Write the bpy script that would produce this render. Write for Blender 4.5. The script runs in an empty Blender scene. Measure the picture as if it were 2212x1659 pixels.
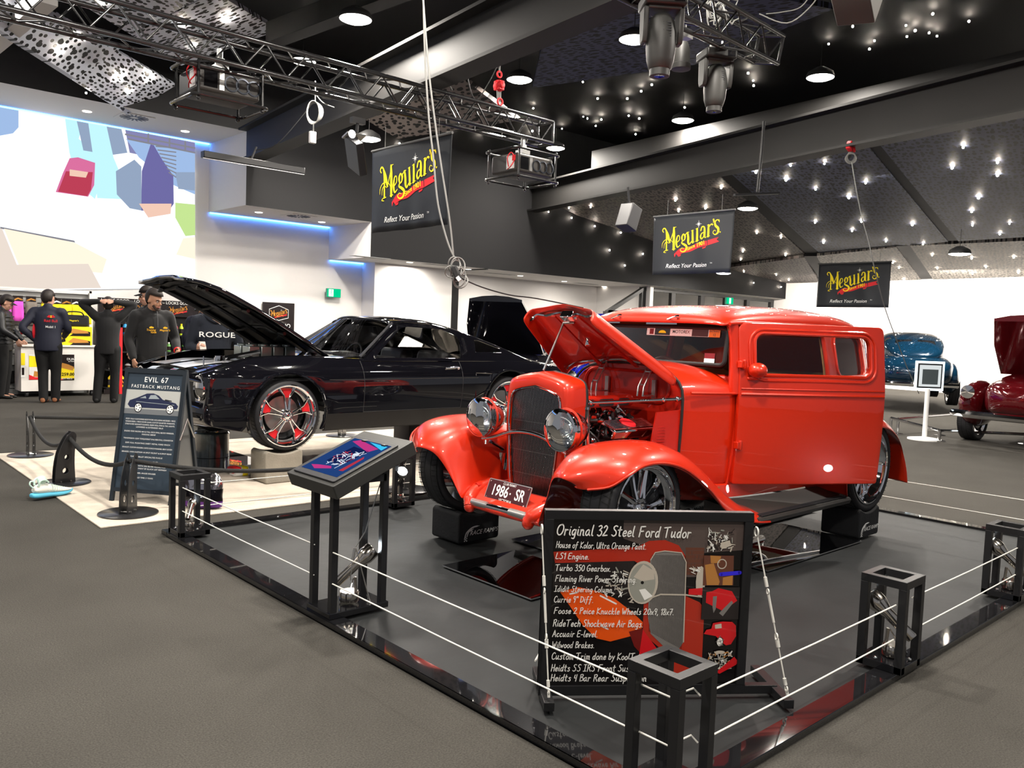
import bpy, bmesh, math, random
from mathutils import Vector as V, Matrix as Mx
from math import sin, cos, pi, radians as rad
S = bpy.context.scene
COL = S.collection
random.seed(7)
# ---------------------------------------------------------------- camera survey
# the camera was solved from the platform edges, the two car wheelbases and the people; these turn a
# measured sight line into a real point in the hall (x right-back, y left-back, z up, metres)
CF, CP, CR, CY, CH = 1795.5, .066, .0374, -.7438, 1.46
_fh = V((sin(-CY), cos(CY), 0)); _rh = V((cos(CY), -sin(-CY), 0)); _z = V((0, 0, 1))
FW = _fh*cos(CP)-_z*sin(CP); _u = _fh*sin(CP)+_z*cos(CP)
RT = _rh*cos(CR)+_u*sin(CR); UP = -_rh*sin(CR)+_u*cos(CR)
EYE = V((0, 0, CH))
def ray(x, y): return FW+RT*((x-1106)/CF)-UP*((y-829.5)/CF)
def G(x, y, z=0.0):
    d = ray(x, y); return EYE+d*((z-CH)/d.z)
def PY(x, y, Y):
    d = ray(x, y); return EYE+d*(Y/d.y)
def PX(x, y, X):
    d = ray(x, y); return EYE+d*(X/d.x)
def DP(x, y, w): return EYE+ray(x, y)*w
def PLN(x, y, p, n):
    d = ray(x, y); return EYE+d*((V(p)-EYE).dot(n)/d.dot(n))
# ---------------------------------------------------------------- materials
MATS = {}
def mat(name, col, rough=.5, metal=0., coat=0., spec=.5, em=None, ems=0., trans=0., ior=1.45, alpha=1., noise=None, bump=None, coatr=.02, light=True, sheen=0.):
    """noise=(scale, amount) colour mottling; bump=(scale, strength)"""
    if name in MATS: return MATS[name]
    m = bpy.data.materials.new(name); m.use_nodes = True
    nt = m.node_tree; b = nt.nodes['Principled BSDF']
    I = b.inputs
    I['Base Color'].default_value = (*col, 1); I['Roughness'].default_value = rough; I['Metallic'].default_value = metal
    I['Coat Weight'].default_value = coat; I['Coat Roughness'].default_value = coatr; I['Specular IOR Level'].default_value = spec
    I['Transmission Weight'].default_value = trans; I['IOR'].default_value = ior; I['Alpha'].default_value = alpha
    if sheen: I['Sheen Weight'].default_value = sheen
    if em is not None:
        I['Emission Color'].default_value = (*em, 1); I['Emission Strength'].default_value = ems
    if noise or bump:
        tc = nt.nodes.new('ShaderNodeTexCoord')
    if noise:
        n = nt.nodes.new('ShaderNodeTexNoise'); n.inputs['Scale'].default_value = noise[0]; n.inputs['Detail'].default_value = 5
        nt.links.new(tc.outputs['Object'], n.inputs['Vector'])
        r = nt.nodes.new('ShaderNodeMapRange'); r.inputs[1].default_value = .3; r.inputs[2].default_value = .7
        r.inputs[3].default_value = 1-noise[1]; r.inputs[4].default_value = 1+noise[1]
        nt.links.new(n.outputs['Fac'], r.inputs[0])
        mx = nt.nodes.new('ShaderNodeMix'); mx.data_type = 'RGBA'; mx.blend_type = 'MULTIPLY'; mx.inputs['Factor'].default_value = 1
        mx.inputs['A'].default_value = (*col, 1); nt.links.new(r.outputs[0], mx.inputs['B']); nt.links.new(mx.outputs['Result'], I['Base Color'])
    if bump:
        n2 = nt.nodes.new('ShaderNodeTexNoise'); n2.inputs['Scale'].default_value = bump[0]; n2.inputs['Detail'].default_value = 3
        nt.links.new(tc.outputs['Object'], n2.inputs['Vector'])
        bp = nt.nodes.new('ShaderNodeBump'); bp.inputs['Strength'].default_value = bump[1]; bp.inputs['Distance'].default_value = .01
        nt.links.new(n2.outputs['Fac'], bp.inputs['Height']); nt.links.new(bp.outputs['Normal'], I['Normal'])
    if not light:
        try: m.cycles.emission_sampling = 'NONE'
        except Exception: pass
    MATS[name] = m
    return m
def srgb(r, g, b):
    f = lambda c: (c/255/12.92) if c/255 <= .04045 else ((c/255+.055)/1.055)**2.4
    return (f(r), f(g), f(b))
def glow(name, rgb, s, light=True):
    return mat(name, (0, 0, 0), rough=1, spec=0, em=rgb, ems=s, light=light)
def pane(name, tint=(1, 1, 1), gain=1.):
    m = bpy.data.materials.new(name); m.use_nodes = True; nt = m.node_tree; nt.nodes.clear(); N = nt.nodes.new; L = nt.links.new
    o = N('ShaderNodeOutputMaterial'); mx = N('ShaderNodeMixShader'); tr = N('ShaderNodeBsdfTransparent'); gl = N('ShaderNodeBsdfGlossy'); fr = N('ShaderNodeFresnel')
    fr.inputs[0].default_value = 1.5; tr.inputs[0].default_value = (*tint, 1); gl.inputs['Roughness'].default_value = .01
    mm = N('ShaderNodeMath'); mm.operation = 'MULTIPLY'; mm.inputs[1].default_value = gain; L(fr.outputs[0], mm.inputs[0])
    L(mm.outputs[0], mx.inputs[0]); L(tr.outputs[0], mx.inputs[1]); L(gl.outputs[0], mx.inputs[2]); L(mx.outputs[0], o.inputs[0]); return m
# ---------------------------------------------------------------- mesh builder
def frame_of(d, up=None):
    d = V(d).normalized(); up = V(up) if up is not None else V((0, 0, 1))
    if abs(d.dot(up.normalized())) > .995: up = V((1, 0, 0)) if abs(d.x) < .9 else V((0, 1, 0))
    x = up.cross(d).normalized(); return x, d.cross(x).normalized(), d
class MB:
    def __init__(s): s.v = []; s.f = []; s.i = []
    def add(s, vs, fs, mi=0):
        o = len(s.v); s.v += [V(p) for p in vs]; s.f += [tuple(o+i for i in f) for f in fs]; s.i += [mi]*len(fs); return s
    def box(s, c, size, rot=None, mi=0):
        hx, hy, hz = size[0]/2, size[1]/2, size[2]/2
        R = rot if rot is not None else Mx.Identity(3)
        vs = [V(c)+R @ V((x*hx, y*hy, z*hz)) for x in (-1, 1) for y in (-1, 1) for z in (-1, 1)]
        return s.add(vs, [(0, 1, 3, 2), (4, 6, 7, 5), (0, 4, 5, 1), (2, 3, 7, 6), (0, 2, 6, 4), (1, 5, 7, 3)], mi)
    def span(s, a, b, mi=0):
        a, b = V(a), V(b); return s.box((a+b)/2, [abs(b[k]-a[k]) for k in range(3)], None, mi)
    def bar(s, p0, p1, w, h=None, up=None, mi=0):
        h = h or w; p0, p1 = V(p0), V(p1); x, y, d = frame_of(p1-p0, up)
        vs = [p+x*(a*w/2)+y*(b*h/2) for p in (p0, p1) for a, b in ((-1, -1), (1, -1), (1, 1), (-1, 1))]
        return s.add(vs, [(3, 2, 1, 0), (4, 5, 6, 7)]+[(k, (k+1) % 4, (k+1) % 4+4, k+4) for k in range(4)], mi)
    def cyl(s, p0, p1, r0, r1=None, n=16, mi=0, cap=True):
        r1 = r0 if r1 is None else r1; p0, p1 = V(p0), V(p1); x, y, d = frame_of(p1-p0)
        vs = [p+(x*cos(2*pi*k/n)+y*sin(2*pi*k/n))*r for p, r in ((p0, r0), (p1, r1)) for k in range(n)]
        fs = [(k, (k+1) % n, (k+1) % n+n, k+n) for k in range(n)]
        if cap: fs += [tuple(range(n-1, -1, -1)), tuple(range(n, 2*n))]
        return s.add(vs, fs, mi)
    def tube(s, pts, r, n=8, closed=False, mi=0, sc=(1, 1)):
        pts = [V(p) for p in pts]; N = len(pts); rs = r if isinstance(r, (list, tuple)) else [r]*N
        vs = []; prev = None
        for k in range(N):
            a = pts[(k-1) % N] if (closed or k > 0) else pts[0]; b = pts[(k+1) % N] if (closed or k < N-1) else pts[-1]
            d = (b-a).normalized() if (b-a).length > 1e-9 else V((0, 0, 1))
            if prev is None: x, y, _ = frame_of(d)
            else:
                x = prev-d*prev.dot(d)
                x = x.normalized() if x.length > 1e-6 else frame_of(d)[0]
                y = d.cross(x)
            prev = x
            vs += [pts[k]+(x*cos(2*pi*j/n)*sc[0]+y*sin(2*pi*j/n)*sc[1])*rs[k] for j in range(n)]
        fs = []
        for k in range(N if closed else N-1):
            a, b = k*n, ((k+1) % N)*n
            fs += [(a+j, a+(j+1) % n, b+(j+1) % n, b+j) for j in range(n)]
        if not closed: fs += [tuple(range(n-1, -1, -1)), tuple((N-1)*n+j for j in range(n))]
        return s.add(vs, fs, mi)
    def lathe(s, prof, o, ax, n=32, mi=0, closed=False, up=None):
        """prof: [(radius, along axis)]"""
        x, y, d = frame_of(ax, up); o = V(o); vs = []
        for r, h in prof: vs += [o+d*h+(x*cos(2*pi*k/n)+y*sin(2*pi*k/n))*max(r, 1e-5) for k in range(n)]
        L = len(prof); fs = []
        for a in range(L if closed else L-1):
            b = (a+1) % L
            fs += [(a*n+k, a*n+(k+1) % n, b*n+(k+1) % n, b*n+k) for k in range(n)]
        return s.add(vs, fs, mi)
    def sph(s, c, r, n=16, m=10, rot=None, mi=0):
        rx, ry, rz = (r, r, r) if not isinstance(r, (list, tuple)) else r
        R = rot if rot is not None else Mx.Identity(3); vs = []; fs = []
        for a in range(m+1):
            t = pi*a/m
            for k in range(n):
                p = 2*pi*k/n; vs.append(V(c)+R @ V((rx*sin(t)*cos(p), ry*sin(t)*sin(p), rz*cos(t))))
        for a in range(m):
            for k in range(n):
                q = (a*n+k, a*n+(k+1) % n, (a+1)*n+(k+1) % n, (a+1)*n+k); fs.append(q)
        return s.add(vs, fs, mi)
    def torus(s, c, ax, R, r, n=32, m=10, mi=0):
        prof = [(R+r*cos(2*pi*k/m), r*sin(2*pi*k/m)) for k in range(m)]
        return s.lathe(prof, c, ax, n, mi, closed=True)
    def grid(s, rows, mi=0, closed=False, flip=False):
        n = len(rows[0]); vs = [p for r in rows for p in r]; fs = []
        for a in range(len(rows)-1):
            for k in range(n if closed else n-1):
                q = (a*n+k, a*n+(k+1) % n, (a+1)*n+(k+1) % n, (a+1)*n+k); fs.append(q[::-1] if flip else q)
        return s.add(vs, fs, mi)
    def loft(s, rings, mi=0, cap=True):
        n = len(rings[0]); s.grid(rings, mi, closed=True); o = len(s.v)-n*len(rings)
        if cap:
            s.f += [tuple(o+k for k in range(n-1, -1, -1)), tuple(o+(len(rings)-1)*n+k for k in range(n))]; s.i += [mi, mi]
        return s
    def flat(s, pts2, o, ex, ey, mi=0, off=0.):
        """planar n-gon in the frame o, ex, ey"""
        o, ex, ey = V(o), V(ex), V(ey); nz = ex.cross(ey).normalized()*off
        return s.add([o+ex*p[0]+ey*p[1]+nz for p in pts2], [tuple(range(len(pts2)))], mi)
    def slab(s, pts2, o, ex, ey, t, mi=0):
        """extruded polygon, thickness t along ex x ey"""
        o, ex, ey = V(o), V(ex), V(ey); nz = ex.cross(ey).normalized(); n = len(pts2)
        vs = [o+ex*p[0]+ey*p[1]+nz*h for h in (0, t) for p in pts2]
        return s.add(vs, [tuple(range(n-1, -1, -1)), tuple(range(n, 2*n))]+[(k, (k+1) % n, (k+1) % n+n, k+n) for k in range(n)], mi)
    def mesh2(s, me, o, ex, ey, mi=0, off=0.):
        """(verts2d, faces) placed in a frame"""
        o, ex, ey = V(o), V(ex), V(ey); nz = ex.cross(ey).normalized()
        return s.add([o+ex*p[0]+ey*p[1]+nz*((p[2] if len(p) > 2 else 0)+off) for p in me[0]], me[1], mi)
    def build(s, name, mats, parent=None, bevel=0., sub=0, solid=0., smooth=40., seg=2, off=-1):
        me = bpy.data.meshes.new(name)
        me.from_pydata([tuple(p) for p in s.v], [], s.f)
        for m in (mats if isinstance(mats, (list, tuple)) else [mats]): me.materials.append(m)
        for p, i in zip(me.polygons, s.i): p.material_index = i
        me.validate(); fix(me)
        if smooth is not None:
            me.shade_smooth()
            if not sub and smooth < 180: me.set_sharp_from_angle(angle=rad(smooth))
        o = bpy.data.objects.new(name, me); COL.objects.link(o)
        put(o, parent)
        if solid:
            md = o.modifiers.new('thickness', 'SOLIDIFY'); md.thickness = solid; md.offset = off
        if bevel:
            md = o.modifiers.new('bevel', 'BEVEL'); md.width = bevel; md.segments = seg; md.limit_method = 'ANGLE'; md.angle_limit = rad(35)
        if sub:
            md = o.modifiers.new('subsurf', 'SUBSURF'); md.levels = sub; md.render_levels = sub
        return o
def fix(me):
    bm = bmesh.new(); bm.from_mesh(me); bmesh.ops.remove_doubles(bm, verts=bm.verts, dist=1e-6)
    bmesh.ops.recalc_face_normals(bm, faces=bm.faces); bm.to_mesh(me); bm.free()
LOCAL = set()
def put(o, parent):
    if parent is None: return
    o.parent = parent
    if parent not in LOCAL and parent.parent is None:
        o.matrix_parent_inverse = Mx.LocRotScale(parent.location, parent.rotation_euler, parent.scale).inverted()
def thing(name, label, cat, loc=(0, 0, 0), rotz=0., group=None, local=False):
    o = bpy.data.objects.new(name, None); o.empty_display_size = .1; COL.objects.link(o)
    o.location = loc; o.rotation_euler = (0, 0, rotz); tag(o, label, cat, group)
    if local: LOCAL.add(o)
    return o
def tag(o, label, cat, group=None):
    o['label'] = label; o['category'] = cat
    if group: o['group'] = group
    return o
def struct(o): o['kind'] = 'structure'; return o
def stuff(o): o['kind'] = 'stuff'; return o
def dup(root, loc, rotz=0., label=None, group=None, scale=None):
    r = root.copy(); COL.objects.link(r); r.location = loc; r.rotation_euler = (0, 0, rotz)
    if scale: r.scale = scale
    if label: r['label'] = label
    if group: r['group'] = group
    for ch in list(root.children):
        c = ch.copy(); COL.objects.link(c); c.parent = r
        for g in list(ch.children):
            d = g.copy(); COL.objects.link(d); d.parent = c
    return r
def kid(o, parent):
    """sub-part: o (built in the same space as its part) under part"""
    o.parent = parent
    return o
# ---------------------------------------------------------------- 2D helpers
def rrect(x0, y0, x1, y1, r, n=5):
    rs = r if isinstance(r, (list, tuple)) else [r]*4
    out = []
    for (cx, cy, a), q in zip(((x0, y0, pi), (x1, y0, 1.5*pi), (x1, y1, 0), (x0, y1, .5*pi)), rs):
        sx = 1 if cx == x0 else -1; sy = 1 if cy == y0 else -1
        for k in range(n+1):
            t = a+pi/2*k/n; out.append((cx+sx*q+q*cos(t), cy+sy*q+q*sin(t)))
    return out
def circ(cx, cy, r, n=20, ry=None, a0=0):
    return [(cx+r*cos(a0+2*pi*k/n), cy+(ry or r)*sin(a0+2*pi*k/n)) for k in range(n)]
def spline(pts, n=8, closed=False):
    """Catmull-Rom through points of any dimension"""
    P = [V(p) for p in pts]; N = len(P); out = []
    for k in range(N if closed else N-1):
        if closed: a, b, c, d = P[(k-1) % N], P[k], P[(k+1) % N], P[(k+2) % N]
        else: a, b, c, d = P[max(k-1, 0)], P[k], P[k+1], P[min(k+2, N-1)]
        for j in range(n):
            t = j/n; out.append(.5*((2*b)+(c-a)*t+(2*a-5*b+4*c-d)*t*t+(3*b-a-3*c+d)*t**3))
    if not closed: out.append(P[-1])
    return out
def interp(tab, x):
    """piecewise smooth table [(x, y)]"""
    if x <= tab[0][0]: return tab[0][1]
    for (a, b), (c, d) in zip(tab, tab[1:]):
        if x <= c: return b+(d-b)*(x-a)/(c-a)
    return tab[-1][1]
def holed(outer, holes, t=0., bev=0.):
    """planar polygon with holes as (verts, faces) via a filled 2D curve; optional thickness t (centred) and edge bevel"""
    cu = bpy.data.curves.new('tmp', 'CURVE'); cu.dimensions = '2D'; cu.fill_mode = 'BOTH'; cu.extrude = max(t/2-bev, 0); cu.bevel_depth = bev; cu.bevel_resolution = 1
    for ring in [outer]+list(holes):
        sp = cu.splines.new('POLY'); sp.points.add(len(ring)-1); sp.use_cyclic_u = True
        for p, q in zip(sp.points, ring): p.co = (q[0], q[1], 0, 1)
    o = bpy.data.objects.new('tmp', cu); me = bpy.data.meshes.new_from_object(o)
    r = ([tuple(v.co) for v in me.vertices], [tuple(p.vertices) for p in me.polygons])
    bpy.data.objects.remove(o); bpy.data.curves.remove(cu); bpy.data.meshes.remove(me)
    return r
def panel(outer, holes, t, bend, cx=(), cy=(), bev=.004):
    """thick plate cut from an outline, sliced finely and bent by bend(x, y, d) -> world point"""
    vs, fs = holed(outer, holes, t, bev)
    bm = bmesh.new(); bv = [bm.verts.new(v) for v in vs]
    for f in fs:
        try: bm.faces.new([bv[k] for k in f])
        except ValueError: pass
    bmesh.ops.remove_doubles(bm, verts=bm.verts, dist=1e-5)
    for c in cx: bmesh.ops.bisect_plane(bm, geom=bm.verts[:]+bm.edges[:]+bm.faces[:], plane_co=(c, 0, 0), plane_no=(1, 0, 0), dist=1e-5)
    for c in cy: bmesh.ops.bisect_plane(bm, geom=bm.verts[:]+bm.edges[:]+bm.faces[:], plane_co=(0, c, 0), plane_no=(0, 1, 0), dist=1e-5)
    bm.verts.index_update()
    out = ([bend(v.co.x, v.co.y, v.co.z) for v in bm.verts], [tuple(v.index for v in f.verts) for f in bm.faces]); bm.free()
    return out
def rng(a, b, n): return [a+(b-a)*k/n for k in range(n+1)]
TXT = {}
def text(s, size=1., bold=0., shear=0., space=1., align='CENTER', sx=1.):
    key = (s, bold, shear, space, align)
    if key not in TXT:
        cu = bpy.data.curves.new('tmp', 'FONT'); cu.body = s; cu.size = 1; cu.align_x = align; cu.offset = bold; cu.shear = shear; cu.space_character = space; cu.resolution_u = 3
        cu.align_y = 'CENTER'
        o = bpy.data.objects.new('tmp', cu); me = bpy.data.meshes.new_from_object(o)
        TXT[key] = ([tuple(v.co) for v in me.vertices], [tuple(p.vertices) for p in me.polygons])
        bpy.data.objects.remove(o); bpy.data.curves.remove(cu); bpy.data.meshes.remove(me)
    vs, fs = TXT[key]
    return ([(x*size*sx, y*size) for x, y, z in vs], fs)
def ribbon(pts, w):
    """flat stroke along 2D points, w = width or list of widths, round ends"""
    pts = [V((p[0], p[1])) for p in pts]; N = len(pts); ws = w if isinstance(w, (list, tuple)) else [w]*N
    vs = []; fs = []
    for k in range(N):
        a = pts[max(k-1, 0)]; b = pts[min(k+1, N-1)]; d = b-a
        d = d.normalized() if d.length > 1e-9 else V((1, 0)); n = V((-d.y, d.x))
        vs += [tuple(pts[k]+n*ws[k]/2), tuple(pts[k]-n*ws[k]/2)]
    for k in range(N-1): fs.append((2*k, 2*k+1, 2*k+3, 2*k+2))
    for e in (0, N-1):
        o = len(vs); r = ws[e]/2
        if r > 1e-5:
            vs += [(pts[e].x+r*cos(2*pi*j/7), pts[e].y+r*sin(2*pi*j/7)) for j in range(7)]; fs.append(tuple(range(o, o+7)))
    return vs, fs
def join2(parts):
    vs = []; fs = []
    for a, b in parts:
        o = len(vs); vs += list(a); fs += [tuple(o+i for i in f) for f in b]
    return vs, fs
def xf2(me, sx=1., sy=None, dx=0., dy=0., rot=0., sh=0.):
    sy = sx if sy is None else sy; c, s_ = cos(rot), sin(rot); o = []
    for p in me[0]:
        x, y = p[0]*sx+p[1]*sy*sh, p[1]*sy; o.append((x*c-y*s_+dx, x*s_+y*c+dy))
    return o, me[1]
# ---------------------------------------------------------------- common materials
M_black = mat('black powder coat', (.012, .012, .013), .38, spec=.4)
M_blackg = mat('gloss black', (.006, .006, .007), .08, coat=.5)
M_chrome = mat('chrome', (.86, .86, .88), .05, metal=1)
M_steel = mat('brushed steel', (.55, .54, .52), .28, metal=1)
M_alu = mat('aluminium', (.62, .61, .59), .35, metal=1)
M_white = mat('white print', (.85, .85, .83), .6)
M_rubber = mat('tyre rubber', (.013, .013, .015), .55, spec=.35)
M_glass = pane('clear glass')
M_yellow = mat('yellow print', srgb(250, 225, 10), .6)
M_redp = mat('red print', srgb(215, 25, 35), .6)
M_plastic = mat('dark plastic', (.02, .02, .022), .45)
M_cable = mat('grey cable', (.22, .22, .21), .5)
M_cableb = mat('black cable', (.015, .015, .016), .5)
# ================================================================ LETTERING
# brush handwriting: strokes on a grid, cap height 10, x height 5.5
HW = {
'O': "45,98 20,90 5,60 5,25 20,3 42,8 58,40 60,75 48,97 38,96", 'S': "52,92 35,98 18,85 22,65 42,45 44,18 25,2 5,12", 'F': "12,0 16,40 20,95|20,95 62,98|16,50 48,54",
'T': "0,90 60,97|32,94 28,50 26,0", 'H': "8,98 8,50 4,0|46,98 44,50 42,0|5,48 46,54", 'K': "8,98 8,50 5,0|48,95 8,45 50,2", 'U': "6,95 4,40 14,4 34,4 46,40 50,95|49,60 50,0",
'P': "10,0 12,60 14,95|8,88 32,98 46,84 40,62 13,48", 'L': "14,98 8,50 6,4 40,6", 'E': "48,96 14,94 8,50 8,4 44,6|10,52 40,54", 'G': "50,85 34,98 14,80 5,45 14,8 34,4 48,20 50,42|30,42 56,44",
'R': "8,0 10,60 12,95|6,90 34,98 46,80 34,58 11,50|26,54 50,0", 'C': "48,82 36,97 16,84 5,45 14,8 34,2 48,16", 'I': "6,96 42,98|26,97 22,4|2,2 40,5", 'D': "10,96 8,50 6,2|4,94 36,88 52,58 42,20 6,2",
'W': "4,96 10,40 18,2|18,2 34,62|34,62 46,2|46,2 66,96", 'A': "2,0 28,98|28,98 50,0|10,36 44,38", 'B': "8,0 10,96|8,94 36,98 42,76 12,54|12,54 44,48 44,14 6,2",
'a': "38,46 26,55 8,38 6,12 18,2 32,20 38,46|38,50 36,18 46,2", 'b': "10,98 8,50 6,4|8,34 26,54 38,34 30,6 8,6", 'c': "34,44 22,54 8,36 8,10 22,1 36,12", 'd': "36,46 22,54 6,34 8,6 24,4 36,34|44,98 38,50 38,2",
'e': "8,26 34,32 30,52 14,48 5,22 14,2 36,10", 'f': "44,90 32,98 22,80 18,30 8,-24|4,48 36,52", 'g': "38,46 22,54 6,36 8,10 22,6 38,40|40,52 34,0 26,-28 8,-26", 'h': "10,98 6,0|7,30 24,54 36,40 36,0",
'i': "10,54 8,14 16,2|13,76 14,78", 'k': "10,98 6,0|36,50 8,24 38,0", 'l': "14,98 8,50 8,8 18,2", 'm': "8,54 6,0|7,34 18,54 28,42 27,2|28,34 42,54 50,40 50,2 56,0", 'n': "8,54 6,0|7,32 22,54 34,42 34,6 42,2",
'o': "22,54 6,36 8,8 24,1 38,20 34,46 22,54", 'p': "10,54 6,-34|8,34 26,54 38,36 28,4 8,8", 'r': "8,54 6,0|7,30 18,50 34,50", 's': "34,48 20,54 12,42 28,26 30,10 16,0 4,8", 't': "18,90 14,40 16,6 28,4|0,58 34,62",
'u': "8,54 6,14 16,2 34,30|38,54 36,10 46,2", 'v': "4,54 16,2|16,2 36,54", 'w': "4,54 12,4|12,4 24,40|24,40 34,4|34,4 50,54", 'x': "4,52 36,2|36,54 2,0", 'y': "6,54 16,22|38,54 22,6 8,-30",
'0': "24,96 6,70 6,25 22,2 40,26 40,72 24,96", '1': "4,76 22,98|22,98 18,0", '2': "8,78 24,97 40,80 30,48 4,4|4,4 46,8", '3': "8,88 28,97 38,78 18,54|18,54 40,42 38,14 20,0 4,10", '4': "14,92 8,46 36,52|38,96 30,0",
'5': "42,96 14,94|14,94 12,56|12,56 36,54 38,20 22,0 4,8", '7': "4,92 42,96|42,96 16,0|14,46 40,50", '8': "36,84 20,97 8,80 36,36 30,4 10,6 10,32 38,74 34,92", '9': "36,84 18,97 6,72 20,52 38,72 38,90|38,84 32,40 22,0",
',': "10,8 4,-14", '.': "6,3 8,5", '"': "8,98 8,76|24,98 24,76", '-': "2,34 30,36", "'": "8,98 6,76"}
def script(s, size, w=.115):
    """brush script line starting at 0,0, cap height = size"""
    x = 0.; parts = []; rn = random.Random(len(s))
    for c in s:
        if c == ' ': x += .30; continue
        mxx = 0
        for st in HW[c].split('|'):
            p = [tuple(float(q)/100 for q in t.split(',')) for t in st.split()]
            mxx = max(mxx, max(q[0] for q in p))
            q = spline([(a, b, 0) for a, b in p], 4) if len(p) > 2 else [V((a, b, 0)) for a, b in p]
            parts.append(ribbon([((a.x+a.y*.10+x)*size, (a.y)*size) for a in q], w*size))
        x += mxx+.115
    return join2(parts), x*size
# serif trade mark lettering: strokes with a width per point
LOGO = [  # (points, widths)
 ([(-.1, 2.62), (-.28, 2.85), (-.1, 3.12), (.2, 3.02), (.36, 2.6), (.45, 1.8), (.5, .2)], [.1, .12, .14, .15, .16, .17, .18]),
 ([(.25, 3.0), (.62, 2.2), (1.0, 1.25)], [.1, .34, .2]), ([(1.0, 1.25), (1.45, 2.4), (1.7, 3.15)], [.08, .1, .1]), ([(1.55, 3.15), (1.62, 2.4), (1.66, .3)], [.16, .32, .3]), ([(1.5, 3.14), (1.95, 3.2)], [.07, .05]),
 ([(1.45, .28), (1.95, .34)], [.08, .06]), ([(.28, .14), (.75, .22)], [.06, .08]), ([(.28, .14), (.1, -.05), (.45, -.1)], [.07, .08, .05]),
 ([(-.25, .55), (-.2, 1.15), (.3, 1.6), (1.1, 1.55), (1.75, .85)], [.03, .06, .07, .06, .03]), ([(.1, .45), (.15, 1.0), (.45, 1.3), (.9, 1.1)], [.03, .06, .06, .03]),
 ([(2.15, 1.15), (2.55, 1.5), (2.5, 2.0), (2.2, 1.95), (2.05, 1.2), (2.25, .55), (2.7, .8)], [.08, .1, .1, .14, .26, .16, .05]),
 ([(3.45, 2.05), (3.15, 2.2), (2.95, 1.75), (3.1, 1.35), (3.4, 1.5), (3.45, 1.95), (3.2, 2.18)], [.12, .12, .22, .12, .14, .24, .12]), ([(3.5, 2.1), (3.78, 2.35)], [.1, .08]),
 ([(3.1, 1.35), (2.95, 1.05), (3.35, .85), (3.75, .55), (3.6, .05), (3.1, -.1), (2.75, .15), (3.0, .4), (3.35, .3)], [.12, .16, .24, .26, .2, .12, .1, .07, .05]),
 ([(3.85, 2.35), (3.98, 1.7), (4.0, 1.1), (4.2, .85), (4.6, 1.25)], [.2, .27, .26, .16, .08]), ([(4.62, 2.55), (4.68, 1.7), (4.72, 1.05)], [.2, .27, .25]), ([(3.7, 2.36), (4.05, 2.42)], [.07, .07]), ([(4.45, 2.56), (4.75, 2.62)], [.07, .07]), ([(4.6, 1.02), (4.98, 1.12)], [.07, .05]),
 ([(5.35, 2.75), (5.4, 1.9), (5.4, 1.22)], [.22, .28, .28]), ([(5.15, 2.74), (5.45, 2.82)], [.07, .07]), ([(5.15, 1.14), (5.7, 1.28)], [.08, .06]),
 ([(5.95, 2.5), (6.1, 2.95), (6.45, 2.9), (6.55, 2.4), (6.58, 1.75), (6.8, 1.55)], [.16, .14, .18, .28, .27, .08]), ([(6.5, 2.25), (6.1, 2.1), (5.95, 1.7), (6.15, 1.42), (6.5, 1.75)], [.08, .12, .2, .14, .08]),
 ([(7.1, 3.12), (7.15, 2.3), (7.16, 1.7)], [.2, .28, .27]), ([(6.92, 3.12), (7.2, 3.18)], [.07, .07]), ([(6.95, 1.62), (7.42, 1.74)], [.08, .06]), ([(7.2, 2.85), (7.45, 3.2), (7.68, 3.15)], [.09, .12, .2]),
 ([(7.78, 3.78), (7.86, 3.6), (7.78, 3.4)], [.2, .16, .04]),
 ([(8.65, 3.55), (8.35, 3.72), (8.05, 3.45), (8.15, 3.0), (8.55, 2.65), (8.6, 2.15), (8.2, 1.85), (7.85, 2.1), (8.0, 2.4), (8.25, 2.3)], [.14, .1, .18, .26, .28, .24, .12, .08, .07, .05]), ([(8.6, 3.75), (8.68, 3.4)], [.06, .06]),
 ([(8.9, 2.12), (8.92, 2.14)], [.16, .16])]
def logo_mark(detail=5):
    """yellow lettering, red ribbon, yellow small text, white star - about 9 wide, 3.8 high"""
    y = []
    for p, w in LOGO:
        q = spline([(a, b, c) for (a, b), c in zip(p, w)], detail) if len(p) > 2 else [V((a, b, c)) for (a, b), c in zip(p, w)]
        y.append(ribbon([(t.x, t.y) for t in q], [max(t.z, .02)*1.12 for t in q]))
    ys = join2(y)
    top = spline([(2.2, .05, 0), (3.0, .35, 0), (4.2, .5, 0), (5.6, .95, 0), (7.0, 1.15, 0)], 4); bot = [V((p.x+.12, p.y-.62, 0)) for p in top]
    red = [([tuple(p[:2]) for p in top]+[tuple(p[:2]) for p in bot], [(k, k+1, len(top)+k+1, len(top)+k) for k in range(len(top)-1)])]
    red += [([(7.12, 1.2), (8.75, 1.52), (8.45, 1.2), (8.85, .95), (7.18, .55)], [(0, 1, 2, 3, 4)]), ([(1.75, -.35), (2.6, .35), (3.1, .1), (2.3, -.55), (2.05, -.3), (1.85, -.75)], [(0, 1, 2, 3, 4, 5)]),
            ([(6.3, .3), (6.95, .45), (6.8, .25), (6.35, .15)], [(0, 1, 2, 3)]), ([(2.4, -.55), (2.9, -.4), (2.8, -.65), (2.4, -.7)], [(0, 1, 2, 3)])]
    red = join2(red)
    sm = join2([xf2(text('Since', .62, .012, .1), 1, 1, 4.45, .42, rad(20)), xf2(text('1901', .72, .02, .1), 1, 1, 6.0, .78, rad(13))])
    st = []
    for k in range(8):
        a = pi/8*k*2; L = .48 if k % 2 == 0 else .3
        st.append(ribbon([(5.55, 3.35), (5.55+L*cos(a), 3.35+L*sin(a))], [.09, .015]))
    return ys, red, sm, join2(st)
LM = logo_mark()
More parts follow.
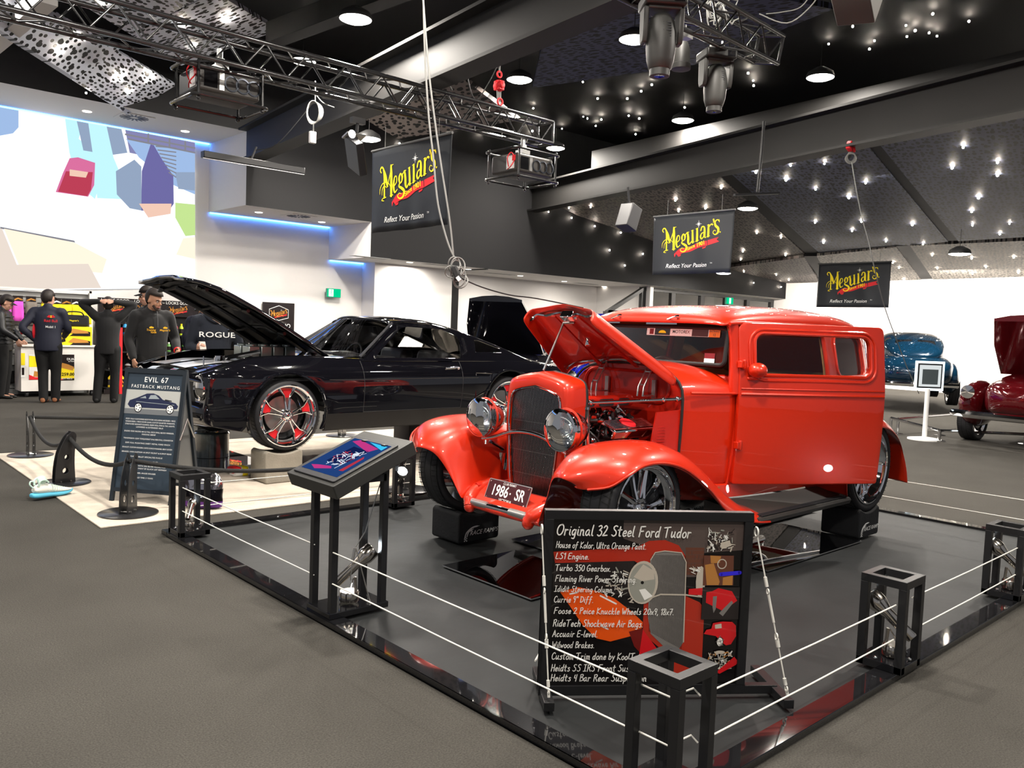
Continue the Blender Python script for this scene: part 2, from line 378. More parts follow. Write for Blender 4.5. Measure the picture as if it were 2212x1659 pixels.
def put_logo(b, o, ex, ey, w, mi=(0, 1, 2, 3), off=.002):
    """logo scaled to width w, lower-left at o; material indices yellow, red, small yellow, white"""
    s = w/9.2
    for me, m, d in zip((LM[1], LM[0], LM[2], LM[3]), (mi[1], mi[0], mi[2], mi[3]), (0, 1, 1.6, 1)):
        b.mesh2(xf2(me, s, s, .3*s, .75*s), o, ex, ey, m, off*(1+d))
# ================================================================ ROOM SHELL
YW, YB = 17.0, 15.26
M_wall = mat('white plaster', srgb(222, 219, 216), .85, spec=.2)
M_blackwall = mat('matt black paint', srgb(24, 24, 25), .75, spec=.25)
M_ceil = mat('black ceiling paint', srgb(17, 17, 18), .7, spec=.3)
M_beam = mat('black beam paint', srgb(27, 26, 25), .6, spec=.4)
M_led = glow('blue led', srgb(70, 140, 255), 14)
def carpet():
    m = mat('charcoal carpet', srgb(66, 64, 60), .95, spec=.1, noise=(1.3, .10)); nt = m.node_tree; b = nt.nodes['Principled BSDF']
    tc = nt.nodes.new('ShaderNodeTexCoord'); n = nt.nodes.new('ShaderNodeTexNoise'); n.inputs['Scale'].default_value = 150; n.inputs['Detail'].default_value = 2
    w = nt.nodes.new('ShaderNodeTexVoronoi'); w.inputs['Scale'].default_value = 160
    nt.links.new(tc.outputs['Object'], n.inputs['Vector']); nt.links.new(tc.outputs['Object'], w.inputs['Vector'])
    r = nt.nodes.new('ShaderNodeMapRange'); r.inputs[1].default_value = .3; r.inputs[2].default_value = .7; r.inputs[3].default_value = .72; r.inputs[4].default_value = 1.25
    nt.links.new(n.outputs['Fac'], r.inputs[0])
    src = b.inputs['Base Color'].links[0].from_socket
    mx = nt.nodes.new('ShaderNodeMix'); mx.data_type = 'RGBA'; mx.blend_type = 'MULTIPLY'; mx.inputs['Factor'].default_value = 1
    nt.links.new(src, mx.inputs['A']); nt.links.new(r.outputs[0], mx.inputs['B']); nt.links.new(mx.outputs['Result'], b.inputs['Base Color'])
    bp = nt.nodes.new('ShaderNodeBump'); bp.inputs['Strength'].default_value = .5; bp.inputs['Distance'].default_value = .004
    nt.links.new(w.outputs['Distance'], bp.inputs['Height']); nt.links.new(bp.outputs['Normal'], b.inputs['Normal'])
    return m
def quad(name, pts, m, kind='structure'):
    b = MB(); b.add(pts, [tuple(range(len(pts)))]); o = b.build(name, m, smooth=None)
    if kind: o['kind'] = kind
    return o
def slabo(name, a, b_, m):
    b = MB(); b.span(a, b_); o = b.build(name, m, smooth=None); return struct(o)
slabo('floor', (-7, -7, -.1), (30, 20, 0), carpet())
# back wall behind the projection, three recesses stepping down to the right
slabo('wall_back', (-7, YW, 0), (10.78, YW+.15, 5.05), M_wall)
slabo('wall_recess', (10.78, 16.46, 0), (12.98, 16.6, 2.9), M_wall)
slabo('wall_alcove', (13.22, 17.5, 0), (19.6, 17.65, 2.95), M_wall)
slabo('trim_1', (10.70, 16.46, 0), (10.78, YW, 2.9), M_wall)
slabo('trim_2', (19.55, 15.4, 0), (19.7, 17.6, 2.95), M_wall)
b = MB()      # upper white soffit box over the screen, its end returns and the two lower soffits
for q in ([(-7, YB, 5.0), (7.0, YB, 5.0), (7.0, YW, 5.0), (-7, YW, 5.0)], [(7.0, YB, 3.62), (9.8, YB, 3.62), (9.8, YW, 3.62), (7.0, YW, 3.62)],
          [(9.8, YB, 2.88), (27, YB, 2.88), (27, 17.8, 2.88), (9.8, 17.8, 2.88)], [(7.0, YB, 3.62), (7.0, YW, 3.62), (7.0, YW, 5.0), (7.0, YB, 5.0)],
          [(9.8, YB, 2.88), (9.8, YW, 2.88), (9.8, YW, 3.62), (9.8, YB, 3.62)]): b.add(q, [(0, 1, 2, 3)])
struct(b.build('ceiling_soffit', M_wall, smooth=None))
b = MB(); b.add([(-7, YB, 5.0), (7, YB, 5.0), (7, YB, 3.62), (9.8, YB, 3.62), (9.8, YB, 2.88), (27, YB, 2.88), (27, YB, 6.6), (-7, YB, 6.6)], [tuple(range(8))])
struct(b.build('wall_bulkhead', M_blackwall, smooth=None))
quad('ceiling', [(-7, -7, 6.6), (30, -7, 6.6), (30, YB, 6.6), (-7, YB, 6.6)], M_ceil)
slabo('wall_far', (27, -7, 0), (27.15, 18, 6.6), M_wall)
# cove lighting
for k, (x0, x1, z) in enumerate(((-7, 6.98, 4.985), (7.02, 9.78, 3.605), (9.82, 10.7, 2.865))):
    bb = MB(); bb.span((x0, YW-.05, z-.012), (x1, YW-.02, z+.012))
    tag(bb.build('led_strip', M_led, smooth=None), ('blue led strip light along the top of the projection wall', 'blue led strip under the middle white soffit', 'short blue led strip above the green exit sign recess')[k], 'light')
# black sliding-wall post and its ceiling track
slabo('trim_3', (12.98, 16.46, 0), (13.2, 16.62, 2.88), M_blackwall)
slabo('trim_4', (13.05, YB, 2.86), (13.12, 16.5, 2.885), M_blackwall)
# glazed partition at the right end of the bulkhead
M_frame = mat('dark aluminium frame', srgb(38, 38, 38), .5)
M_lit = mat('lit room wall', srgb(205, 203, 198), .8)
gx = lambda x, y: PY(x, y, 15.6)
b = MB()
pl = gx(1308, 672); pk = gx(1384, 634); pr_ = gx(1672, 645); zt = 2.84
xs = [gx(x, 650).x for x in (1312, 1388, 1452, 1515, 1568, 1614, 1666)]
for k, x in enumerate(xs):
    t = pl.z if k == 0 else zt
    b.span((x-.1, 15.55, 0), (x+.1, 15.66, t))
b.bar((xs[0], 15.6, pl.z-.03), (xs[1], 15.6, zt-.05), .12, .1)
b.bar((xs[1], 15.6, zt-.05), (xs[-1], 15.6, zt-.05), .12, .1)
for z in (2.05,): b.bar((xs[0], 15.6, z), (xs[1], 15.6, z), .12, .1)
b.bar((xs[0], 15.6, .1), (xs[-1], 15.6, .1), .12, .2)
wf = struct(b.build('window_1', M_frame, smooth=None))
bb = MB(); bb.add([(xs[0], 15.61, .1), (xs[-1], 15.61, .1), (xs[-1], 15.61, zt), (xs[1], 15.61, zt), (xs[0], 15.61, pl.z)], [(0, 1, 2, 3, 4)])
bb.build('pane', M_glass, wf, smooth=None)
slabo('wall_lobby', (19.7, 16.9, 0), (27, 17.0, 2.88), M_lit)
# ---------------------------------------------------------------- perforated acoustic ceiling panels
def perforated(name, col, scale=1.0, hole=.0, rough=.6):
    m = bpy.data.materials.new(name); m.use_nodes = True; nt = m.node_tree; b = nt.nodes['Principled BSDF']; N = nt.nodes.new; L = nt.links.new
    tc = N('ShaderNodeTexCoord'); outs = []
    for sc, st, th in ((5.2, (1, .42, 1), .21), (9.5, (1, .5, 1), .26)):
        mp = N('ShaderNodeMapping'); mp.inputs['Scale'].default_value = tuple(q*sc*scale for q in (st[1], st[0], 0)); mp.inputs['Location'].default_value = (sc, .3, 0)
        v = N('ShaderNodeTexVoronoi'); v.voronoi_dimensions = '2D'; v.inputs['Scale'].default_value = 1; v.inputs['Randomness'].default_value = .55
        L(tc.outputs['UV'], mp.inputs['Vector']); L(mp.outputs[0], v.inputs['Vector'])
        lt = N('ShaderNodeMath'); lt.operation = 'LESS_THAN'; lt.inputs[1].default_value = th+hole; L(v.outputs['Distance'], lt.inputs[0]); outs.append(lt.outputs[0])
    mx = N('ShaderNodeMath'); mx.operation = 'MAXIMUM'; L(outs[0], mx.inputs[0]); L(outs[1], mx.inputs[1])
    c = N('ShaderNodeMix'); c.data_type = 'RGBA'; c.inputs['A'].default_value = (*col, 1); c.inputs['B'].default_value = (.002, .002, .002, 1)
    L(mx.outputs[0], c.inputs['Factor']); L(c.outputs['Result'], b.inputs['Base Color']); b.inputs['Roughness'].default_value = rough; b.inputs['Specular IOR Level'].default_value = .3
    return m
M_perfL = perforated('projection tinted perforated board', srgb(205, 210, 222), 1.5)  # base colour raised and blued to carry the projection's glow on these panels
M_perfD = perforated('dark perforated board', srgb(66, 72, 92), 1.3)
M_perfB = perforated('brown black perforated board', srgb(92, 84, 80), 1.3)
M_perfG = perforated('grey perforated board', srgb(140, 134, 126), 1.3)
def acoustic(pts, m, t=.08, seams=(), uvo=None):
    """tilted ceiling panel: corner loop on one plane; UV laid along its longest edge in metres"""
    pts = [V(p) for p in pts]; n = (pts[1]-pts[0]).cross(pts[2]-pts[0]).normalized()
    if n.z > 0: pts = pts[::-1]; n = -n
    ex = max(((pts[(k+1) % len(pts)]-pts[k]) for k in range(len(pts))), key=lambda d: d.length).normalized(); ey = n.cross(ex)
    b = MB(); N = len(pts); b.add(pts+[p-n*t for p in pts], [tuple(range(N)), tuple(range(2*N-1, N-1, -1))]+[(k, k+N, (k+1) % N+N, (k+1) % N) for k in range(N)])
    o = b.build('ceiling_panel', m, smooth=None); uv = o.data.uv_layers.new(name='uv')
    for l in o.data.loops:
        q = o.data.vertices[l.vertex_index].co; uv.data[l.index].uv = (q.dot(ex), q.dot(ey))
    return struct(o)
# two panels coloured as lit by the projection, over the projector (upper left)
A = [G(275, 248, 4.95), G(-260, -89, 4.95), G(-170, -135, 5.5), G(381, 184, 5.5)]
mid = lambda p, q, t: p+(q-p)*t
sA = .335
acoustic([A[0], mid(A[0], A[1], sA-.004), mid(A[3], A[2], sA-.004), A[3]], M_perfL)
acoustic([mid(A[0], A[1], sA+.004), A[1], A[2], mid(A[3], A[2], sA+.004)], M_perfL)
B = [G(392, 142, 5.4), G(60, -62, 5.4), G(180, -190, 5.9), G(600, 66, 5.9)]
sB = .40
acoustic([B[0], mid(B[0], B[1], sB-.004), mid(B[3], B[2], sB-.004), B[3]], M_perfL)
acoustic([mid(B[0], B[1], sB+.004), B[1], B[2], mid(B[3], B[2], sB+.004)], M_perfL)
# white service box above the first panel
b = MB(); b.bar(G(105, -10, 5.15), G(-40, 115, 5.05), .2, .2); struct(b.build('trim_5', M_wall, smooth=None))
# right-hand tiers: plane through the second beam falling away to the far wall
T1p = [G(1300, 430, 4.6), G(2212, 252, 4.6), G(2050, 523, 3.85)]
T1n = (T1p[1]-T1p[0]).cross(T1p[2]-T1p[0]).normalized()
t1 = lambda x, y: PLN(x, y, T1p[0], T1n)
def clipY(pts, Y=YB-.03):
    out = []
    for k in range(len(pts)):
        a, c = pts[k], pts[(k+1) % len(pts)]
        if a.y <= Y: out.append(a)
        if (a.y-Y)*(c.y-Y) < 0: out.append(a+(c-a)*((Y-a.y)/(c.y-a.y)))
    return out
acoustic([t1(1215, 449), t1(1548, 374), t1(1742, 552), t1(1600, 572), t1(1430, 560)], M_perfB)
acoustic([t1(1572, 369), t1(1872, 312), t1(2048, 522), t1(1776, 552)], M_perfD)
acoustic([t1(1896, 307), t1(2330, 222), t1(2330, 505), t1(2070, 521)], M_perfD)
FZ = 3.55
T2p = [PX(2015, 603, 26.9), PX(2212, 598, 26.9), t1(2072, 522)]
T2n = (T2p[1]-T2p[0]).cross(T2p[2]-T2p[0]).normalized()
t2 = lambda x, y: PLN(x, y, T2p[0], T2n)
acoustic(clipY([t2(1540, 582), t2(1738, 556), t2(1768, 606), t2(1762, 614), t2(1640, 627)]), M_perfB)
acoustic([t2(1764, 553), t2(1936, 534), t2(1993, 609), t2(1795, 612)], M_perfG)
acoustic([t2(1966, 531), t2(2330, 515), t2(2330, 594), t2(2016, 604)], M_perfG)
# a patch of panels above beam one and over the truss
acoustic([G(1150, 190, 5.9), G(1500, 140, 5.9), G(1800, 20, 5.9), G(1500, -40, 5.9), G(1180, 60, 5.9)], M_perfD)
acoustic([G(740, 230, 5.6), G(1000, 170, 5.6), G(1120, 260, 5.0), G(860, 300, 5.0)], M_perfB)
# gaps between the panels are black troughs
def trough(p, q, w=.35):
    b = MB(); b.bar(p+V((0, 0, .12)), q+V((0, 0, .12)), w, .2, up=(0, 0, 1)); struct(b.build('trim_6', M_ceil, smooth=None))
trough(t1(1560, 372), t1(1760, 553)); trough(t1(1884, 310), t1(2060, 522)); trough(t2(1950, 533), t2(2004, 607)); trough(t2(1750, 555), t2(1790, 612))
# ---------------------------------------------------------------- steel beams
def ibeam(p, q, h, w=.34, t=.03, st=()):
    p, q = V(p), V(q); b = MB(); up = V((0, 0, 1))
    b.bar(p, q, w, .04, up); b.bar(p+up*h, q+up*h, w, .04, up); b.bar(p+up*h/2, q+up*h/2, t, h, up)
    side = (q-p).normalized().cross(up)
    for s_ in st:
        c = p+(q-p)*s_; b.bar(c+up*.02, c+up*(h-.02), w*.9, .025, side)
    return struct(b.build('ceiling_beam', M_beam, smooth=None))
def ext(p, q, a, c): d = q-p; return p-d*a, q+d*c
b1 = (V((6.98, 15.2, 4.42)), G(1350, 7.5, 4.42)); b1 = ext(*b1, 0, .6)
ibeam(*b1, .58, st=(.3, .62))
b2a, b2b = G(1120, 462, 4.42), G(2212, 243, 4.42); b2a, b2b = ext(b2a, b2b, 0, .8)
ibeam(b2a, b2b, .62, st=(.12, .3, .45, .6))
# deep duct boxes hung between the beams
b = MB(); p, q = G(1330, 350, 5.25), G(2212, 165, 5.25); p, q = ext(p, q, .05, .4); b.bar(p, q, .7, .5, (0, 0, 1)); struct(b.build('trim_7', M_beam, smooth=None))
b = MB(); p, q = G(590, 75, 5.75), G(800, -5, 5.75); p, q = ext(p, q, .0, .8); b.bar(p, q, .25, .3, (0, 0, 1)); struct(b.build('trim_8', M_beam, smooth=None))
# ================================================================ DISPLAY PLATFORM OF THE RED CAR
PX0, PX1, PY0, PY1 = 2.02, 7.24, 1.425, 5.62
M_cloth = mat('black crushed cloth', srgb(30, 32, 33), .62, spec=.35, noise=(2.2, .25), bump=(7, .35))
M_mirror = mat('mirror', (.9, .9, .92), .015, metal=1)
M_gedge = mat('black perspex', (.008, .008, .009), .05, coat=.6, spec=.6)
t = thing('display_platform', 'low black square display platform with glossy edge and dark cloth under the orange car', 'platform', (PX0, PY0, 0))
b = MB()
for a, c in (((PX0, PY0), (PX1, PY0+.095)), ((PX0, PY1-.095), (PX1, PY1)), ((PX0, PY0+.095), (PX0+.095, PY1-.095)), ((PX1-.095, PY0+.095), (PX1, PY1-.095))): b.span((*a, 0), (*c, .03))
b.build('edge', M_gedge, t, bevel=.003, smooth=None)
n = 46; rows = []
rn = random.Random(3)
folds = [(rn.uniform(2.2, 7), rn.uniform(1.6, 5.4), rn.uniform(0, pi), rn.uniform(.15, .5), rn.uniform(.002, .007)) for _ in range(40)]
for j in range(n+1):
    r = []
    for k in range(int(n*1.25)+1):
        x = PX0+.09+(PX1-PX0-.18)*k/int(n*1.25); y = PY0+.09+(PY1-PY0-.18)*j/n; z = .012
        for fx, fy, a, L, h in folds:
            u = (x-fx)*cos(a)+(y-fy)*sin(a); v = -(x-fx)*sin(a)+(y-fy)*cos(a)
            z += h*math.exp(-(u/L)**2-(v/.05)**2)
        r.append((x, y, z))
    rows.append(r)
b = MB(); b.grid(rows); b.build('cloth', M_cloth, t, smooth=180)
ml = ['mirror tile on the platform cloth below the far front wheel ramp', 'mirror tile lying under the front axle of the orange car', 'long mirror tile under the running board of the orange car', 'mirror tile under the middle of the orange car']
for k, (x0, y0, x1, y1) in enumerate(((3.05, 3.1, 3.645, 3.87), (3.82, 3.2, 4.5, 4.1), (4.62, 2.62, 5.9, 3.26), (4.9, 3.34, 6.6, 4.0))):
    b = MB(); b.span((x0, y0, .022), (x1, y1, .030)); tag(b.build('mirror_tile', M_mirror, smooth=None), ml[k], 'mirror', 'mirror tiles under the orange car')
# ---------------------------------------------------------------- square tube posts
def make_post():
    t = thing('fence_post', 'x', 'post', local=True); w = .1; h = .41; L = .034
    for sx in (-1, 1):
        for sy in (-1, 1):
            b = MB(); b.span((sx*w-sx*L, sy*w-sy*L, .0), (sx*w, sy*w, h-.035)); b.build('leg', M_black, t, bevel=.002, smooth=None)
    b = MB()
    for s in (-1, 1):
        b.span((-w, s*w-s*L, h-.035), (w, s*w, h)); b.span((s*w-s*L, -w+L, h-.035), (s*w, w-L, h))
    b.build('top_frame', M_black, t, bevel=.002, smooth=None)
    b = MB(); b.span((-w, -w, 0), (w, w, .035)); b.build('base_tray', M_blackg, t, bevel=.003, smooth=None)
    b = MB()
    for sx, sy in ((-.5, -.85), (.2, -.85), (.85, -.4), (.85, .3), (-.85, .2)): b.sph((sx*w, sy*w, .042), .009, 8, 6)
    b.build('cap_nut', M_chrome, t)
    return t
post = make_post()
PS = [(2.12, 1.51), (3.73, 1.505), (5.35, 1.52), (2.13, 5.42), (3.79, 5.42), (7.1, 1.53)]
PLb = ['black square tube fence post at the platform corner nearest the camera', 'black square tube fence post with torch on the right platform edge, nearer one', 'black square tube fence post with torch cut by the right picture edge', 'black square tube fence post at the left platform corner before the foil bag', 'black square tube fence post behind the tablet stand with bright torch', 'black square tube fence post at the far right corner of the platform']
for k, p in enumerate(PS[:5]):
    o = post if k == 0 else dup(post, (0, 0, 0)); o.location = (*p, .03); o['label'] = PLb[k]; o['group'] = 'fence posts around the orange car'
# ---------------------------------------------------------------- chrome torches standing in the posts
M_torch = mat('torch nickel', srgb(205, 198, 188), .16, metal=1)
M_beamw = glow('torch lens', (.85, .95, 1), 60, light=False)
def make_torch():
    t = thing('spotlight_torch', 'x', 'spotlight', local=True)
    b = MB(); b.lathe([(0, .0), (.048, .0), (.05, .004), (.05, .045), (.046, .05), (0, .05)], (0, 0, 0), (0, 0, 1), 28); b.build('base', M_torch, t)
    b = MB(); b.cyl((-.035, 0, .045), (-.03, 0, .115), .008, n=10); b.cyl((.01, .035, .045), (-.02, 0, .11), .003, n=6); b.build('bracket', M_torch, t)
    p0, d = V((.075, 0, .095)), V((-.78, 0, .62)).normalized()
    b = MB(); b.lathe([(0, 0), (.022, 0), (.025, .006), (.025, .14), (.029, .15), (.029, .155), (.042, .19), (.044, .2), (.044, .245), (.040, .25)], p0, d, 28)
    b.build('barrel', M_torch, t)
    b = MB(); b.lathe([(.040, .244), (0, .246)], p0, d, 24); b.build('lens', M_beamw, t)
    b = MB()
    for k in range(6): b.bar(p0+d*(.05+k*.014)+V((0, -.024, -.004)), p0+d*(.055+k*.014)+V((0, -.024, -.02)), .004, .003)
    b.build('vent_slot', M_plastic, t)
    return t
torch = make_torch()
TO = [(3.75, 1.49, .07, -1.45, 'chrome torch spotlight inside the nearer right hand fence post'), (5.37, 1.50, .07, -1.35, 'chrome torch spotlight inside the post at the right picture edge'),
      (2.20, 3.54, .07, pi-.2, 'chrome torch spotlight in the foot of the tablet stand'), (3.79, 5.42, .07, 1.25, 'chrome torch spotlight blazing toward the camera behind the tablet stand'),
      (2.13, 5.42, .075, -2.2, 'chrome torch spotlight in the left corner fence post')]
for k, (x, y, z, r, l) in enumerate(TO):
    o = torch if k == 0 else dup(torch, (0, 0, 0)); o.location = (x, y, z); o.rotation_euler = (0, 0, r); o['label'] = l; o['group'] = 'torch spotlights'
    if k == 4: o.scale = (.62, .62, .62)
# ---------------------------------------------------------------- steel wires
def wire(p, q, lab, grp='steel fence wires'):
    b = MB(); b.tube([p, V(p)*.5+V(q)*.5-V((0, 0, .003)), q], .0032, 6); tag(b.build('steel_wire', M_wirew), lab, 'wire', grp)
M_wirew = mat('coated wire', srgb(215, 213, 205), .4)
for nm, z in (('upper', .36), ('lower', .207)):
    wire((2.045, 1.60, z), (2.045, 3.47, z), nm+' steel wire from the front corner post to the tablet stand')
    wire((2.045, 3.62, z), (2.045, 5.33, z), nm+' steel wire from the tablet stand to the left corner post')
    wire((2.21, 1.45, z-.03), (3.64, 1.45, z-.03), nm+' steel wire between the front corner post and next right post')
    wire((3.81, 1.45, z-.03), (5.27, 1.45, z-.025), nm+' steel wire between the two right hand torch posts')
    wire((5.44, 1.46, z-.02), (6.9, 1.46, z-.01), nm+' steel wire leaving the frame on the right platform edge')
    wire((7.18, 1.6, z-.06), (7.18, 5.4, z-.06), nm+' steel wire along the far right platform edge')
    wire((2.22, 5.50, z-.02), (3.70, 5.50, z-.03), nm+' steel wire between left corner post and far middle post')
    wire((3.88, 5.50, z-.03), (5.4, 5.50, z-.03), nm+' steel wire behind the orange car fender')
    b = MB(); b.tube([(2.05, 1.58, z), (2.06, 1.47, z-.006), (2.18, 1.47, z-.01), (2.19, 1.45, z-.03)], .0032, 6); tag(b.build('steel_wire', M_wirew), nm+' short steel wire loop inside the front corner post', 'wire', 'steel fence wires')
# ---------------------------------------------------------------- tablet stand
t = thing('tablet_stand', 'black four legged lectern with sloped touch screen on the left platform edge', 'stand', (2.19, 3.55, .03))
x0, x1, y0, y1 = 2.04, 2.34, 3.46, 3.64
for (x, y, zt) in ((x0+.017, y1, .73), (x0+.017, y0, .72), (x1, y0, .86), (x1, y1, .86)):
    b = MB(); b.span((x-.017, y-.017, .03), (x+.017, y+.017, zt)); b.build('leg', M_black, t, bevel=.002, smooth=None)
b = MB()
for z in (.68,):
    b.span((x0, y0-.017, z), (x1, y0+.017, z+.035)); b.span((x0, y1-.017, z), (x1, y1+.017, z+.035)); b.span((x0, y0, z), (x0+.034, y1, z+.035)); b.span((x1-.017, y0, z), (x1+.017, y1, z+.035))
b.build('top_frame', M_black, t, smooth=None)
b = MB(); b.span((x0-.01, y0-.02, .03), (x1+.03, y1+.02, .06)); b.build('base_tray', M_blackg, t, bevel=.003, smooth=None)
TLc, TRc, BRc, BLc = PX(633, 1020, 2.045), PX(745, 1053, 2.06), PX(868, 986, 2.415), PX(755, 959, 2.40)   # sloped top: low edge left-front
TLc = V((1.98, 3.80, .70)); TRc = V((1.98, 3.35, .70)); BRc = V((2.43, 3.35, .885)); BLc = V((2.43, 3.80, .885))
ex = (TRc-TLc).normalized(); ey = (BLc-TLc).normalized(); W = (TRc-TLc).length; H = (BLc-TLc).length; nz = ex.cross(ey).normalized()
b = MB(); b.slab(rrect(0, 0, W, H, .004, 1), TLc-nz*.07, ex, ey, .07); b.build('screen_housing', mat('dark grey casing', srgb(44, 44, 42), .45), t, bevel=.004, smooth=None)
b = MB(); b.slab(rrect(.03, .025, W-.03, H-.07, .008, 3), TLc+nz*.001, ex, ey, .008)
bez = b.build('bezel', M_plastic, t, bevel=.002, smooth=None)
b = MB(); scx0, scy0, scx1, scy1 = .055, .06, W-.055, H-.095; sw, sh = scx1-scx0, scy1-scy0
sc = lambda pts: [(scx0+sw*u, scy0+sh*v) for u, v in pts]
Ms = [glow('screen blue', srgb(40, 75, 140), .75), glow('screen pink', srgb(205, 60, 140), .9), glow('screen cyan', srgb(60, 190, 240), 1.1), glow('screen white', srgb(215, 225, 240), 1.1), glow('screen red', srgb(200, 60, 80), .8), glow('screen navy', srgb(22, 40, 95), .7)]
b.flat(sc([(0, 0), (1, 0), (1, 1), (0, 1)]), TLc+nz*.0095, ex, ey, 0)
for pts, mi in (([(.08, .9), (.2, .98), (.85, .86), (.75, .72)], 1), ([(.45, .98), (.95, .96), (.95, .84)], 2), ([(.1, .12), (.3, .05), (.62, .15), (.55, .2), (.25, .16)], 1), ([(.82, .15), (.92, .16), (.9, .55), (.84, .6)], 4), ([(.25, .3), (.7, .25), (.75, .75), (.3, .78)], 5)):
    b.flat(sc(pts), TLc+nz*.0101, ex, ey, mi)
rn = random.Random(5)
for k in range(46):
    u, v, a, L = rn.uniform(.3, .72), rn.uniform(.26, .66), rn.uniform(0, pi), rn.uniform(.03, .1)
    m = ribbon([(u-L*cos(a), v-L*sin(a)), (u+L*cos(a), v+L*sin(a))], .008+rn.random()*.012); b.mesh2(([(scx0+sw*p[0], scy0+sh*p[1]) for p in m[0]], m[1]), TLc+nz*.0106, ex, ey, 3 if k % 4 else 4)
b.flat(sc(circ(.62, .6, .07, 10, .04)), TLc+nz*.0109, ex, ey, 3)
o = b.build('screen', Ms, t, smooth=None)
b = MB(); b.tube([(2.32, 3.47, .66), (2.26, 3.5, .42), (2.215, 3.52, .34)], .003, 6); b.tube([(2.215, 3.52, .34), (2.2, 3.52, .27)], .008, 8); b.tube([(2.2, 3.52, .27), (2.19, 3.515, .18)], .003, 6); b.tube([(2.22, 3.52, .34), (2.28, 3.47, .06)], .003, 6); b.build('turnbuckle', M_alu, t)
# ---------------------------------------------------------------- wheel ramps
M_foam = mat('black ramp foam', srgb(30, 31, 33), .75, spec=.3, bump=(60, .2))
def ramp(x, y, lab, L=.36, Wd=.29, h=.215, r=.33, m=M_foam, mark=True, sag=.035, grp='black wheel ramps under the orange car'):
    b = MB(); prof = [(-L/2+.015, 0), (L/2-.015, 0), (L/2, .015), (L/2, h-.02), (L/2-.02, h)]
    k = 12; a = L/2-.03
    prof += [(a-2*a*i/k, h-sag*(1-((a-2*a*i/k)/a)**2)) for i in range(k+1)]
    prof += [(-L/2+.02, h), (-L/2, h-.02), (-L/2, .015)]
    t = thing('wheel_ramp', lab, 'ramp', (x, y, 0), 0, grp)
    b.slab(prof, (x, y+Wd/2, .028 if mark else .012), (1, 0, 0), (0, 0, 1), Wd); b.build('block', m, t, bevel=.01, smooth=50)
    if mark:
        o = (x, y-Wd/2-.0015, .028); e = MB(); e.mesh2(text('RACE RAMPS', .042, .006, .35, sx=1.02), V(o)+V((.04, 0, .062)), (1, 0, .0), (0, 0, 1), 0, 0)
        e.mesh2(ribbon([tuple(p[:2]) for p in spline([(-.125, .03, 0), (-.11, .07, 0), (-.06, .1, 0), (.0, .105, 0)], 5)], [.012, .012]+[.01]*12+[.003]*2), V(o), (1, 0, 0), (0, 0, 1))
        e.mesh2(ribbon([tuple(p[:2]) for p in spline([(-.105, .045, 0), (-.09, .075, 0), (-.05, .09, 0)], 5)], [.009]*9+[.004]*2), V(o), (1, 0, 0), (0, 0, 1))
        for i, j in ((0, 0), (1, 1), (2, 0), (0, 2), (2, 2), (1, 3)): e.flat([(-.13+.009*i, .012+.008*j), (-.121+.009*i, .012+.008*j), (-.121+.009*i, .02+.008*j), (-.13+.009*i, .02+.008*j)], o, (1, 0, 0), (0, 0, 1))
        e.build('printed_mark', M_white, t, smooth=None)
ramp(3.60, 4.33, 'black foam wheel ramp under the far front tyre of the orange car')
ramp(6.08, 2.80, 'black foam wheel ramp under the near rear tyre of the orange car', L=.33)
ramp(3.57, 2.80, 'black foam wheel ramp under the near front tyre behind the poster board')
ramp(6.12, 4.33, 'black foam wheel ramp under the far rear tyre of the orange car')
# ---------------------------------------------------------------- poster board of the orange car
F0, F1 = V((2.272, 2.232, 0)), V((2.962, 1.722, 0)); ex = (F1-F0).normalized(); up = V((0, 0, 1)); fw = up.cross(ex)*-1      # fw points at the camera
fw = V((ex.y, -ex.x, 0))
if fw.dot(-F0) < 0: fw = -fw
BW, BH = .835, .735; O = F0-ex*.015+V((0, 0, .035)); tilt = V((0, 0, 1)); 
t = thing('poster_board', 'framed poster board listing the build of the orange car, standing on the platform', 'sign', (F0+F1)/2)
b = MB(); b.slab([(0, 0), (BW, 0), (BW, BH), (0, BH)], O-fw*.02, ex, up, .0)
b = MB()
for a, c in (((0, 0), (BW, .035)), ((0, BH-.035), (BW, BH)), ((0, .035), (.035, BH-.035)), ((BW-.035, .035), (BW, BH-.035))):
    b.slab([(a[0], a[1]), (c[0], a[1]), (c[0], c[1]), (a[0], c[1])], O-fw*.018, ex, up, .036) if ex.cross(up).dot(fw) > 0 else b.slab([(a[0], a[1]), (c[0], a[1]), (c[0], c[1]), (a[0], c[1])], O+fw*.018, ex, up, .036)
b.build('frame', M_black, t, bevel=.002, smooth=None)
b = MB()
for c in (F0+ex*.01, F1-ex*.005+ex*.1):
    b.bar(c-fw*.20+V((0, 0, .045)), c+fw*.14+V((0, 0, .045)), .04, .035)
b.bar(F0+V((0, 0, .05)), F1+ex*.1+V((0, 0, .05)), .035, .035)
b.build('foot', M_black, t, bevel=.002, smooth=None)
PWd, PHt = BW-.07, BH-.07; Q = O+ex*.035+up*.035+fw*.004
pu = lambda x, y: ((x-95)/950*PWd, (1-(y-60)/785)*PHt)
pm = [mat('poster '+n, srgb(*c), .25, coat=.3) for n, c in (('black', (14, 11, 12)), ('grey', (84, 72, 68)), ('brick', (98, 58, 44)), ('red', (172, 44, 26)), ('orange', (232, 84, 18)), ('steel', (120, 116, 112)), ('rim', (190, 180, 165)), ('glass', (150, 150, 140)), ('tan', (176, 120, 60)), ('white', (238, 236, 230)), ('blue', (50, 40, 215)), ('dark', (36, 30, 30)), ('crimson', (205, 22, 30)), ('deep red', (110, 20, 16)))]
b = MB(); ly = [0]
def shp(pts, mi): ly[0] += .00012; b.flat([pu(*p) for p in pts], Q, ex, up, mi, ly[0])
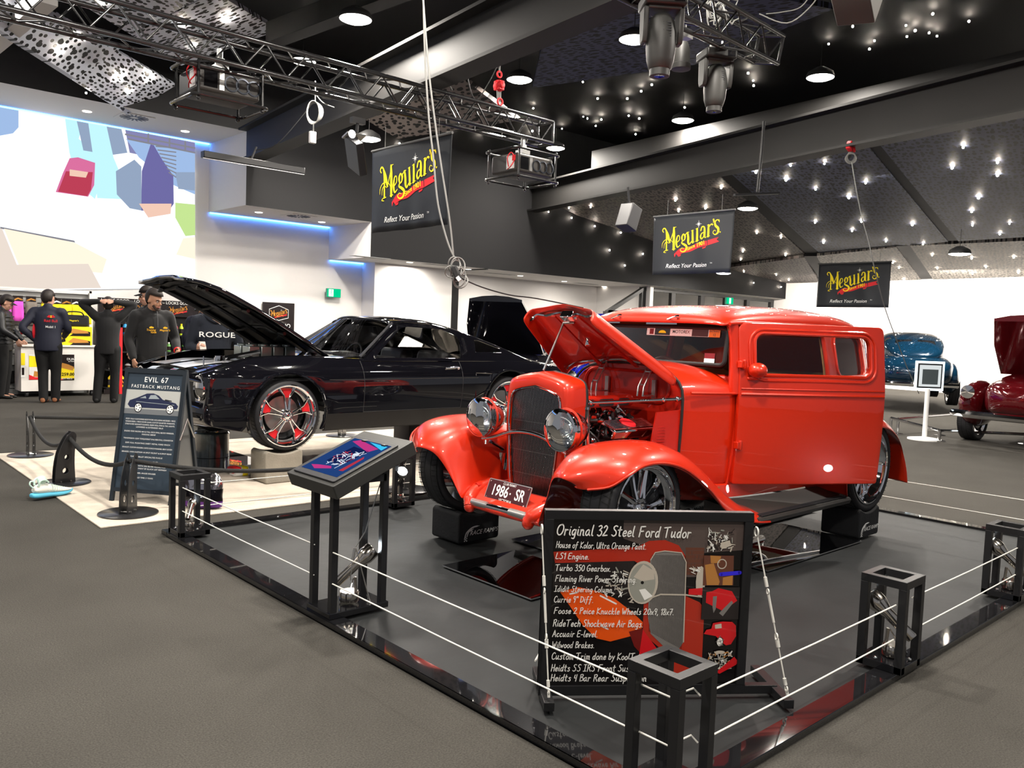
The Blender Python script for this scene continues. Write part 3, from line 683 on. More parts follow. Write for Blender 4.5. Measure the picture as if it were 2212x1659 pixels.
def rib(pts, w, mi): ly[0] += .00006; b.mesh2(ribbon([pu(*p) for p in pts], w), Q, ex, up, mi, ly[0])
def specks(x0, y0, x1, y1, n, mis, seed, w=(.002, .006)):
    r = random.Random(seed); ly[0] += .0001
    for _ in range(n):
        x, y, a, L = r.uniform(x0, x1), r.uniform(y0, y1), r.uniform(0, pi), r.uniform(4, 15); b.mesh2(ribbon([pu(x-L*cos(a), y-L*sin(a)), pu(x+L*cos(a), y+L*sin(a))], r.uniform(*w)), Q, ex, up, r.choice(mis), ly[0]+r.random()*.0001)
shp([(95, 60), (1045, 60), (1045, 845), (95, 845)], 0); shp([(440, 60), (1045, 60), (1045, 200), (850, 215), (850, 330), (760, 330), (600, 200), (440, 150)], 1); shp([(755, 190), (850, 190), (850, 320), (765, 320)], 2)
for y in (205, 225, 245, 265, 285, 305): rib([(757, y), (850, y-3)], .0012, 1)
for k in range(10): rib([(770+(k % 5)*18, 205+20*(k // 2)), (770+(k % 5)*18, 224+20*(k // 2))], .0012, 1)
shp([(100, 215), (510, 190), (570, 160), (650, 155), (720, 180), (757, 230), (768, 420), (840, 450), (866, 480), (868, 790), (720, 790), (690, 700), (560, 600), (556, 285), (500, 255), (110, 268)], 3)
shp([(105, 268), (500, 255), (505, 300), (480, 420), (300, 400), (105, 380)], 11); shp([(95, 380), (230, 540), (330, 640), (470, 640), (560, 790), (95, 845)], 0)
shp([(140, 402), (230, 380), (320, 398), (410, 432), (500, 495), (558, 545), (556, 572), (500, 612), (400, 637), (330, 622), (260, 560), (200, 480)], 4)
rib([(340, 420), (420, 458)], .006, 9); rib([(355, 565), (385, 578)], .006, 9); rib([(190, 412), (225, 405)], .006, 9)
shp([(490, 590), (556, 575), (640, 690), (560, 700), (520, 660)], 13); shp([(560, 580), (650, 690), (640, 720), (545, 720)], 12)
shp([(580, 250), (602, 214), (650, 206), (735, 214), (760, 258), (768, 640), (742, 682), (690, 680), (600, 600), (582, 520)], 5)
for k in range(24): rib([(590+k*7.2, 226), (592+k*7.2, 590+k*3.6)], .0016, 11)
rib([(560, 440), (640, 412), (770, 414), (855, 424)], .006, 6); rib([(581, 250), (602, 214), (650, 206), (735, 214), (760, 258), (768, 640)], .004, 6)
specks(360, 290, 470, 430, 60, (6, 7, 11, 9), 3); specks(470, 420, 560, 450, 12, (6, 5), 4)
shp(circ(548, 356, 76, 28, 102), 6); shp(circ(545, 358, 66, 28, 92), 7); shp([(500, 330), (545, 270), (600, 300), (605, 340), (545, 350)], 6); shp(circ(545, 356, 8, 10), 0); shp([(530, 390), (560, 385), (600, 420), (560, 440)], 9)
shp(circ(838, 350, 24, 16, 74), 6); shp([(780, 385), (850, 380), (850, 415), (780, 412)], 12); specks(790, 285, 830, 310, 14, (9, 6), 8)
specks(860, 105, 990, 200, 70, (6, 7, 9, 11), 5); shp([(928, 165), (975, 152), (985, 178), (935, 195)], 6)
shp([(848, 225), (1000, 225), (1005, 366), (850, 368)], 2); shp([(855, 270), (900, 262), (935, 350), (930, 366), (870, 366)], 8); shp([(880, 225), (935, 228), (930, 260), (885, 262)], 8); rib([tuple(p) for p in circ(942, 265, 22, 14)]+[(964, 265)], .004, 6); shp([(950, 330), (1000, 320), (1000, 366), (950, 366)], 8)
shp([(850, 376), (1040, 376), (1040, 530), (850, 530)], 11); shp([(870, 400), (900, 395), (930, 380), (1000, 395), (1030, 440), (960, 490), (870, 450)], 12); shp([(905, 420), (925, 418), (922, 480), (912, 500), (905, 470)], 5); shp([(940, 500), (1000, 440), (1010, 450), (960, 515)], 5); rib([(938, 314), (1035, 306)], .016, 10)
shp([(868, 600), (880, 580), (905, 575), (912, 548), (960, 540), (1010, 542), (1030, 560), (1034, 610), (1010, 650), (985, 655), (960, 640), (930, 610)], 12); shp([(922, 556), (955, 550), (958, 572), (925, 575)], 6); shp(circ(952, 638, 19, 16, 24), 11); shp(circ(952, 638, 15, 16, 20), 9); specks(940, 620, 964, 655, 8, (5,), 2, (.002, .003))
specks(900, 690, 1010, 770, 80, (6, 7, 9, 8, 11), 9); shp(circ(955, 688, 26, 14, 8), 6); shp([(940, 785), (1030, 710), (1052, 735), (1040, 750), (960, 792)], 12)
Lns = [('Original 32 Steel Ford Tudor', 135, 50, 668), ('House of Kolor, Ultra Orange Paint.', 194, 30, 445), ('LS1 Engine.', 246, 29, 165), ('Turbo 350 Gearbox.', 301, 30, 275), ('Flaming River Power Steering.', 351, 30, 405), ('Ididit Steering Column.', 399, 28, 292), ('Currie 9" Diff.', 449, 30, 195), ('Foose 2 Peice Knuckle Wheels 20x9, 18x7.', 502, 30, 600), ('RideTech Shockwave Air Bags.', 562, 33, 448), ('Accuair E-level.', 611, 31, 224), ('Wilwood Brakes.', 663, 30, 210), ('Custom Trim done by KoolTrim.', 718, 33, 468), ('Heidts SS IRS Front Suspension', 774, 33, 500), ('Heidts 4 Bar Rear Suspension', 821, 33, 480)]
ly[0] += .0004
for s, y, cap, wpx in Lns:
    cp = cap/785*PHt; me, wd = script(s, cp, .12); o2 = pu(110, y); k = wpx/950*PWd/wd
    b.mesh2(xf2(me, k, 1., o2[0], o2[1], -.012), Q, ex, up, 9, ly[0])
b.build('poster', pm, t, smooth=None)
def rig(top, bot, k):
    b = MB(); d = V(bot)-V(top); P = lambda s: V(top)+d*s
    b.torus(P(0), ex, .018, .0035, 16, 6); b.tube([P(.03), P(.30)], .003, 6); b.tube([P(.28), P(.34)], .007, 6); b.torus(P(.37), ex, .010, .003, 12, 6); b.tube([P(.38), P(.56)], .0052, 8); b.tube([P(.56), P(.62)], .003, 6)
    b.torus(P(.645), ex, .012, .003, 12, 6); b.tube([P(.66), P(.71)], .008, 6); b.tube([P(.70), P(.92)], .003, 6); b.tube([P(.90), P(.94)], .007, 6); b.torus(P(.965), ex, .011, .003, 12, 6); b.tube([P(.97), P(1.0)], .006, 6)
    b.build('guy_cable', M_wirew, t)
rig(O+ex*-.012+up*.66+fw*.02, F0+ex*.01+fw*.12+V((0, 0, .075)), 0)
rig(O+ex*(BW+.012)+up*.66+fw*.02, F1+ex*.095+fw*.12+V((0, 0, .075)), 1)
b = MB(); c = F0+ex*.01-fw*.17+V((0, 0, .075)); b.tube([c, c+V((0, 0, .03))+fw*.0], .004, 6); b.torus(c+V((0, 0, .04)), ex, .012, .003, 12, 6); b.tube([c+V((0, 0, .05)), O-ex*.01-fw*.03+up*.12], .004, 6); b.build('rear_cable', M_wirew, t)
# ================================================================ BEIGE CARPET AND WHAT STANDS ON IT
M_rug = mat('beige cut pile', srgb(196, 186, 172), .95, spec=.1, noise=(5, .14), bump=(90, .5))
b = MB(); c = [(1.74, 5.97), (7.4, 5.86), (7.4, 9.55), (1.80, 9.62)]
b.slab(c, (0, 0, 0), (1, 0, 0), (0, 1, 0), .012); tag(b.build('carpet', M_rug, bevel=.004, smooth=None), 'large beige display carpet under the black coupe', 'carpet')
M_post = mat('satin black steel', (.015, .015, .016), .3, coat=.2)
def make_stanchion(two=True):
    t = thing('rope_post', 'x', 'post', local=True)
    b = MB(); b.lathe([(0, 0), (.205, 0), (.205, .008), (.2, .011), (0, .011)], (0, 0, 0), (0, 0, 1), 40); b.build('base', M_post, t)
    out = spline([(-.085, 0, 0), (-.08, .12, 0), (-.055, .26, 0), (.0, .38, 0), (.045, .425, 0)], 5); tip = [(.045+.042*cos(a), .39+.042*sin(a)) for a in rng(pi/2, -.5, 6)]
    inn = spline([(.085, .37, 0), (.075, .28, 0), (.072, .15, 0), (.08, 0, 0)], 5)
    prof = [tuple(p[:2]) for p in out]+tip+[tuple(p[:2]) for p in inn]
    pl = holed(prof, [circ(.0, .1, .026), circ(.012, .215, .022), circ(.043, .385, .016)], .006)
    for s in ((-.028, .028) if two else (0,)):
        b = MB(); b.mesh2(pl, (0, s, .008), (1, 0, 0), (0, 0, 1)); b.build('upright', M_post, t, smooth=30)
    b = MB()
    for s in (-.04, .04): b.cyl((s, -.04, .02), (s, .04, .02), .007, n=8)
    b.build('bolt', M_steel, t)
    return t
st = make_stanchion()
SP = [(2.07, 9.36, 1.5, 'black rope post at the far left carpet corner'), (1.955, 7.70, .15, 'black rope post beside the pale blue sneaker'), (2.02, 6.28, .85, 'black rope post in front of the folding board'), (4.25, 5.93, .3, 'black rope post behind the tablet stand'), (5.59, 9.26, .75, 'black rope post seen under the black coupe')]
for k, (x, y, r, l) in enumerate(SP):
    o = st if k == 0 else dup(st, (0, 0, 0)); o.location = (x, y, .0125); o.rotation_euler = (0, 0, r); o['label'] = l; o['group'] = 'rope posts around the black coupe'
M_rope = mat('black rope', (.012, .012, .012), .8, bump=(200, .6))
def rope(a, c, sag, lab):
    a, c = V(a), V(c); pts = [a+(c-a)*s-V((0, 0, sag*4*s*(1-s))) for s in rng(0, 1, 16)]
    b = MB(); b.tube(pts, .017, 10); tag(b.build('barrier_rope', M_rope), lab, 'rope', 'sagging barrier ropes')
tp = lambda k: V((SP[k][0]+.043*cos(SP[k][2]), SP[k][1]+.043*sin(SP[k][2]), .395))
rope(tp(0), tp(1), .16, 'black barrier rope between the far corner post and the post by the sneaker')
rope(tp(1), tp(2), .11, 'black barrier rope in front of the folding board left side')
rope(tp(2), tp(3), .14, 'black barrier rope passing before the tan wheel block')
rope(tp(0), tp(4), .07, 'black barrier rope running behind the black coupe')
# ---------------------------------------------------------------- folding sign board
e = V((.60, -.80, 0)); nn = V((-.80, -.60, 0)); FL = V((2.05, 6.80, .012)); SWd, SHt = .535, 1.03
t = thing('folding_sign', 'dark slate folding board sign reading EVIL 67, standing on the beige carpet', 'sign', FL+e*SWd/2)
tp_ = -nn*.19+V((0, 0, SHt)); ey = tp_.normalized(); Ls = tp_.length; M_slate = mat('slate board', srgb(46, 58, 70), .4, coat=.2); M_slatef = mat('slate frame', srgb(30, 37, 44), .4)
nf = e.cross(ey).normalized()
if nf.dot(nn) < 0: nf = -nf
fz = 1 if e.cross(ey).dot(nn) > 0 else -1
def brect(b, u0, v0, u1, v1, d0, d1, mi=0):
    vs = [FL+e*u+ey*v+nf*d for d in (d0, d1) for u, v in ((u0, v0), (u1, v0), (u1, v1), (u0, v1))]; b.add(vs, [(3, 2, 1, 0), (4, 5, 6, 7)]+[(k, (k+1) % 4, (k+1) % 4+4, k+4) for k in range(4)], mi)
b = MB(); 
for q in ((0, 0, .03, Ls), (SWd-.03, 0, SWd, Ls), (.03, Ls-.04, SWd-.03, Ls), (.03, .075, SWd-.03, .105)): brect(b, *q, -.012, .012)
b.build('front_frame', M_slatef, t, bevel=.002, smooth=None)
b = MB(); brect(b, .03, .1, SWd-.03, Ls-.04, -.006, .003); b.build('front_panel', M_slate, t, smooth=None)
R0 = FL-nn*.38; eb = (FL+tp_-R0).normalized()
b = MB(); nb = -nn
for s in (.015, SWd-.015): b.bar(R0+e*s, FL+tp_+e*s, .028, .022, e)
b.bar(R0+e*.01+eb*.09, R0+e*(SWd-.01)+eb*.09, .025, .025); b.build('rear_frame', M_slatef, t, smooth=None)
b = MB(); vs = [R0+e*.03+eb*.1, R0+e*(SWd-.03)+eb*.1, FL+tp_+e*(SWd-.03)-eb*.03, FL+tp_+e*.03-eb*.03]; b.add(vs+[v-nb*.006 for v in vs], [(0, 1, 2, 3), (7, 6, 5, 4)]); b.build('rear_panel', mat('pale panel back', srgb(178, 178, 176), .7), t, smooth=None)
b = MB(); a1 = FL+e*SWd+ey*.50; a2 = R0+e*SWd+eb*.50; md_ = (a1+a2)/2+V((0, 0, .16)); b.tube([a1, md_], .006, 6); b.tube([md_, a2], .006, 6); b.build('stay', M_alu, t)
b = MB(); Wi, Hi = SWd-.06, Ls-.14; Qo = FL+e*.03+ey*.10
def dx(me, mi, d=.0045): b.add([Qo+e*p[0]+ey*p[1]+nf*d for p in me[0]], me[1], mi)
su = lambda x, y: ((x-150)/(575-150)*Wi if False else x*Wi, (1-y)*Hi)
dx(xf2(text('EVIL 67', .058, .012, 0, 1.15), 1, 1, Wi*.52, Hi*.945), 0); dx(xf2(text('FASTBACK MUSTANG', .036, .003, 0, 1.25), 1, 1, Wi*.52, Hi*.885), 0)
LNS = ['BODY: FULLY CUSTOMISED BODYWORK INCLUDING RECESSED 1 PIECE', 'WINDSCREEN, 1 PIECE DOOR GLASS, CUSTOM QUARTER WINDOWS,', 'STRETCHED BONNET/GUARDS, REAR ROLL-PAN & TAIL LIGHTS,', 'LOWERED & EXTENDED SILLS', '', 'ENGINE: FORD RACING 460 CU TALL DECK SMALL BLOCK WINDSOR,', 'MAKING 580HP', '', 'TRANSMISSION: GEAR TORQUE BUILT C4 & 3000 STALL CONVERTOR', '', 'DIFF: FULL FLOATING SHEET METAL FORD 9INCH', '', 'EXHAUST: CUSTOM HEADERS 2 INTO 3.5INCH MANDREL BENT SYSTEM', '', 'BRAKES: VARI CUSTOM 10 SPOT FRONT & 8 SPOT REAR', '', 'WHEELS: BILLET SPECIALTIES FUGLIE', '', 'INTERIOR: BLACK LEATHER', '', 'PAINT: BLACK WITH 20% SILVER ADDED FOR', 'GHOST STRIPES, PAINT BY BLACK LIST REFINISH', '', 'BUILDER: ANGIE KRUGER', '', 'BUILD TIME: 5 YEARS']
yy = Hi*.60
for s in LNS:
    if s:
        m = text(s, .0155, .0, 0, 1.0); wd = max(p[0] for p in m[0])-min(p[0] for p in m[0]); k = min(1.12, Wi*.90/wd); dx(xf2(m, k, 1, Wi*.5, yy), 0)
        yy -= .0205
    else: yy -= .0145
# photograph of the coupe
r4 = lambda u0, v0, u1, v1: ([(u0*Wi, v0*Hi), (u1*Wi, v0*Hi), (u1*Wi, v1*Hi), (u0*Wi, v1*Hi)], [(0, 1, 2, 3)])
dx(r4(0, .645, 1, .855), 1, .0040); dx(r4(0, .645, 1, .69), 2, .0042)
cp = lambda pts: ([(u*Wi, (.645+.21*v)*Hi) for u, v in pts], [tuple(range(len(pts)))])
dx(cp([(.05, .38), (.08, .55), (.2, .66), (.38, .86), (.5, .88), (.6, .8), (.68, .64), (.92, .52), (.97, .4), (.95, .28), (.1, .26)]), 3, .0046)
dx(cp([(.42, .64), (.45, .8), (.54, .82), (.62, .66)]), 4, .005); dx(cp([(.26, .66), (.36, .76), (.38, .66)]), 4, .005); dx(cp([(.72, .66), (.84, .62), (.85, .58), (.72, .6)]), 5, .005); dx(cp([(.2, .52), (.9, .45), (.9, .43), (.2, .5)]), 4, .005)
for u in (.25, .83): dx(([(u*Wi+.034*cos(q*pi/8), .70*Hi+.038*sin(q*pi/8)) for q in range(16)], [tuple(range(16))]), 5, .0053); dx(([(u*Wi+.028*cos(q*pi/8), .70*Hi+.031*sin(q*pi/8)) for q in range(16)], [tuple(range(16))]), 0, .0056)
for u in (.25, .83):
    for q in range(5):
        a = q*2*pi/5; dx(([(u*Wi+.017*cos(a)+.006*cos(a+h*pi/3), .70*Hi+.02*sin(a)+.006*sin(a+h*pi/3)) for h in range(6)], [tuple(range(6))]), 5, .006)
b.build('sign_print', [M_white, mat('print wall', srgb(176, 178, 174), .6), mat('print road', srgb(108, 112, 116), .6), mat('print navy', srgb(26, 34, 66), .5), mat('print glass', srgb(150, 160, 165), .5), mat('print dark', srgb(16, 18, 26), .5)], t, smooth=None)
# ---------------------------------------------------------------- sneaker
t = thing('sneaker', 'white running shoe with pale blue sole left on the dark carpet edge', 'shoe', (1.74, 7.18, .0125), rad(17), local=True)
def shoe_sections(sc=1.):
    rows = []
    tab = [(-.155, .022, .05, .085), (-.15, .033, .05, .095), (-.12, .040, .03, .115), (-.08, .042, .028, .12), (-.04, .041, .03, .108), (0, .043, .03, .09), (.04, .047, .03, .075), (.08, .048, .03, .064), (.12, .040, .032, .056), (.145, .024, .036, .048), (.155, .008, .04, .044)]
    for x, w, z0, z1 in tab:
        rows.append([(x, w*cos(a)*(1 if sin(a) < .3 else .82), (z0+z1)/2+(z1-z0)/2*sin(a)) for a in rng(0, 2*pi, 16)[:-1]])
    return rows
b = MB(); b.loft([[V(p) for p in r] for r in shoe_sections()]); up_ = b.build('upper', mat('white knit', srgb(232, 232, 222), .8, bump=(160, .4)), t, sub=1)
b = MB(); rows = []
for x, w, z1, z0 in ((-.17, .02, .04, .02), (-.165, .036, .05, .004), (-.11, .044, .048, 0), (-.03, .040, .042, .002), (.04, .048, .04, .0), (.1, .048, .038, .004), (.145, .03, .042, .018), (.165, .008, .046, .035)):
    rows.append([V((x, w, z0)), V((x, w*1.03, (z0+z1)/2)), V((x, w*.97, z1)), V((x, -w*.97, z1)), V((x, -w*1.03, (z0+z1)/2)), V((x, -w, z0))])
b.loft(rows); b.build('sole', mat('blue sole', srgb(92, 190, 222), .6), t, sub=1)
b = MB(); b.tube(spline([(-.125, .03, .10), (-.12, .038, .14), (-.08, .036, .155), (-.05, .03, .13)], 4), .008, 8); b.tube(spline([(-.125, -.03, .10), (-.12, -.038, .14), (-.08, -.036, .145), (-.05, -.03, .12)], 4), .008, 8); b.sph((-.085, 0, .14), (.036, .028, .035), 12, 8); b.tube(spline([(-.155, 0, .09), (-.178, 0, .115), (-.172, 0, .14), (-.15, 0, .135), (-.145, 0, .11)], 4), .006, 8); b.build('collar', mat('mint collar', srgb(205, 235, 222), .8), t)
b = MB()
for k in range(7):
    x = -.025+k*.018; z = .098-k*.0062; b.tube(spline([(x, -.043, .05), (x+.008, -.034, z-.012), (x+.01, 0, z+.001), (x+.008, .034, z-.012), (x, .043, .05)], 3), .0028, 6)
b.build('lace', mat('pale lace', srgb(190, 206, 196), .8), t)
# ---------------------------------------------------------------- foil bag, wheel blocks
t = thing('foil_bag', 'shiny purple and silver foil sack of sweets on the carpet behind the left corner post', 'bag', (2.52, 6.16, .012))
rows = []; rn = random.Random(11); pr2 = [1, .5, 0, -.5, -1]
for k, z in enumerate(rng(0, 1, 9)):
    w = .155*(1 if z < .7 else 1-(z-.7)*.9); d = .075*(1-abs(z-.42)**2*2.6) if z < .92 else .012; r = []
    for q in range(20):
        a = 2*pi*q/20; r.append(V((2.52, 6.16, .014))+V((.74, -.67, 0))*(w*cos(a)*(1+rn.uniform(-.05, .05)))+V((.67, .74, 0))*(d*sin(a)*(1+rn.uniform(-.25, .25)))+V((0, 0, z*.28)))
    rows.append(r)
b = MB(); b.grid(rows[:3], 0, True); b.grid(rows[2:6], 1, True); b.grid(rows[5:], 2, True); b.add(rows[0], [tuple(range(20))], 0); b.add(rows[-1], [tuple(range(20))], 2)
for k in range(5): b.add([v+V((-.67, -.74, 0))*.004 for v in (rows[2+k//2][11+k], rows[2+k//2][14+k], rows[3+k//2][14+k])], [(0, 1, 2)], 2)
b.build('sack', [mat('purple foil', srgb(92, 50, 130), .2, metal=.7), mat('black foil', srgb(22, 20, 26), .15, metal=.6), mat('silver foil', srgb(205, 200, 205), .12, metal=1)], t, sub=1)
M_stone = mat('tan carpeted block', srgb(140, 134, 122), .9, noise=(6, .12), bump=(80, .3))
ramp(3.51, 6.93, 'tan carpet covered wheel block under the near front tyre of the black coupe', L=.36, Wd=.30, h=.29, m=M_stone, mark=False, sag=.03, grp='wheel blocks under the black coupe')
ramp(6.12, 8.42, 'dark grey wheel block under the far rear tyre of the black coupe', L=.40, Wd=.34, h=.28, m=mat('charcoal block', srgb(58, 56, 56), .8), mark=False, sag=.03, grp='wheel blocks under the black coupe')
ramp(6.2, 6.93, 'tan wheel block under the near rear tyre of the black coupe', L=.36, Wd=.30, h=.28, m=M_stone, mark=False, sag=.03, grp='wheel blocks under the black coupe')
M_drum = mat('glossy dark drum', srgb(62, 74, 76), .2, coat=.8, noise=(9, .25), bump=(14, .2))
b = MB(); b.lathe([(.0, .025), (.175, .025), (.175, .245), (.18, .27), (.165, .285), (0, .28)], (3.53, 8.42, 0), (0, 0, 1), 40); tag(b.build('wheel_drum', M_drum), 'glossy dark grey drum under the far front tyre of the black coupe', 'drum', 'wheel blocks under the black coupe')
b = MB(); b.span((3.05, 7.45, .012), (3.85, 8.7, .022)); tag(b.build('mirror_tile', M_mirror, smooth=None), 'mirror tile on the beige carpet under the nose of the black coupe', 'mirror')
t = thing('product_bag', 'white and yellow printed packet lying under the nose of the black coupe', 'bag', (3.35, 7.3, .012))
b = MB(); b.box((3.38, 7.3, .055), (.26, .12, .085)); b.build('packet', M_white, t, bevel=.02, smooth=60)
b = MB(); b.box((3.36, 7.3, .056), (.08, .124, .088)); b.build('yellow_print', M_yellow, t, bevel=.02, smooth=60)
b = MB(); b.box((3.28, 7.3, .072), (.1, .124, .058)); b.build('red_print', M_redp, t, bevel=.02, smooth=60)
# ================================================================ ORANGE 1930s SEDAN
def paint(name, col, flake=.35, rough=.32, coat=1., metal=.25):
    m = mat(name, col, rough, metal, coat, coatr=.015); return m
M_or = paint('orange red candy', srgb(204, 40, 6), rough=.36, metal=.15)
M_ord = mat('orange red inner paint', srgb(196, 30, 10), .35, .1, .6)
M_tan = mat('tan leather', srgb(150, 112, 72), .6)
M_seal = mat('black seal', (.012, .012, .012), .6)
M_lens = mat('headlamp reflector', (.8, .82, .85), .12, metal=1, bump=(45, .5))
yc = 3.58
CAR = thing('orange_sedan', 'bright orange red 1930s two door sedan with raised hood and open door on the platform', 'car', (4.8, yc, 0))
Sy = lambda s, off: yc+s*off          # s = -1 near side, +1 far side
def lerp(t, x): return interp(t, x)
WT = [(4.3, .462), (4.45, .53), (4.6, .592), (4.72, .632), (5.0, .675), (5.4, .71), (5.8, .722), (6.2, .70), (6.5, .645), (6.7, .57), (6.85, .46)]
def bodyY(s, x, z, d=0.):
    w = lerp(WT, x)-.035*max(0, (1.05-z)/.55)**2-(.085*(max(0, z-1.12)/.43)**1.25)
    return V((x, yc+s*(w+d), z))
# ---- cowl
def cowl_sec(x, w, top, ze=1.06, zb=.50):
    r = []
    for q in rng(0, 1, 5): r.append((w-.03*(1-q)**2, zb+(ze-zb)*q))
    for a in rng(0, pi/2, 7)[1:]: r.append((w*cos(a)**.75, ze+(top-ze)*sin(a)**.85))
    return [V((x, yc-p, z)) for p, z in r]+[V((x, yc+p, z)) for p, z in r[-2::-1]]
b = MB(); b.grid([cowl_sec(x, w, t) for x, w, t in ((4.335, .462, 1.262), (4.36, .468, 1.27), (4.44, .515, 1.285), (4.54, .562, 1.292), (4.62, .60, 1.285), (4.70, .628, 1.262))])
b.build('cowl', M_or, CAR, sub=1, solid=.015)
b = MB(); b.tube([p+V((-.006, 0, 0)) for p in cowl_sec(4.335, .468, 1.268)], .010, 6); b.build('cowl_seal', M_seal, CAR)
# ---- side panels (far side whole, near side with door opening)
out_far = [(4.68, .50)]+[(6.62, .50), (6.74, .58), (6.80, .8), (6.80, 1.1), (6.76, 1.35), (6.66, 1.55)]+[(4.72, 1.555)]
def side(s, name, holes, m, d0, t=.03):
    return panel(out_far, holes, t, lambda x, y, d: bodyY(s, x, y, d*1.0+d0), rng(4.8, 6.7, 12), [.7, .9, 1.05, 1.15, 1.25, 1.35, 1.45, 1.52], .003)
win_q = rrect(5.86, 1.20, 6.42, 1.50, .07); win_d = rrect(4.80, 1.20, 5.68, 1.505, .06)
b = MB(); v_, f_ = side(1, 'far', [win_q, win_d], M_or, 0); b.add(v_, f_); b.build('far_side', M_or, CAR, smooth=35)
b = MB(); v_, f_ = side(1, 'far', [rrect(5.83, 1.17, 6.45, 1.52, .08), rrect(4.77, 1.17, 5.71, 1.525, .07)], M_tan, -.035, .012); b.add(v_, f_); b.build('far_trim', M_tan, CAR, smooth=35)
door_hole = rrect(4.735, .53, 5.735, 1.525, [.05, .05, .07, .07])
b = MB(); v_, f_ = side(-1, 'near', [win_q, door_hole], M_or, 0); b.add(v_, f_); b.build('near_side', M_or, CAR, smooth=35)
b = MB(); v_, f_ = side(-1, 'near', [rrect(5.83, 1.17, 6.45, 1.52, .08), rrect(4.72, .52, 5.75, 1.535, .06)], M_tan, -.035, .012); b.add(v_, f_); b.build('near_trim', M_tan, CAR, smooth=35)
for s, hs in ((1, (win_q, win_d)), (-1, (win_q,))):
    for h in hs:
        e = MB(); e.tube([bodyY(s, x, z, .018) for x, z in h], .009, 6, closed=True); e.build('window_bead', M_or, CAR)
        e = MB(); e.add([bodyY(s, x, z, -.004) for x, z in h], [tuple(range(len(h)))]); e.build('window_pane', M_glass, CAR, smooth=None)
for s in (-1, 1):
    e = MB()
    if s == 1: e.tube([bodyY(s, x, 1.10, .016) for x in rng(4.36, 6.75, 24)], .010, 6)
    else: e.tube([bodyY(s, x, 1.10, .016) for x in rng(4.36, 4.72, 6)], .010, 6); e.tube([bodyY(s, x, 1.10, .016) for x in rng(5.74, 6.75, 10)], .010, 6)
    e.build('belt_bead', M_or, CAR)
# rear wall
rows = []
for z in rng(.5, 1.56, 9):
    wz = lerp(WT, 6.6)-.035*max(0, (1.05-z)/.55)**2-.085*(max(0, z-1.12)/.43)**1.25; bx = .30 if z < 1.1 else .30-.16*((z-1.1)/.46)**1.6
    rows.append([V((6.58+bx*cos(a)**.8 if cos(a) > 1e-6 else 6.58, yc+wz*sin(a), z)) for a in rng(-pi/2, pi/2, 14)])
b = MB(); b.grid(rows); b.build('rear_panel', M_or, CAR, solid=.015)
# ---- roof
def roof_sec(x, w, zt, ze=1.535):
    r = []
    for a in rng(0, pi, 18):
        c, s_ = cos(a), sin(a); r.append(V((x, yc-w*(abs(c)**.62)*(1 if c > 0 else -1), ze+(zt-ze)*(max(s_, 0)**.72))))
    return r
RS = [(4.585, .555, 1.545), (4.60, .572, 1.578), (4.64, .588, 1.61), (4.72, .605, 1.64), (4.9, .625, 1.672), (5.2, .64, 1.692), (5.6, .65, 1.70), (6.0, .64, 1.692), (6.3, .61, 1.668), (6.52, .55, 1.63), (6.66, .47, 1.588), (6.74, .38, 1.545)]
b = MB(); b.grid([roof_sec(*q) for q in RS]); b.build('roof', M_or, CAR, sub=1, solid=.02)
b = MB(); b.grid([[p-V((0, 0, .035)) for p in roof_sec(x, w-.02, z)] for x, w, z in RS[2:-1]]); b.build('headliner', M_tan, CAR)
e = MB()
for s in (-1, 1): e.tube(spline([(4.62, Sy(s, .592), 1.545), (4.8, Sy(s, .622), 1.556), (5.3, Sy(s, .65), 1.562), (5.9, Sy(s, .655), 1.562), (6.4, Sy(s, .60), 1.556), (6.68, Sy(s, .48), 1.55)], 6), .012, 8)
e.build('drip_rail', M_or, CAR)
# ---- windshield frame: header, pillars, base; seal, glass, sticker strip, wipers
WB, WTp = (4.635, 1.262), (4.665, 1.522)
wy = lambda z: .592-.02*(z-1.25)/.27
fr = lambda u, z: V((WB[0]+(WTp[0]-WB[0])*(z-WB[1])/(WTp[1]-WB[1]), yc+u, z))
for s in (-1, 1):
    b = MB(); b.tube([V((4.70, Sy(s, .612), 1.10)), V((4.69, Sy(s, .607), 1.24)), V((4.69, Sy(s, .585), 1.42)), V((4.68, Sy(s, .572), 1.555))], [.05, .042, .036, .04], 10); b.build('windshield_pillar', M_or, CAR)
ring = [fr(u, z) for u, z in rrect(-.555, 1.275, .555, 1.515, .035)]
b = MB(); b.tube(ring, .014, 8, closed=True); b.build('windshield_seal', M_seal, CAR)
b = MB(); b.add([fr(u, z)+V((.002, 0, 0)) for u, z in rrect(-.55, 1.28, .55, 1.51, .03)], [tuple(range(24))]); b.build('windshield', M_glass, CAR, smooth=None)
b = MB(); fx = lambda u, z: fr(u, z)+V((-.004, 0, 0))
def strip(u0, u1, z0, z1, mi, dd=0.): b.add([fx(u0, z0)-V((dd, 0, 0)), fx(u1, z0)-V((dd, 0, 0)), fx(u1, z1)-V((dd, 0, 0)), fx(u0, z1)-V((dd, 0, 0))], [(0, 1, 2, 3)], mi)
strip(.10, -.50, 1.455, 1.508, 0); strip(.03, -.10, 1.458, 1.504, 1, .0006); strip(-.115, -.27, 1.463, 1.500, 0, .0006); strip(-.28, -.41, 1.457, 1.506, 5, .0006); strip(-.415, -.50, 1.455, 1.508, 3, .0006); strip(.075, .04, 1.462, 1.5, 4, .0006)
def wtext(s, size, u, z, mi, bold=.01):
    me = text(s, size, bold); b.add([fx(u-p[0], z+p[1])-V((.0012, 0, 0)) for p in me[0]], me[1], mi)
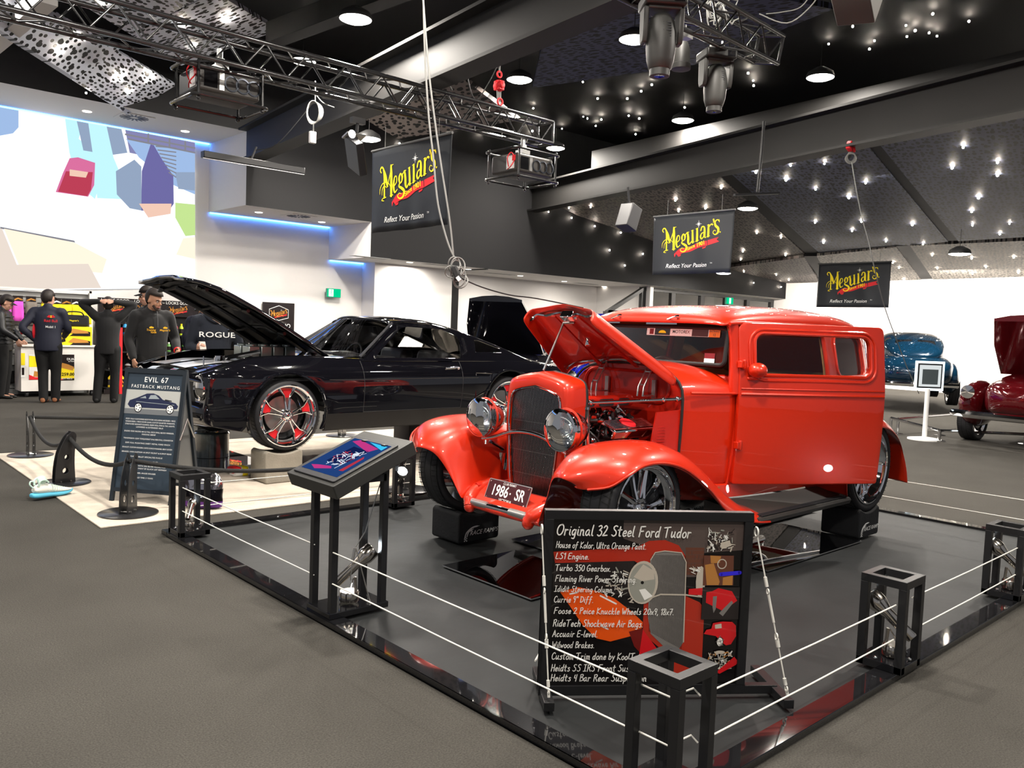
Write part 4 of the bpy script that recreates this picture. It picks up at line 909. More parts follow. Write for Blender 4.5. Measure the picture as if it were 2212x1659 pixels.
wtext('MOTOR', .030, -.175, 1.483, 1); wtext('EX', .030, -.245, 1.483, 4); wtext('ENTRANT', .018, -.457, 1.494, 1, .004); wtext('12', .022, -.457, 1.47, 1)
b.add([fx(-.035+.032*cos(a), 1.472+.02*abs(sin(a)))-V((.0012, 0, 0)) for a in rng(0, pi, 8)], [tuple(range(9))], 2)
strip(-.40, -.48, 1.288, 1.315, 0); strip(-.40, -.48, 1.315, 1.35, 4)
b.build('window_sticker', [M_white, M_plastic, M_yellow, mat('orange sticker', srgb(240, 130, 50), .6), mat('maroon sticker', srgb(120, 20, 30), .6), mat('brown sticker', srgb(70, 40, 40), .6)], CAR, smooth=None)
b = MB()
for u in (.30, -.20):
    c = V((4.60, yc+u, 1.585)); b.cyl(c, c+V((-.03, 0, .0)), .012, .008, 10); b.tube([c+V((-.03, 0, 0)), V((4.625, yc+u+.16, 1.545))], .005, 6); b.bar(V((4.622, yc+u+.02, 1.538)), V((4.622, yc+u+.28, 1.535)), .007, .012)
b.build('wiper', M_chrome, CAR)
# ---- open door (hinged at its front edge)
DL, ANG = 1.045, rad(-30.5); HX, HY = 4.69, 2.952
dv = V((cos(ANG), sin(ANG), 0)); dn = V((sin(ANG), -cos(ANG), 0))     # outward
def doorP(x, y, d):
    z = y; o = .012*(1-((x-DL/2)/(DL/2))**2)-.035*max(0, (1.05-z)/.55)**2-.060*(max(0, z-1.12)/.43)**1.2
    return V((HX, HY, z))+dv*x+dn*(o+d+.02)
dwin = rrect(.10, 1.225, .945, 1.495, .065)
v_, f_ = panel(rrect(0, .515, DL, 1.555, [.012, .012, .03, .05]), [dwin], .045, doorP, rng(.05, 1.0, 10), [.6, .75, .9, 1.02, 1.08, 1.14, 1.2, 1.3, 1.4, 1.5], .006)
b = MB(); b.add(v_, f_); D = b.build('door', M_or, CAR, smooth=32)
for off, r in ((0, .012), (.034, .010)):
    e = MB(); h = rrect(.10-off, 1.225-off, .945+off, 1.495+off*.7, .065+off); e.tube([doorP(x, z, .024) for x, z in h], r, 8, closed=True); e.build('door_window_bead', M_or, CAR)
e = MB(); e.add([doorP(x, z, 0) for x, z in dwin], [tuple(range(len(dwin)))]); e.build('door_pane', M_glass, CAR, smooth=None)
e = MB(); e.tube([doorP(x, 1.10, .022) for x in rng(.005, DL-.005, 12)], .011, 6); e.tube([doorP(x, 1.135, .022) for x in rng(.005, DL-.005, 12)], .006, 6); e.build('door_belt_bead', M_or, CAR)
e = MB(); v_, f_ = panel(rrect(.03, .54, DL-.03, 1.19, .02), [], .012, lambda x, y, d: doorP(x, y, d-.034), rng(.1, .9, 5), [.7, .9, 1.05], .002); e.add(v_, f_); e.build('door_trim', M_tan, CAR)
for z in (.77, 1.29):
    e = MB(); e.box(V((HX-.012, HY-.035, z)), (.06, .035, .045)); e.cyl(V((HX-.005, HY-.045, z-.03)), V((HX-.005, HY-.045, z+.03)), .014, n=10); e.build('hinge', M_or, CAR, bevel=.006)
e = MB(); c = doorP(.10, 1.235, .0)+dn*.055; R = frame_of(V((-.86, -.5, .0))); Mr = Mx((R[0], R[1], R[2])).transposed()
e.sph(c+V((0, 0, .02)), (.062, .05, .075), 18, 12, Mr); e.cyl(doorP(.05, 1.2, .02), c-V((0, 0, .03)), .012, n=8); e.build('door_mirror', M_or, CAR)
# ---- sill, frame rail, running board
b = MB(); b.loft([[bodyY(-1, x, .52, -.03), bodyY(-1, x, .50, .015), bodyY(-1, x, .42, .03), bodyY(-1, x, .40, -.05), bodyY(-1, x, .48, -.08)] for x in rng(4.34, 6.0, 14)]); b.build('sill', M_or, CAR, smooth=50)
for s in (-1, 1):
    b = MB(); rows = []
    for x in rng(4.50, 5.70, 10):
        wi = lerp(WT, x)+.0; rows.append([V((x, Sy(s, wi), .415)), V((x, Sy(s, .90), .372)), V((x, Sy(s, .945), .366)), V((x, Sy(s, .955), .35)), V((x, Sy(s, .945), .325)), V((x, Sy(s, wi), .35))])
    b.loft(rows); RB = b.build('running_board', mat('ribbed rubber mat', (.022, .020, .018), .6, bump=(4, .1)), CAR, smooth=40)
    b = MB()
    for k in range(3): b.tube([V((x, Sy(s, .900+.016*k), .376-.0015*k)) for x in (4.55, 5.68)], .005, 6)
    b.build('board_rib', M_rubber, CAR)
    b = MB(); b.tube([V((3.30, Sy(s, .30), .46)), V((3.9, Sy(s, .33), .44)), V((4.6, Sy(s, .38), .43)), V((6.0, Sy(s, .45), .43)), V((6.6, Sy(s, .45), .5))], .045, 8, sc=(.6, 1)); b.build('frame_rail', M_ord, CAR)
# floor and seats
b = MB(); b.span((4.4, yc-.58, .46), (6.55, yc+.58, .49)); b.build('floor_pan', M_tan, CAR, smooth=None)
for nm, x, z, hb in (('front_seat', 5.35, .78, 1.20), ('rear_seat', 6.15, .80, 1.19)):
    for y in ((yc-.29, yc+.29) if nm == 'front_seat' else (yc,)):
        b = MB(); w = .50 if nm == 'front_seat' else 1.08
        b.box((x, y, z-.14), (.52, w, .22)); b.box((x+.26, y, (z+hb)/2-.06), (.16, w*.97, hb-z+.14), Mx.Rotation(rad(10), 3, 'Y')); b.build(nm, M_tan, CAR, bevel=.06, seg=3, smooth=60)
b = MB(); b.box((4.80, yc, 1.13), (.18, 1.08, .16)); b.build('dashboard', M_ord, CAR, bevel=.03)
b = MB(); b.torus((5.05, yc+.30, 1.13), (-.85, 0, .5), .18, .014, 28, 8); b.cyl((5.05, yc+.30, 1.13), (4.8, yc+.3, .98), .02, n=8); b.bar((5.05, yc+.12, 1.13), (5.05, yc+.48, 1.13), .02, .03); b.build('steering_wheel', M_tan, CAR)
# ---- raised hood
HR = rad(33.2); P0 = V((4.335, 0, 1.268))
def hoodP(x, u, z):
    dx_, dz = x-P0.x, z-P0.z; return V((P0.x+dx_*cos(HR)+dz*sin(HR), yc+u, P0.z+dz*cos(HR)-dx_*sin(HR)))
def hood_sec(x, inset=0.):
    t = (x-3.60)/.735; w = .278+(.462-.278)*t-inset; zp = 1.21+.056*t-inset; ze = 1.085+.012*t
    pr_ = [(w, ze), (w, ze+.035), (w*.985, ze+.065), (w*.9, ze+.092+.012*t), (w*.62, zp-.03), (w*.3, zp-.010), (.012, zp)]
    return [hoodP(x, -u, z) for u, z in pr_]+[hoodP(x, u, z) for u, z in pr_[::-1]]
b = MB(); b.grid([hood_sec(x) for x in rng(3.60, 4.33, 6)]); b.build('hood', M_or, CAR, sub=1, solid=.012, off=1)
e = MB()
for x in (3.665, 4.27): e.tube([p for p in hood_sec(x, .014)][1:-1], .009, 6)
e.build('hood_strip', M_chrome, CAR)
e = MB()
for u in (-.10, .10): e.bar(hoodP(3.66, u*1.0, 1.165), hoodP(4.27, u*1.6, 1.20), .03, .012)
e.build('hood_rib', M_ord, CAR)
e = MB(); c = hoodP(3.655, -.04, 1.165); e.box(c, (.05, .10, .05), Mx.Rotation(HR, 3, 'Y')); e.cyl(hoodP(3.67, -.10, 1.16), hoodP(3.67, .02, 1.16), .012, n=8); e.cyl(hoodP(3.9, -.02, 1.17), hoodP(3.92, -.03, 1.12), .02, n=10); e.build('hood_latch', M_chrome, CAR, bevel=.006)
e = MB(); e.tube([V((3.60, yc+.05, 1.215)), hoodP(3.72, .05, 1.155)], .007, 8); e.tube([hoodP(3.72, .05, 1.155), hoodP(3.72, -.04, 1.16)], .008, 8); e.build('prop_rod', M_steel, CAR)
for u in (-.22, .18):
    e = MB()
    for d in (-.022, .022): e.tube([V((4.31, yc+u+d, 1.26)), V((4.22, yc+u+d, 1.12)), V((4.21, yc+u+d, 1.06))], .006, 6)
    for q in (.3, .9): p_ = V((4.31, yc+u, 1.26)).lerp(V((4.22, yc+u, 1.12)), q); e.bar(p_-V((0, .022, 0)), p_+V((0, .022, 0)), .012, .008)
    e.bar(V((4.21, yc+u-.03, 1.065)), V((4.32, yc+u-.03, 1.065)), .02, .01); e.box((4.315, yc+u-.03, 1.10), (.015, .03, .13)); e.build('hood_hinge', M_steel, CAR)
# ---- firewall, side flanges
b = MB(); fw_ = [(p.y-yc, p.z) for p in cowl_sec(4.335, .455, 1.255)]; b.add([V((4.335, yc+u, z)) for u, z in fw_], [tuple(range(len(fw_)))]); b.build('firewall', M_ord, CAR, smooth=None)
e = MB(); h = rrect(-.36, 1.02, .36, 1.215, .09); e.tube([V((4.33, yc+u, z)) for u, z in h], .012, 6, closed=True); e.build('firewall_bead', M_ord, CAR)
for s in (-1, 1):
    b = MB(); b.add([V((4.06, Sy(s, .40), .52)), V((4.335, Sy(s, .455), .52)), V((4.335, Sy(s, .46), .99)), V((4.12, Sy(s, .43), .98))], [(0, 1, 2, 3)]); b.build('cowl_flange', M_ord, CAR, solid=.01, smooth=None)
    e = MB()
    for k in range(7): e.bar(V((4.14+k*.0, Sy(s, .425), .78+k*.018)), V((4.2, Sy(s, .44), .782+k*.018)), .006, .006)
    e.build('louver', M_ord, CAR)
# ---- grille shell, grille, surround
def shell_ring(x, w, zt, zb, rr):
    """closed outline, peaked top, in plane X=x leaning back with height"""
    pts = [(-.19*w/.27, zb), (.19*w/.27, zb)]
    r = [(w*.70, zb), (w*.86, zb+.16), (w*.97, zb+.40), (w, zt-.24), (w*.985, zt-.12), (w*.88, zt-.05), (w*.5, zt-.02), (0, zt)]
    q = spline([(a, c_, 0) for a, c_ in r[:-1]], 4); q = [(p.x, p.y) for p in q]
    return q+[(0, zt)]+[(-a, c_) for a, c_ in q[::-1]]
lean = lambda z: .03*(z-.45)
def SR(x, w, zt, zb): return [V((x+lean(z), yc+u, z)) for u, z in shell_ring(x, w, zt, zb, 0)]
rings = [SR(3.63, .272, 1.212, .42), SR(3.53, .272, 1.212, .42), SR(3.485, .262, 1.20, .425), SR(3.47, .243, 1.178, .43), SR(3.475, .222, 1.128, .435), SR(3.50, .218, 1.122, .437)]
b = MB(); b.grid(rings, closed=True); b.build('grille_shell', M_or, CAR, smooth=60)
b = MB(); b.tube([p+V((-.004, 0, 0)) for p in SR(3.473, .219, 1.124, .437)], .006, 8, closed=True); b.build('grille_trim', M_chrome, CAR)
b = MB(); nb = 46
for k in range(nb):
    u = -.208+.416*k/(nb-1); col = shell_ring(0, .215, 1.12, .44, 0)
    zt = max(c_ for a, c_ in col if abs(a-u) < .02) if any(abs(a-u) < .02 for a, c_ in col) else 1.1
    a = abs(u)/.215; zt = 1.112-.010*a-.075*max(0, a-.80)/.20*1.0; zb = .445+max(0, (a-.68)/.32)*.30
    b.bar(V((3.487+lean(zb), yc+u, zb)), V((3.487+lean(zt), yc+u, zt)), .0035, .012, (1, 0, 0))
b.build('grille_bars', mat('grille steel', (.42, .42, .43), .25, metal=1), CAR, smooth=None)
b = MB()
for z in (.58, .72, .90): b.bar(V((3.492+lean(z), yc-.20, z)), V((3.492+lean(z), yc+.20, z)), .004, .004)
b.build('grille_crossbar', M_steel, CAR)
b = MB(); rr_ = SR(3.515, .215, 1.115, .44); b.add(rr_, [tuple(range(len(rr_)))]); b.build('radiator_core', M_plastic, CAR, smooth=None)
b = MB(); b.tube([p for p in SR(3.635, .268, 1.205, .5)][6:-7], .012, 6); b.build('shell_seal', M_seal, CAR)
# ---- headlights on a curved bar
for s in (-1, 1):
    c = V((3.365, Sy(s, .352), .903)); ax = V((-1, 0, .0))
    b = MB(); b.lathe([(.003, -.17), (.04, -.165), (.085, -.13), (.112, -.07), (.12, -.02), (.122, 0), (.124, .006), (.122, .02), (.112, .024)], c, ax, 40); b.build('headlight_shell', M_chrome, CAR)
    b = MB(); b.torus(c-ax*.035, ax, .119, .006, 40, 8); b.build('headlight_band', M_or, CAR)
    b = MB(); b.lathe([(.113, .018), (.1, -.03), (.07, -.07), (.03, -.095), (.0, -.1)], c, ax, 36); b.build('headlight_reflector', M_lens, CAR)
    b = MB(); b.lathe([(.113, .022), (.09, .031), (.05, .036), (0, .038)], c, ax, 36); b.build('headlight_lens', pane('headlight glass', (.93, .96, .97), 1.6), CAR)
    b = MB(); b.tube([c+V((-.022, .1*cos(a), .02+.055*sin(a))) for a in rng(0, 2*pi, 24)[:-1]], .003, 6, closed=True)
    for k in range(14): b.bar(c+V((-.026, -.075+.0115*k, .03-.04*abs(k-6.5)/7)), c+V((-.026, -.075+.0115*k, .068-.03*abs(k-6.5)/7)), .003, .002)
    b.build('lens_flute', mat('lens flute', (.9, .9, .9), .1, metal=.6), CAR)
    b = MB(); b.cyl(c-ax*.05-V((0, 0, .12)), c-ax*.05-V((0, 0, .17)), .02, .015, 10); b.tube(spline([c-ax*.05+V((0, 0, -.15)), V((3.46, Sy(s, .36), .74)), V((3.6, Sy(s, .40), .68))], 6), .014, 8); b.build('headlight_stand', M_chrome, CAR)
b = MB(); b.tube(spline([V((3.40, Sy(-1, .37), .765)), V((3.42, Sy(-1, .28), .785)), V((3.43, Sy(-1, .14), .832)), V((3.435, yc, .845)), V((3.43, Sy(1, .14), .832)), V((3.42, Sy(1, .28), .785)), V((3.40, Sy(1, .37), .765))], 6), .013, 10); b.build('headlight_bar', M_chrome, CAR)
# ---- front fenders
#            crown(x,z,u)      outer(x,z,u)       inner(x,z,u)      skirt bottom(x,z,u)
FS = [((3.085, .700, .62), (3.13, .655, .70), (3.14, .665, .50), (3.215, .40, .335)),
      ((3.10, .735, .63), (3.15, .648, .755), (3.15, .70, .49), (3.23, .40, .335)),
      ((3.17, .800, .66), (3.20, .675, .86), (3.21, .755, .48), (3.28, .40, .335)),
      ((3.26, .845, .69), (3.26, .735, .925), (3.28, .80, .46), (3.34, .40, .34)),
      ((3.38, .878, .72), (3.36, .780, .945), (3.38, .83, .45), (3.42, .41, .345)),
      ((3.54, .888, .735), (3.50, .785, .95), (3.53, .83, .44), (3.54, .42, .36)),
      ((3.68, .882, .735), (3.65, .755, .955), (3.68, .80, .43), (3.68, .42, .38)),
      ((3.82, .848, .735), (3.79, .695, .955), (3.83, .735, .43), (3.83, .42, .40)),
      ((3.99, .775, .735), (3.96, .59, .955), (4.0, .65, .45), (4.0, .42, .42)),
      ((4.16, .662, .735), (4.12, .465, .95), (4.17, .55, .48), (4.17, .42, .45)),
      ((4.34, .535, .735), (4.30, .385, .95), (4.34, .48, .52), (4.34, .42, .48)),
      ((4.50, .440, .74), (4.47, .345, .95), (4.50, .43, .56), (4.50, .41, .54)),
      ((4.66, .395, .75), (4.62, .328, .952), (4.66, .405, .62), (4.66, .40, .60))]
def fender(s):
    rows = []
    for cr, ou, inn, sk in FS:
        g = lambda q: V((q[0], Sy(s, q[2]), q[1]))
        C, O, I, K = g(cr), g(ou), g(inn), g(sk)
        sh = V(((C.x+O.x)/2-.012, Sy(s, cr[2]+(ou[2]-cr[2])*.62), C.z-(C.z-O.z)*.26)); sh2 = V((O.x*.8+sh.x*.2, Sy(s, ou[2]-(ou[2]-cr[2])*.1), O.z+(C.z-O.z)*.34))
        si = V(((C.x+I.x)/2, Sy(s, (cr[2]+inn[2])/2), C.z*.72+I.z*.28))
        lip = O+V((0, -s*.012, -.004)); lip2 = O+V((0, -s*.028, .012))
        m1 = I.lerp(K, .45)+V((.02, -s*.0, 0))
        rows.append([K, m1, I, si, C, sh, sh2, O, lip, lip2])
    b = MB(); b.grid(rows, flip=(s > 0)); b.build('front_fender', M_or, CAR, sub=2, solid=.006)
    e = MB(); ed = [V((o[0], Sy(s, o[2]+.002), o[1]+.006)) for _, o, _, _ in FS[1:]]; e.tube(spline(ed, 4), .007, 6); e.build('fender_bead', M_or, CAR)
for s in (-1, 1): fender(s)
# ---- front apron, horns, spreader bar, number plate
b = MB(); rows = []
for u in rng(-.335, .335, 10):
    k = 1-(abs(u)/.335)**2; rows.append([V((3.40, yc+u, .50)), V((3.30-.02*k, yc+u, .462-.01*k)), V((3.225-.03*k, yc+u, .40)), V((3.22-.02*k, yc+u, .365)), V((3.30, yc+u, .345)), V((3.42, yc+u, .36))])
b.grid(rows); b.build('front_apron', M_or, CAR, sub=1, solid=.006)
for s in (-1, 1):
    b = MB(); b.tube(spline([V((3.45, Sy(s, .33), .47)), V((3.32, Sy(s, .31), .45)), V((3.24, Sy(s, .275), .41)), V((3.215, Sy(s, .255), .375))], 5), [.05]*6+[.045]*6+[.035]*4, 10); b.sph((3.22, Sy(s, .258), .37), .036, 10, 8); b.build('frame_horn', M_or, CAR)
b = MB(); b.cyl((3.225, yc-.24, .405), (3.225, yc+.24, .405), .019, n=16); b.build('spreader_bar', M_chrome, CAR)
b = MB()
for s in (-1, 1): b.cyl((3.225, Sy(s, .10), .405), (3.225, Sy(s, .235), .405), .0235, n=16)
b.build('spreader_sleeve', M_alu, CAR)
pe_ = V((0, -1, 0)); pn = V((.05, 0, .124)).normalized(); pc = V((3.2925, yc, .489))
b = MB(); b.slab(rrect(-.186, -.067, .186, .067, .008, 3), pc, pe_, pn, .003); PLT = b.build('number_plate', M_alu, CAR, smooth=None)
zz = pe_.cross(pn)
b = MB(); fl = lambda me, mi, d: b.add([pc+pe_*p[0]+pn*p[1]+zz*d for p in me[0]], me[1], mi)
if zz.x > 0: sg = -1
else: sg = 1
fl((rrect(-.181, -.062, .181, .062, .006, 3), [tuple(range(16))]), 0, .0035 if sg > 0 else -.0005)
d1 = .0042 if sg > 0 else -.0012
for s_, x, y, sz, bd, sx_ in (('1986', -.066, .0, .094, .016, .80), ('SR', .107, .0, .094, .016, .80), ('CLUB PERMIT', 0, .050, .019, .004, 1.0), ('VICTORIA', 0, -.050, .026, .006, .95)):
    fl(xf2(text(s_, sz, bd, 0, 1.0, sx=sx_), 1, 1, x, y), 1, d1)
fl(([(.025+.006*cos(a), .006*sin(a)) for a in rng(0, 2*pi, 8)[:-1]], [tuple(range(8))]), 1, d1)
b.build('plate_print', [mat('plate maroon', srgb(62, 14, 20), .4), M_white], CAR, smooth=None)
b = MB()
for x in (-.165, .165):
    for y in (-.05, .05): b.sph(pc+pe_*x+pn*y+zz*d1*1.3, .006, 8, 6)
b.build('plate_bolt', M_chrome, CAR)
# ---- wheels
def wheel(c, s, r, w, rim, style='twin', rootn='wheel', parent=None, dish=.07, red=False):
    """s: outboard direction along y; c: wheel centre"""
    ax = V((0, s, 0)); h = w/2
    b = MB(); prof = [(rim-.004, -h*.8), (rim+.012, -h*.92), (r-.035, -h), (r-.012, -h*.94), (r-.002, -h*.78), (r, -h*.5), (r, h*.5), (r-.002, h*.78), (r-.012, h*.94), (r-.035, h), (rim+.012, h*.92), (rim-.004, h*.8)]
    b.lathe(prof, c, ax, 64); ty = b.build('tyre', M_rubber, parent, smooth=50)
    g = MB()
    for q in (-.42, -.15, .15, .42): g.lathe([(r+.0006, q*w-.004), (r+.0006, q*w+.004)], c, ax, 64)
    for k in range(56):
        a = 2*pi*k/56
        for q0, q1 in ((-.47, -.2), (.2, .47)):
            p = [c+ax*(q*w)+V((cos(a+da), 0, sin(a+da)))*(r+.0012) for q, da in ((q0, 0), (q1, .03))]; g.bar(p[0], p[1], .004, .001, V((cos(a), 0, sin(a))))
    g.build('tread_groove', mat('tread groove', (.002, .002, .002), .9), ty, smooth=None)
    b = MB(); b.lathe([(rim+.010, h*.90), (rim+.012, h*.97), (rim+.004, h*.985), (rim-.006, h*.93), (rim-.012, h*.7), (rim-.03, h*.55), (rim-.034, h-dish), (rim-.045, h-dish-.02), (rim-.05, -h*.8), (rim+.01, -h*.9)], c, ax, 64); b.build('rim', M_chrome, parent, smooth=40)
    b = MB(); b.lathe([(0, h-dish-.10), (rim*.62, h-dish-.10), (rim*.62, h-dish-.12), (0, h-dish-.12)], c, ax, 40); b.build('brake_disc', M_steel, parent)
    b = MB(); b.lathe([(0, -h*.5), (rim-.05, -h*.5)], c, ax, 32); b.build('hub_back', M_plastic, parent)
    b = MB(); f0 = c+ax*(h-dish-.03)
    for k in range(5):
        a = 2*pi*k/5+.3
        e0 = V((cos(a), 0, sin(a))); t0 = ax.cross(e0)
        for q in (-1, 1):
            i0, i1 = .05, rim-.028
            if style == 'twin': pr2 = [(i0, .022*q), (.5*i1, .036*q), (i1, .058*q)]; rads = [.030, .026, .032]
            else: pr2 = [(i0, .012*q), (.45*i1, .018*q), (.75*i1, .030*q), (i1, .075*q)]; rads = [.014, .013, .012, .013]
            b.tube([f0+e0*u+t0*v_+ax*(.030*(1-(u/rim))+.012) for u, v_ in pr2], rads, 8, sc=(1, .7))
    b.build('spoke', M_chrome, parent)
    if red:
        b = MB()
        for k in range(5):
            a = 2*pi*k/5+.3; e0 = V((cos(a), 0, sin(a))); t0 = ax.cross(e0); u0, u1 = .60*rim, .86*rim
            b.add([f0+e0*u+t0*v_+ax*.012 for u, v_ in ((u0, -.02), (u0, .02), (u1, .045), (u1, -.045))], [(0, 1, 2, 3)])
        b.build('spoke_insert', M_redp, parent, solid=.006, smooth=None)
    b = MB(); b.lathe([(.062, .0), (.060, .02), (.045, .03), (.03, .034), (.028, .05), (.02, .056), (0, .058)], f0, ax, 28)
    for k in range(5):
        a = 2*pi*k/5+.9; b.cyl(f0+V((cos(a), 0, sin(a)))*.047, f0+V((cos(a), 0, sin(a)))*.047+ax*.04, .008, n=6)
    b.build('hub_cap', M_chrome, parent)
for x, s, r, w, rim, z in ((3.49, -1, .306, .215, .240, .530), (3.57, 1, .306, .215, .240, .530), (6.10, -1, .345, .27, .268, .545), (6.10, 1, .345, .27, .268, .545)):
    off = .775 if s < 0 else .755
    wheel(V((x, Sy(s, off), z)), s, r, w, rim, 'twin', parent=CAR, dish=.08)
# ---- rear fenders
def rfender(s):
    rows = []
    for a in rng(-20, 200, 18):
        t = rad(a); ra, rb = .47, .44; x = 6.10-ra*cos(t); z = .53+rb*sin(t)*.98
        if a > 170: x += (a-170)/30*.12
        cz = z; rows.append([V((x, Sy(s, .62), z-.03 if a < 190 else z)), V((x, Sy(s, .70), z+.008)), V((x, Sy(s, .80), z)), V((x+(.01 if a < 90 else -.01), Sy(s, .90), z-.035*max(0.1, sin(t)))), V((x, Sy(s, .955), z-.12*max(.12, sin(t)))), V((x, Sy(s, .94), z-.125*max(.12, sin(t))))])
    b = MB(); b.grid(rows, flip=(s > 0)); b.build('rear_fender', M_or, CAR, sub=1, solid=.008)
for s in (-1, 1): rfender(s)
# ---- engine, radiator rods, underbody
b = MB(); b.span((3.66, yc-.20, .50), (4.26, yc+.20, .82)); b.span((3.70, yc-.13, .82), (4.22, yc+.13, .94)); b.build('engine_block', mat('engine dark', (.05, .05, .05), .3, metal=.8), CAR, bevel=.02)
rn = random.Random(21)
def greeble(name, n, lo, hi, m, seed):
    r = random.Random(seed); b = MB()
    for _ in range(n):
        c = V([r.uniform(lo[k], hi[k]) for k in range(3)]); q = r.random()
        if q < .35: d = V((r.uniform(-1, 1), r.uniform(-1, 1), r.uniform(-.6, 1))).normalized(); b.cyl(c, c+d*r.uniform(.02, .06), r.uniform(.008, .02), n=10)
        elif q < .6:
            d = V((r.uniform(-1, 1), r.uniform(-1, 1), r.uniform(-1, 1)))*.09; e_ = V((r.uniform(-1, 1), r.uniform(-1, 1), r.uniform(-.3, 1)))*.07; b.tube(spline([c-d, c+e_, c+d], 4), r.uniform(.005, .011), 6)
        elif q < .8: b.sph(c, r.uniform(.010, .024), 10, 7)
        else: b.box(c, (r.uniform(.02, .05), r.uniform(.02, .04), r.uniform(.015, .04)), Mx.Rotation(r.uniform(0, 1.5), 3, r.choice('XYZ')))
    return b.build(name, m, CAR)
for s in (-1, 1):
    greeble('engine_fitting', 80, (3.72, Sy(s, .14)-.09, .72), (4.18, Sy(s, .14)+.09, .99), M_chrome, 31+s); greeble('engine_hose', 34, (3.72, Sy(s, .16)-.09, .66), (4.18, Sy(s, .16)+.09, .97), mat('dark hose', (.02, .015, .015), .35), 41+s)
    greeble('engine_red_part', 14, (3.75, Sy(s, .16)-.08, .70), (4.15, Sy(s, .16)+.08, .98), M_ord, 51+s)
    b = MB(); o = V((4.02, Sy(s, .285), .865)); ex_ = V((1, 0, 0)); b.box(o, (.40, .13, .07), Mx.Rotation(rad(-22*s), 3, 'X')); VC = b.build('valve_cover', M_chrome, CAR, bevel=.015, seg=3)
    e = MB(); Rv = Mx.Rotation(rad(-22*s), 3, 'X')
    for k in range(9): e.box(o+Rv @ V((0, -.05+.0125*k, .038)), (.37, .006, .012), Rv)
    kid(e.build('fin', M_chrome, VC, bevel=.002), VC)
    e = MB(); e.lathe([(.055, 0), (.05, .008), (0, .009)], o+Rv @ V((-.02, 0, .045)), Rv @ V((0, 0, 1)), 24); e.build('oval_badge', M_redp, VC)
    b = MB(); b.tube([V((3.635, Sy(s, .235), 1.035)), V((4.33, Sy(s, .455), 1.06))], .012, 10)
    for p_ in (V((3.645, Sy(s, .238), 1.036)), V((4.30, Sy(s, .445), 1.059)), V((3.70, Sy(s, .255), 1.038)), V((4.20, Sy(s, .415), 1.055))): b.sph(p_, .019, 10, 8)
    b.build('radiator_rod', M_chrome, CAR)
    b = MB(); b.cyl((3.68, Sy(s, .26), .78), (3.66, Sy(s, .26), 1.0), .02, n=14); b.cyl((3.66, Sy(s, .26), 1.0), (3.66, Sy(s, .26), 1.015), .028, n=14); b.build('filler_tube', M_chrome, CAR)
b = MB(); b.slab(rrect(3.68, yc-.20, 4.20, yc+.20, .05), (0, 0, .995), (1, 0, 0), (0, 1, 0), .075); b.build('intake_cover', M_ord, CAR, bevel=.02, seg=3)
b = MB()
for x0, x1 in ((3.70, 3.80), (3.84, 3.98), (4.02, 4.13)): b.slab(rrect(x0, 1.005, x1, 1.05, .02), (0, yc-.2015, 0), (1, 0, 0), (0, 0, 1), .003)
b.build('intake_vent', M_plastic, CAR)
b = MB()
for s in (-1, 1): b.tube(spline([V((4.2, Sy(s, .22), .55)), V((4.6, Sy(s, .25), .40)), V((5.6, Sy(s, .2), .37)), V((6.7, Sy(s, .3), .40))], 6), .035, 10)
b.tube([V((4.4, yc, .44)), V((6.1, yc, .5))], .04, 10); b.sph((6.1, yc, .5), (.13, .14, .14), 16, 10); b.tube([V((6.1, yc-.6, .53)), V((6.1, yc+.6, .53))], .035, 10); b.tube([V((3.57, yc-.65, .47)), V((3.57, yc+.65, .47))], .025, 10)
b.sph((3.95, yc, .46), (.24, .14, .10), 14, 8)
for s in (-1, 1): b.tube([V((3.5, Sy(s, .35), .40)), V((3.6, Sy(s, .62), .43))], .022, 8); b.cyl((3.62, Sy(s, .45), .42), (3.62, Sy(s, .42), .66), .045, n=14)
b.build('undercarriage', M_chrome, CAR)
b = MB()
for s in (-1, 1): b.bar(V((4.5, Sy(s, .38), .45)), V((6.0, Sy(s, .42), .46)), .06, .05); b.tube([V((5.2, Sy(s, .3), .42)), V((6.1, Sy(s, .5), .47))], .03, 8)
b.build('trailing_arm', M_ord, CAR)
# ================================================================ BLACK 1960s FASTBACK COUPE
M_bk = mat('black gloss paint', (.004, .004, .006), .05, 0, 1, spec=.6, coatr=.01)
M_bki = mat('black interior vinyl', (.014, .014, .015), .55)
M_bku = mat('black under hood', (.008, .008, .009), .32, coat=.25)
mc = 7.68
CP2 = thing('black_coupe', 'glossy black 1960s fastback coupe with raised hood and chrome wheels on the beige carpet', 'car', (5.0, mc, 0))
My = lambda s, o: mc+s*o
WM = [(2.72, .74), (2.80, .80), (2.95, .845), (3.2, .875), (3.8, .892), (4.6, .888), (5.4, .885), (6.2, .90), (6.8, .885), (7.2, .85), (7.40, .79)]
def mside(s, x, z, d=0.):
    w = interp(WM, x); k = (z-.86)
    w -= (.10*k*k/.07 if k > 0 else .055*(k/.42)**2)
    if z > 1.0 : w -= .02*(z-1.0)/.13
    return V((x, My(s, w+d), z))
TOPL = [(2.80, .985), (3.0, 1.045), (3.26, 1.112), (3.6, 1.132), (3.95, 1.128), (4.4, 1.115), (5.0, 1.108), (5.5, 1.108), (5.9, 1.125), (6.25, 1.135), (6.7, 1.09), (7.1, 1.02), (7.38, .97)]
def arch(cx, r, z0, a0=None):
    c, zc = cx, .62; a = math.acos(min(1, max(-1, (z0-zc)/r))) if False else math.asin((z0-zc)/r)
    return [(c+r*cos(t), zc+r*sin(t)) for t in rng(a, pi-a, 18)]
fa, ra = arch(3.55, .375, .47), arch(6.22, .385, .48)
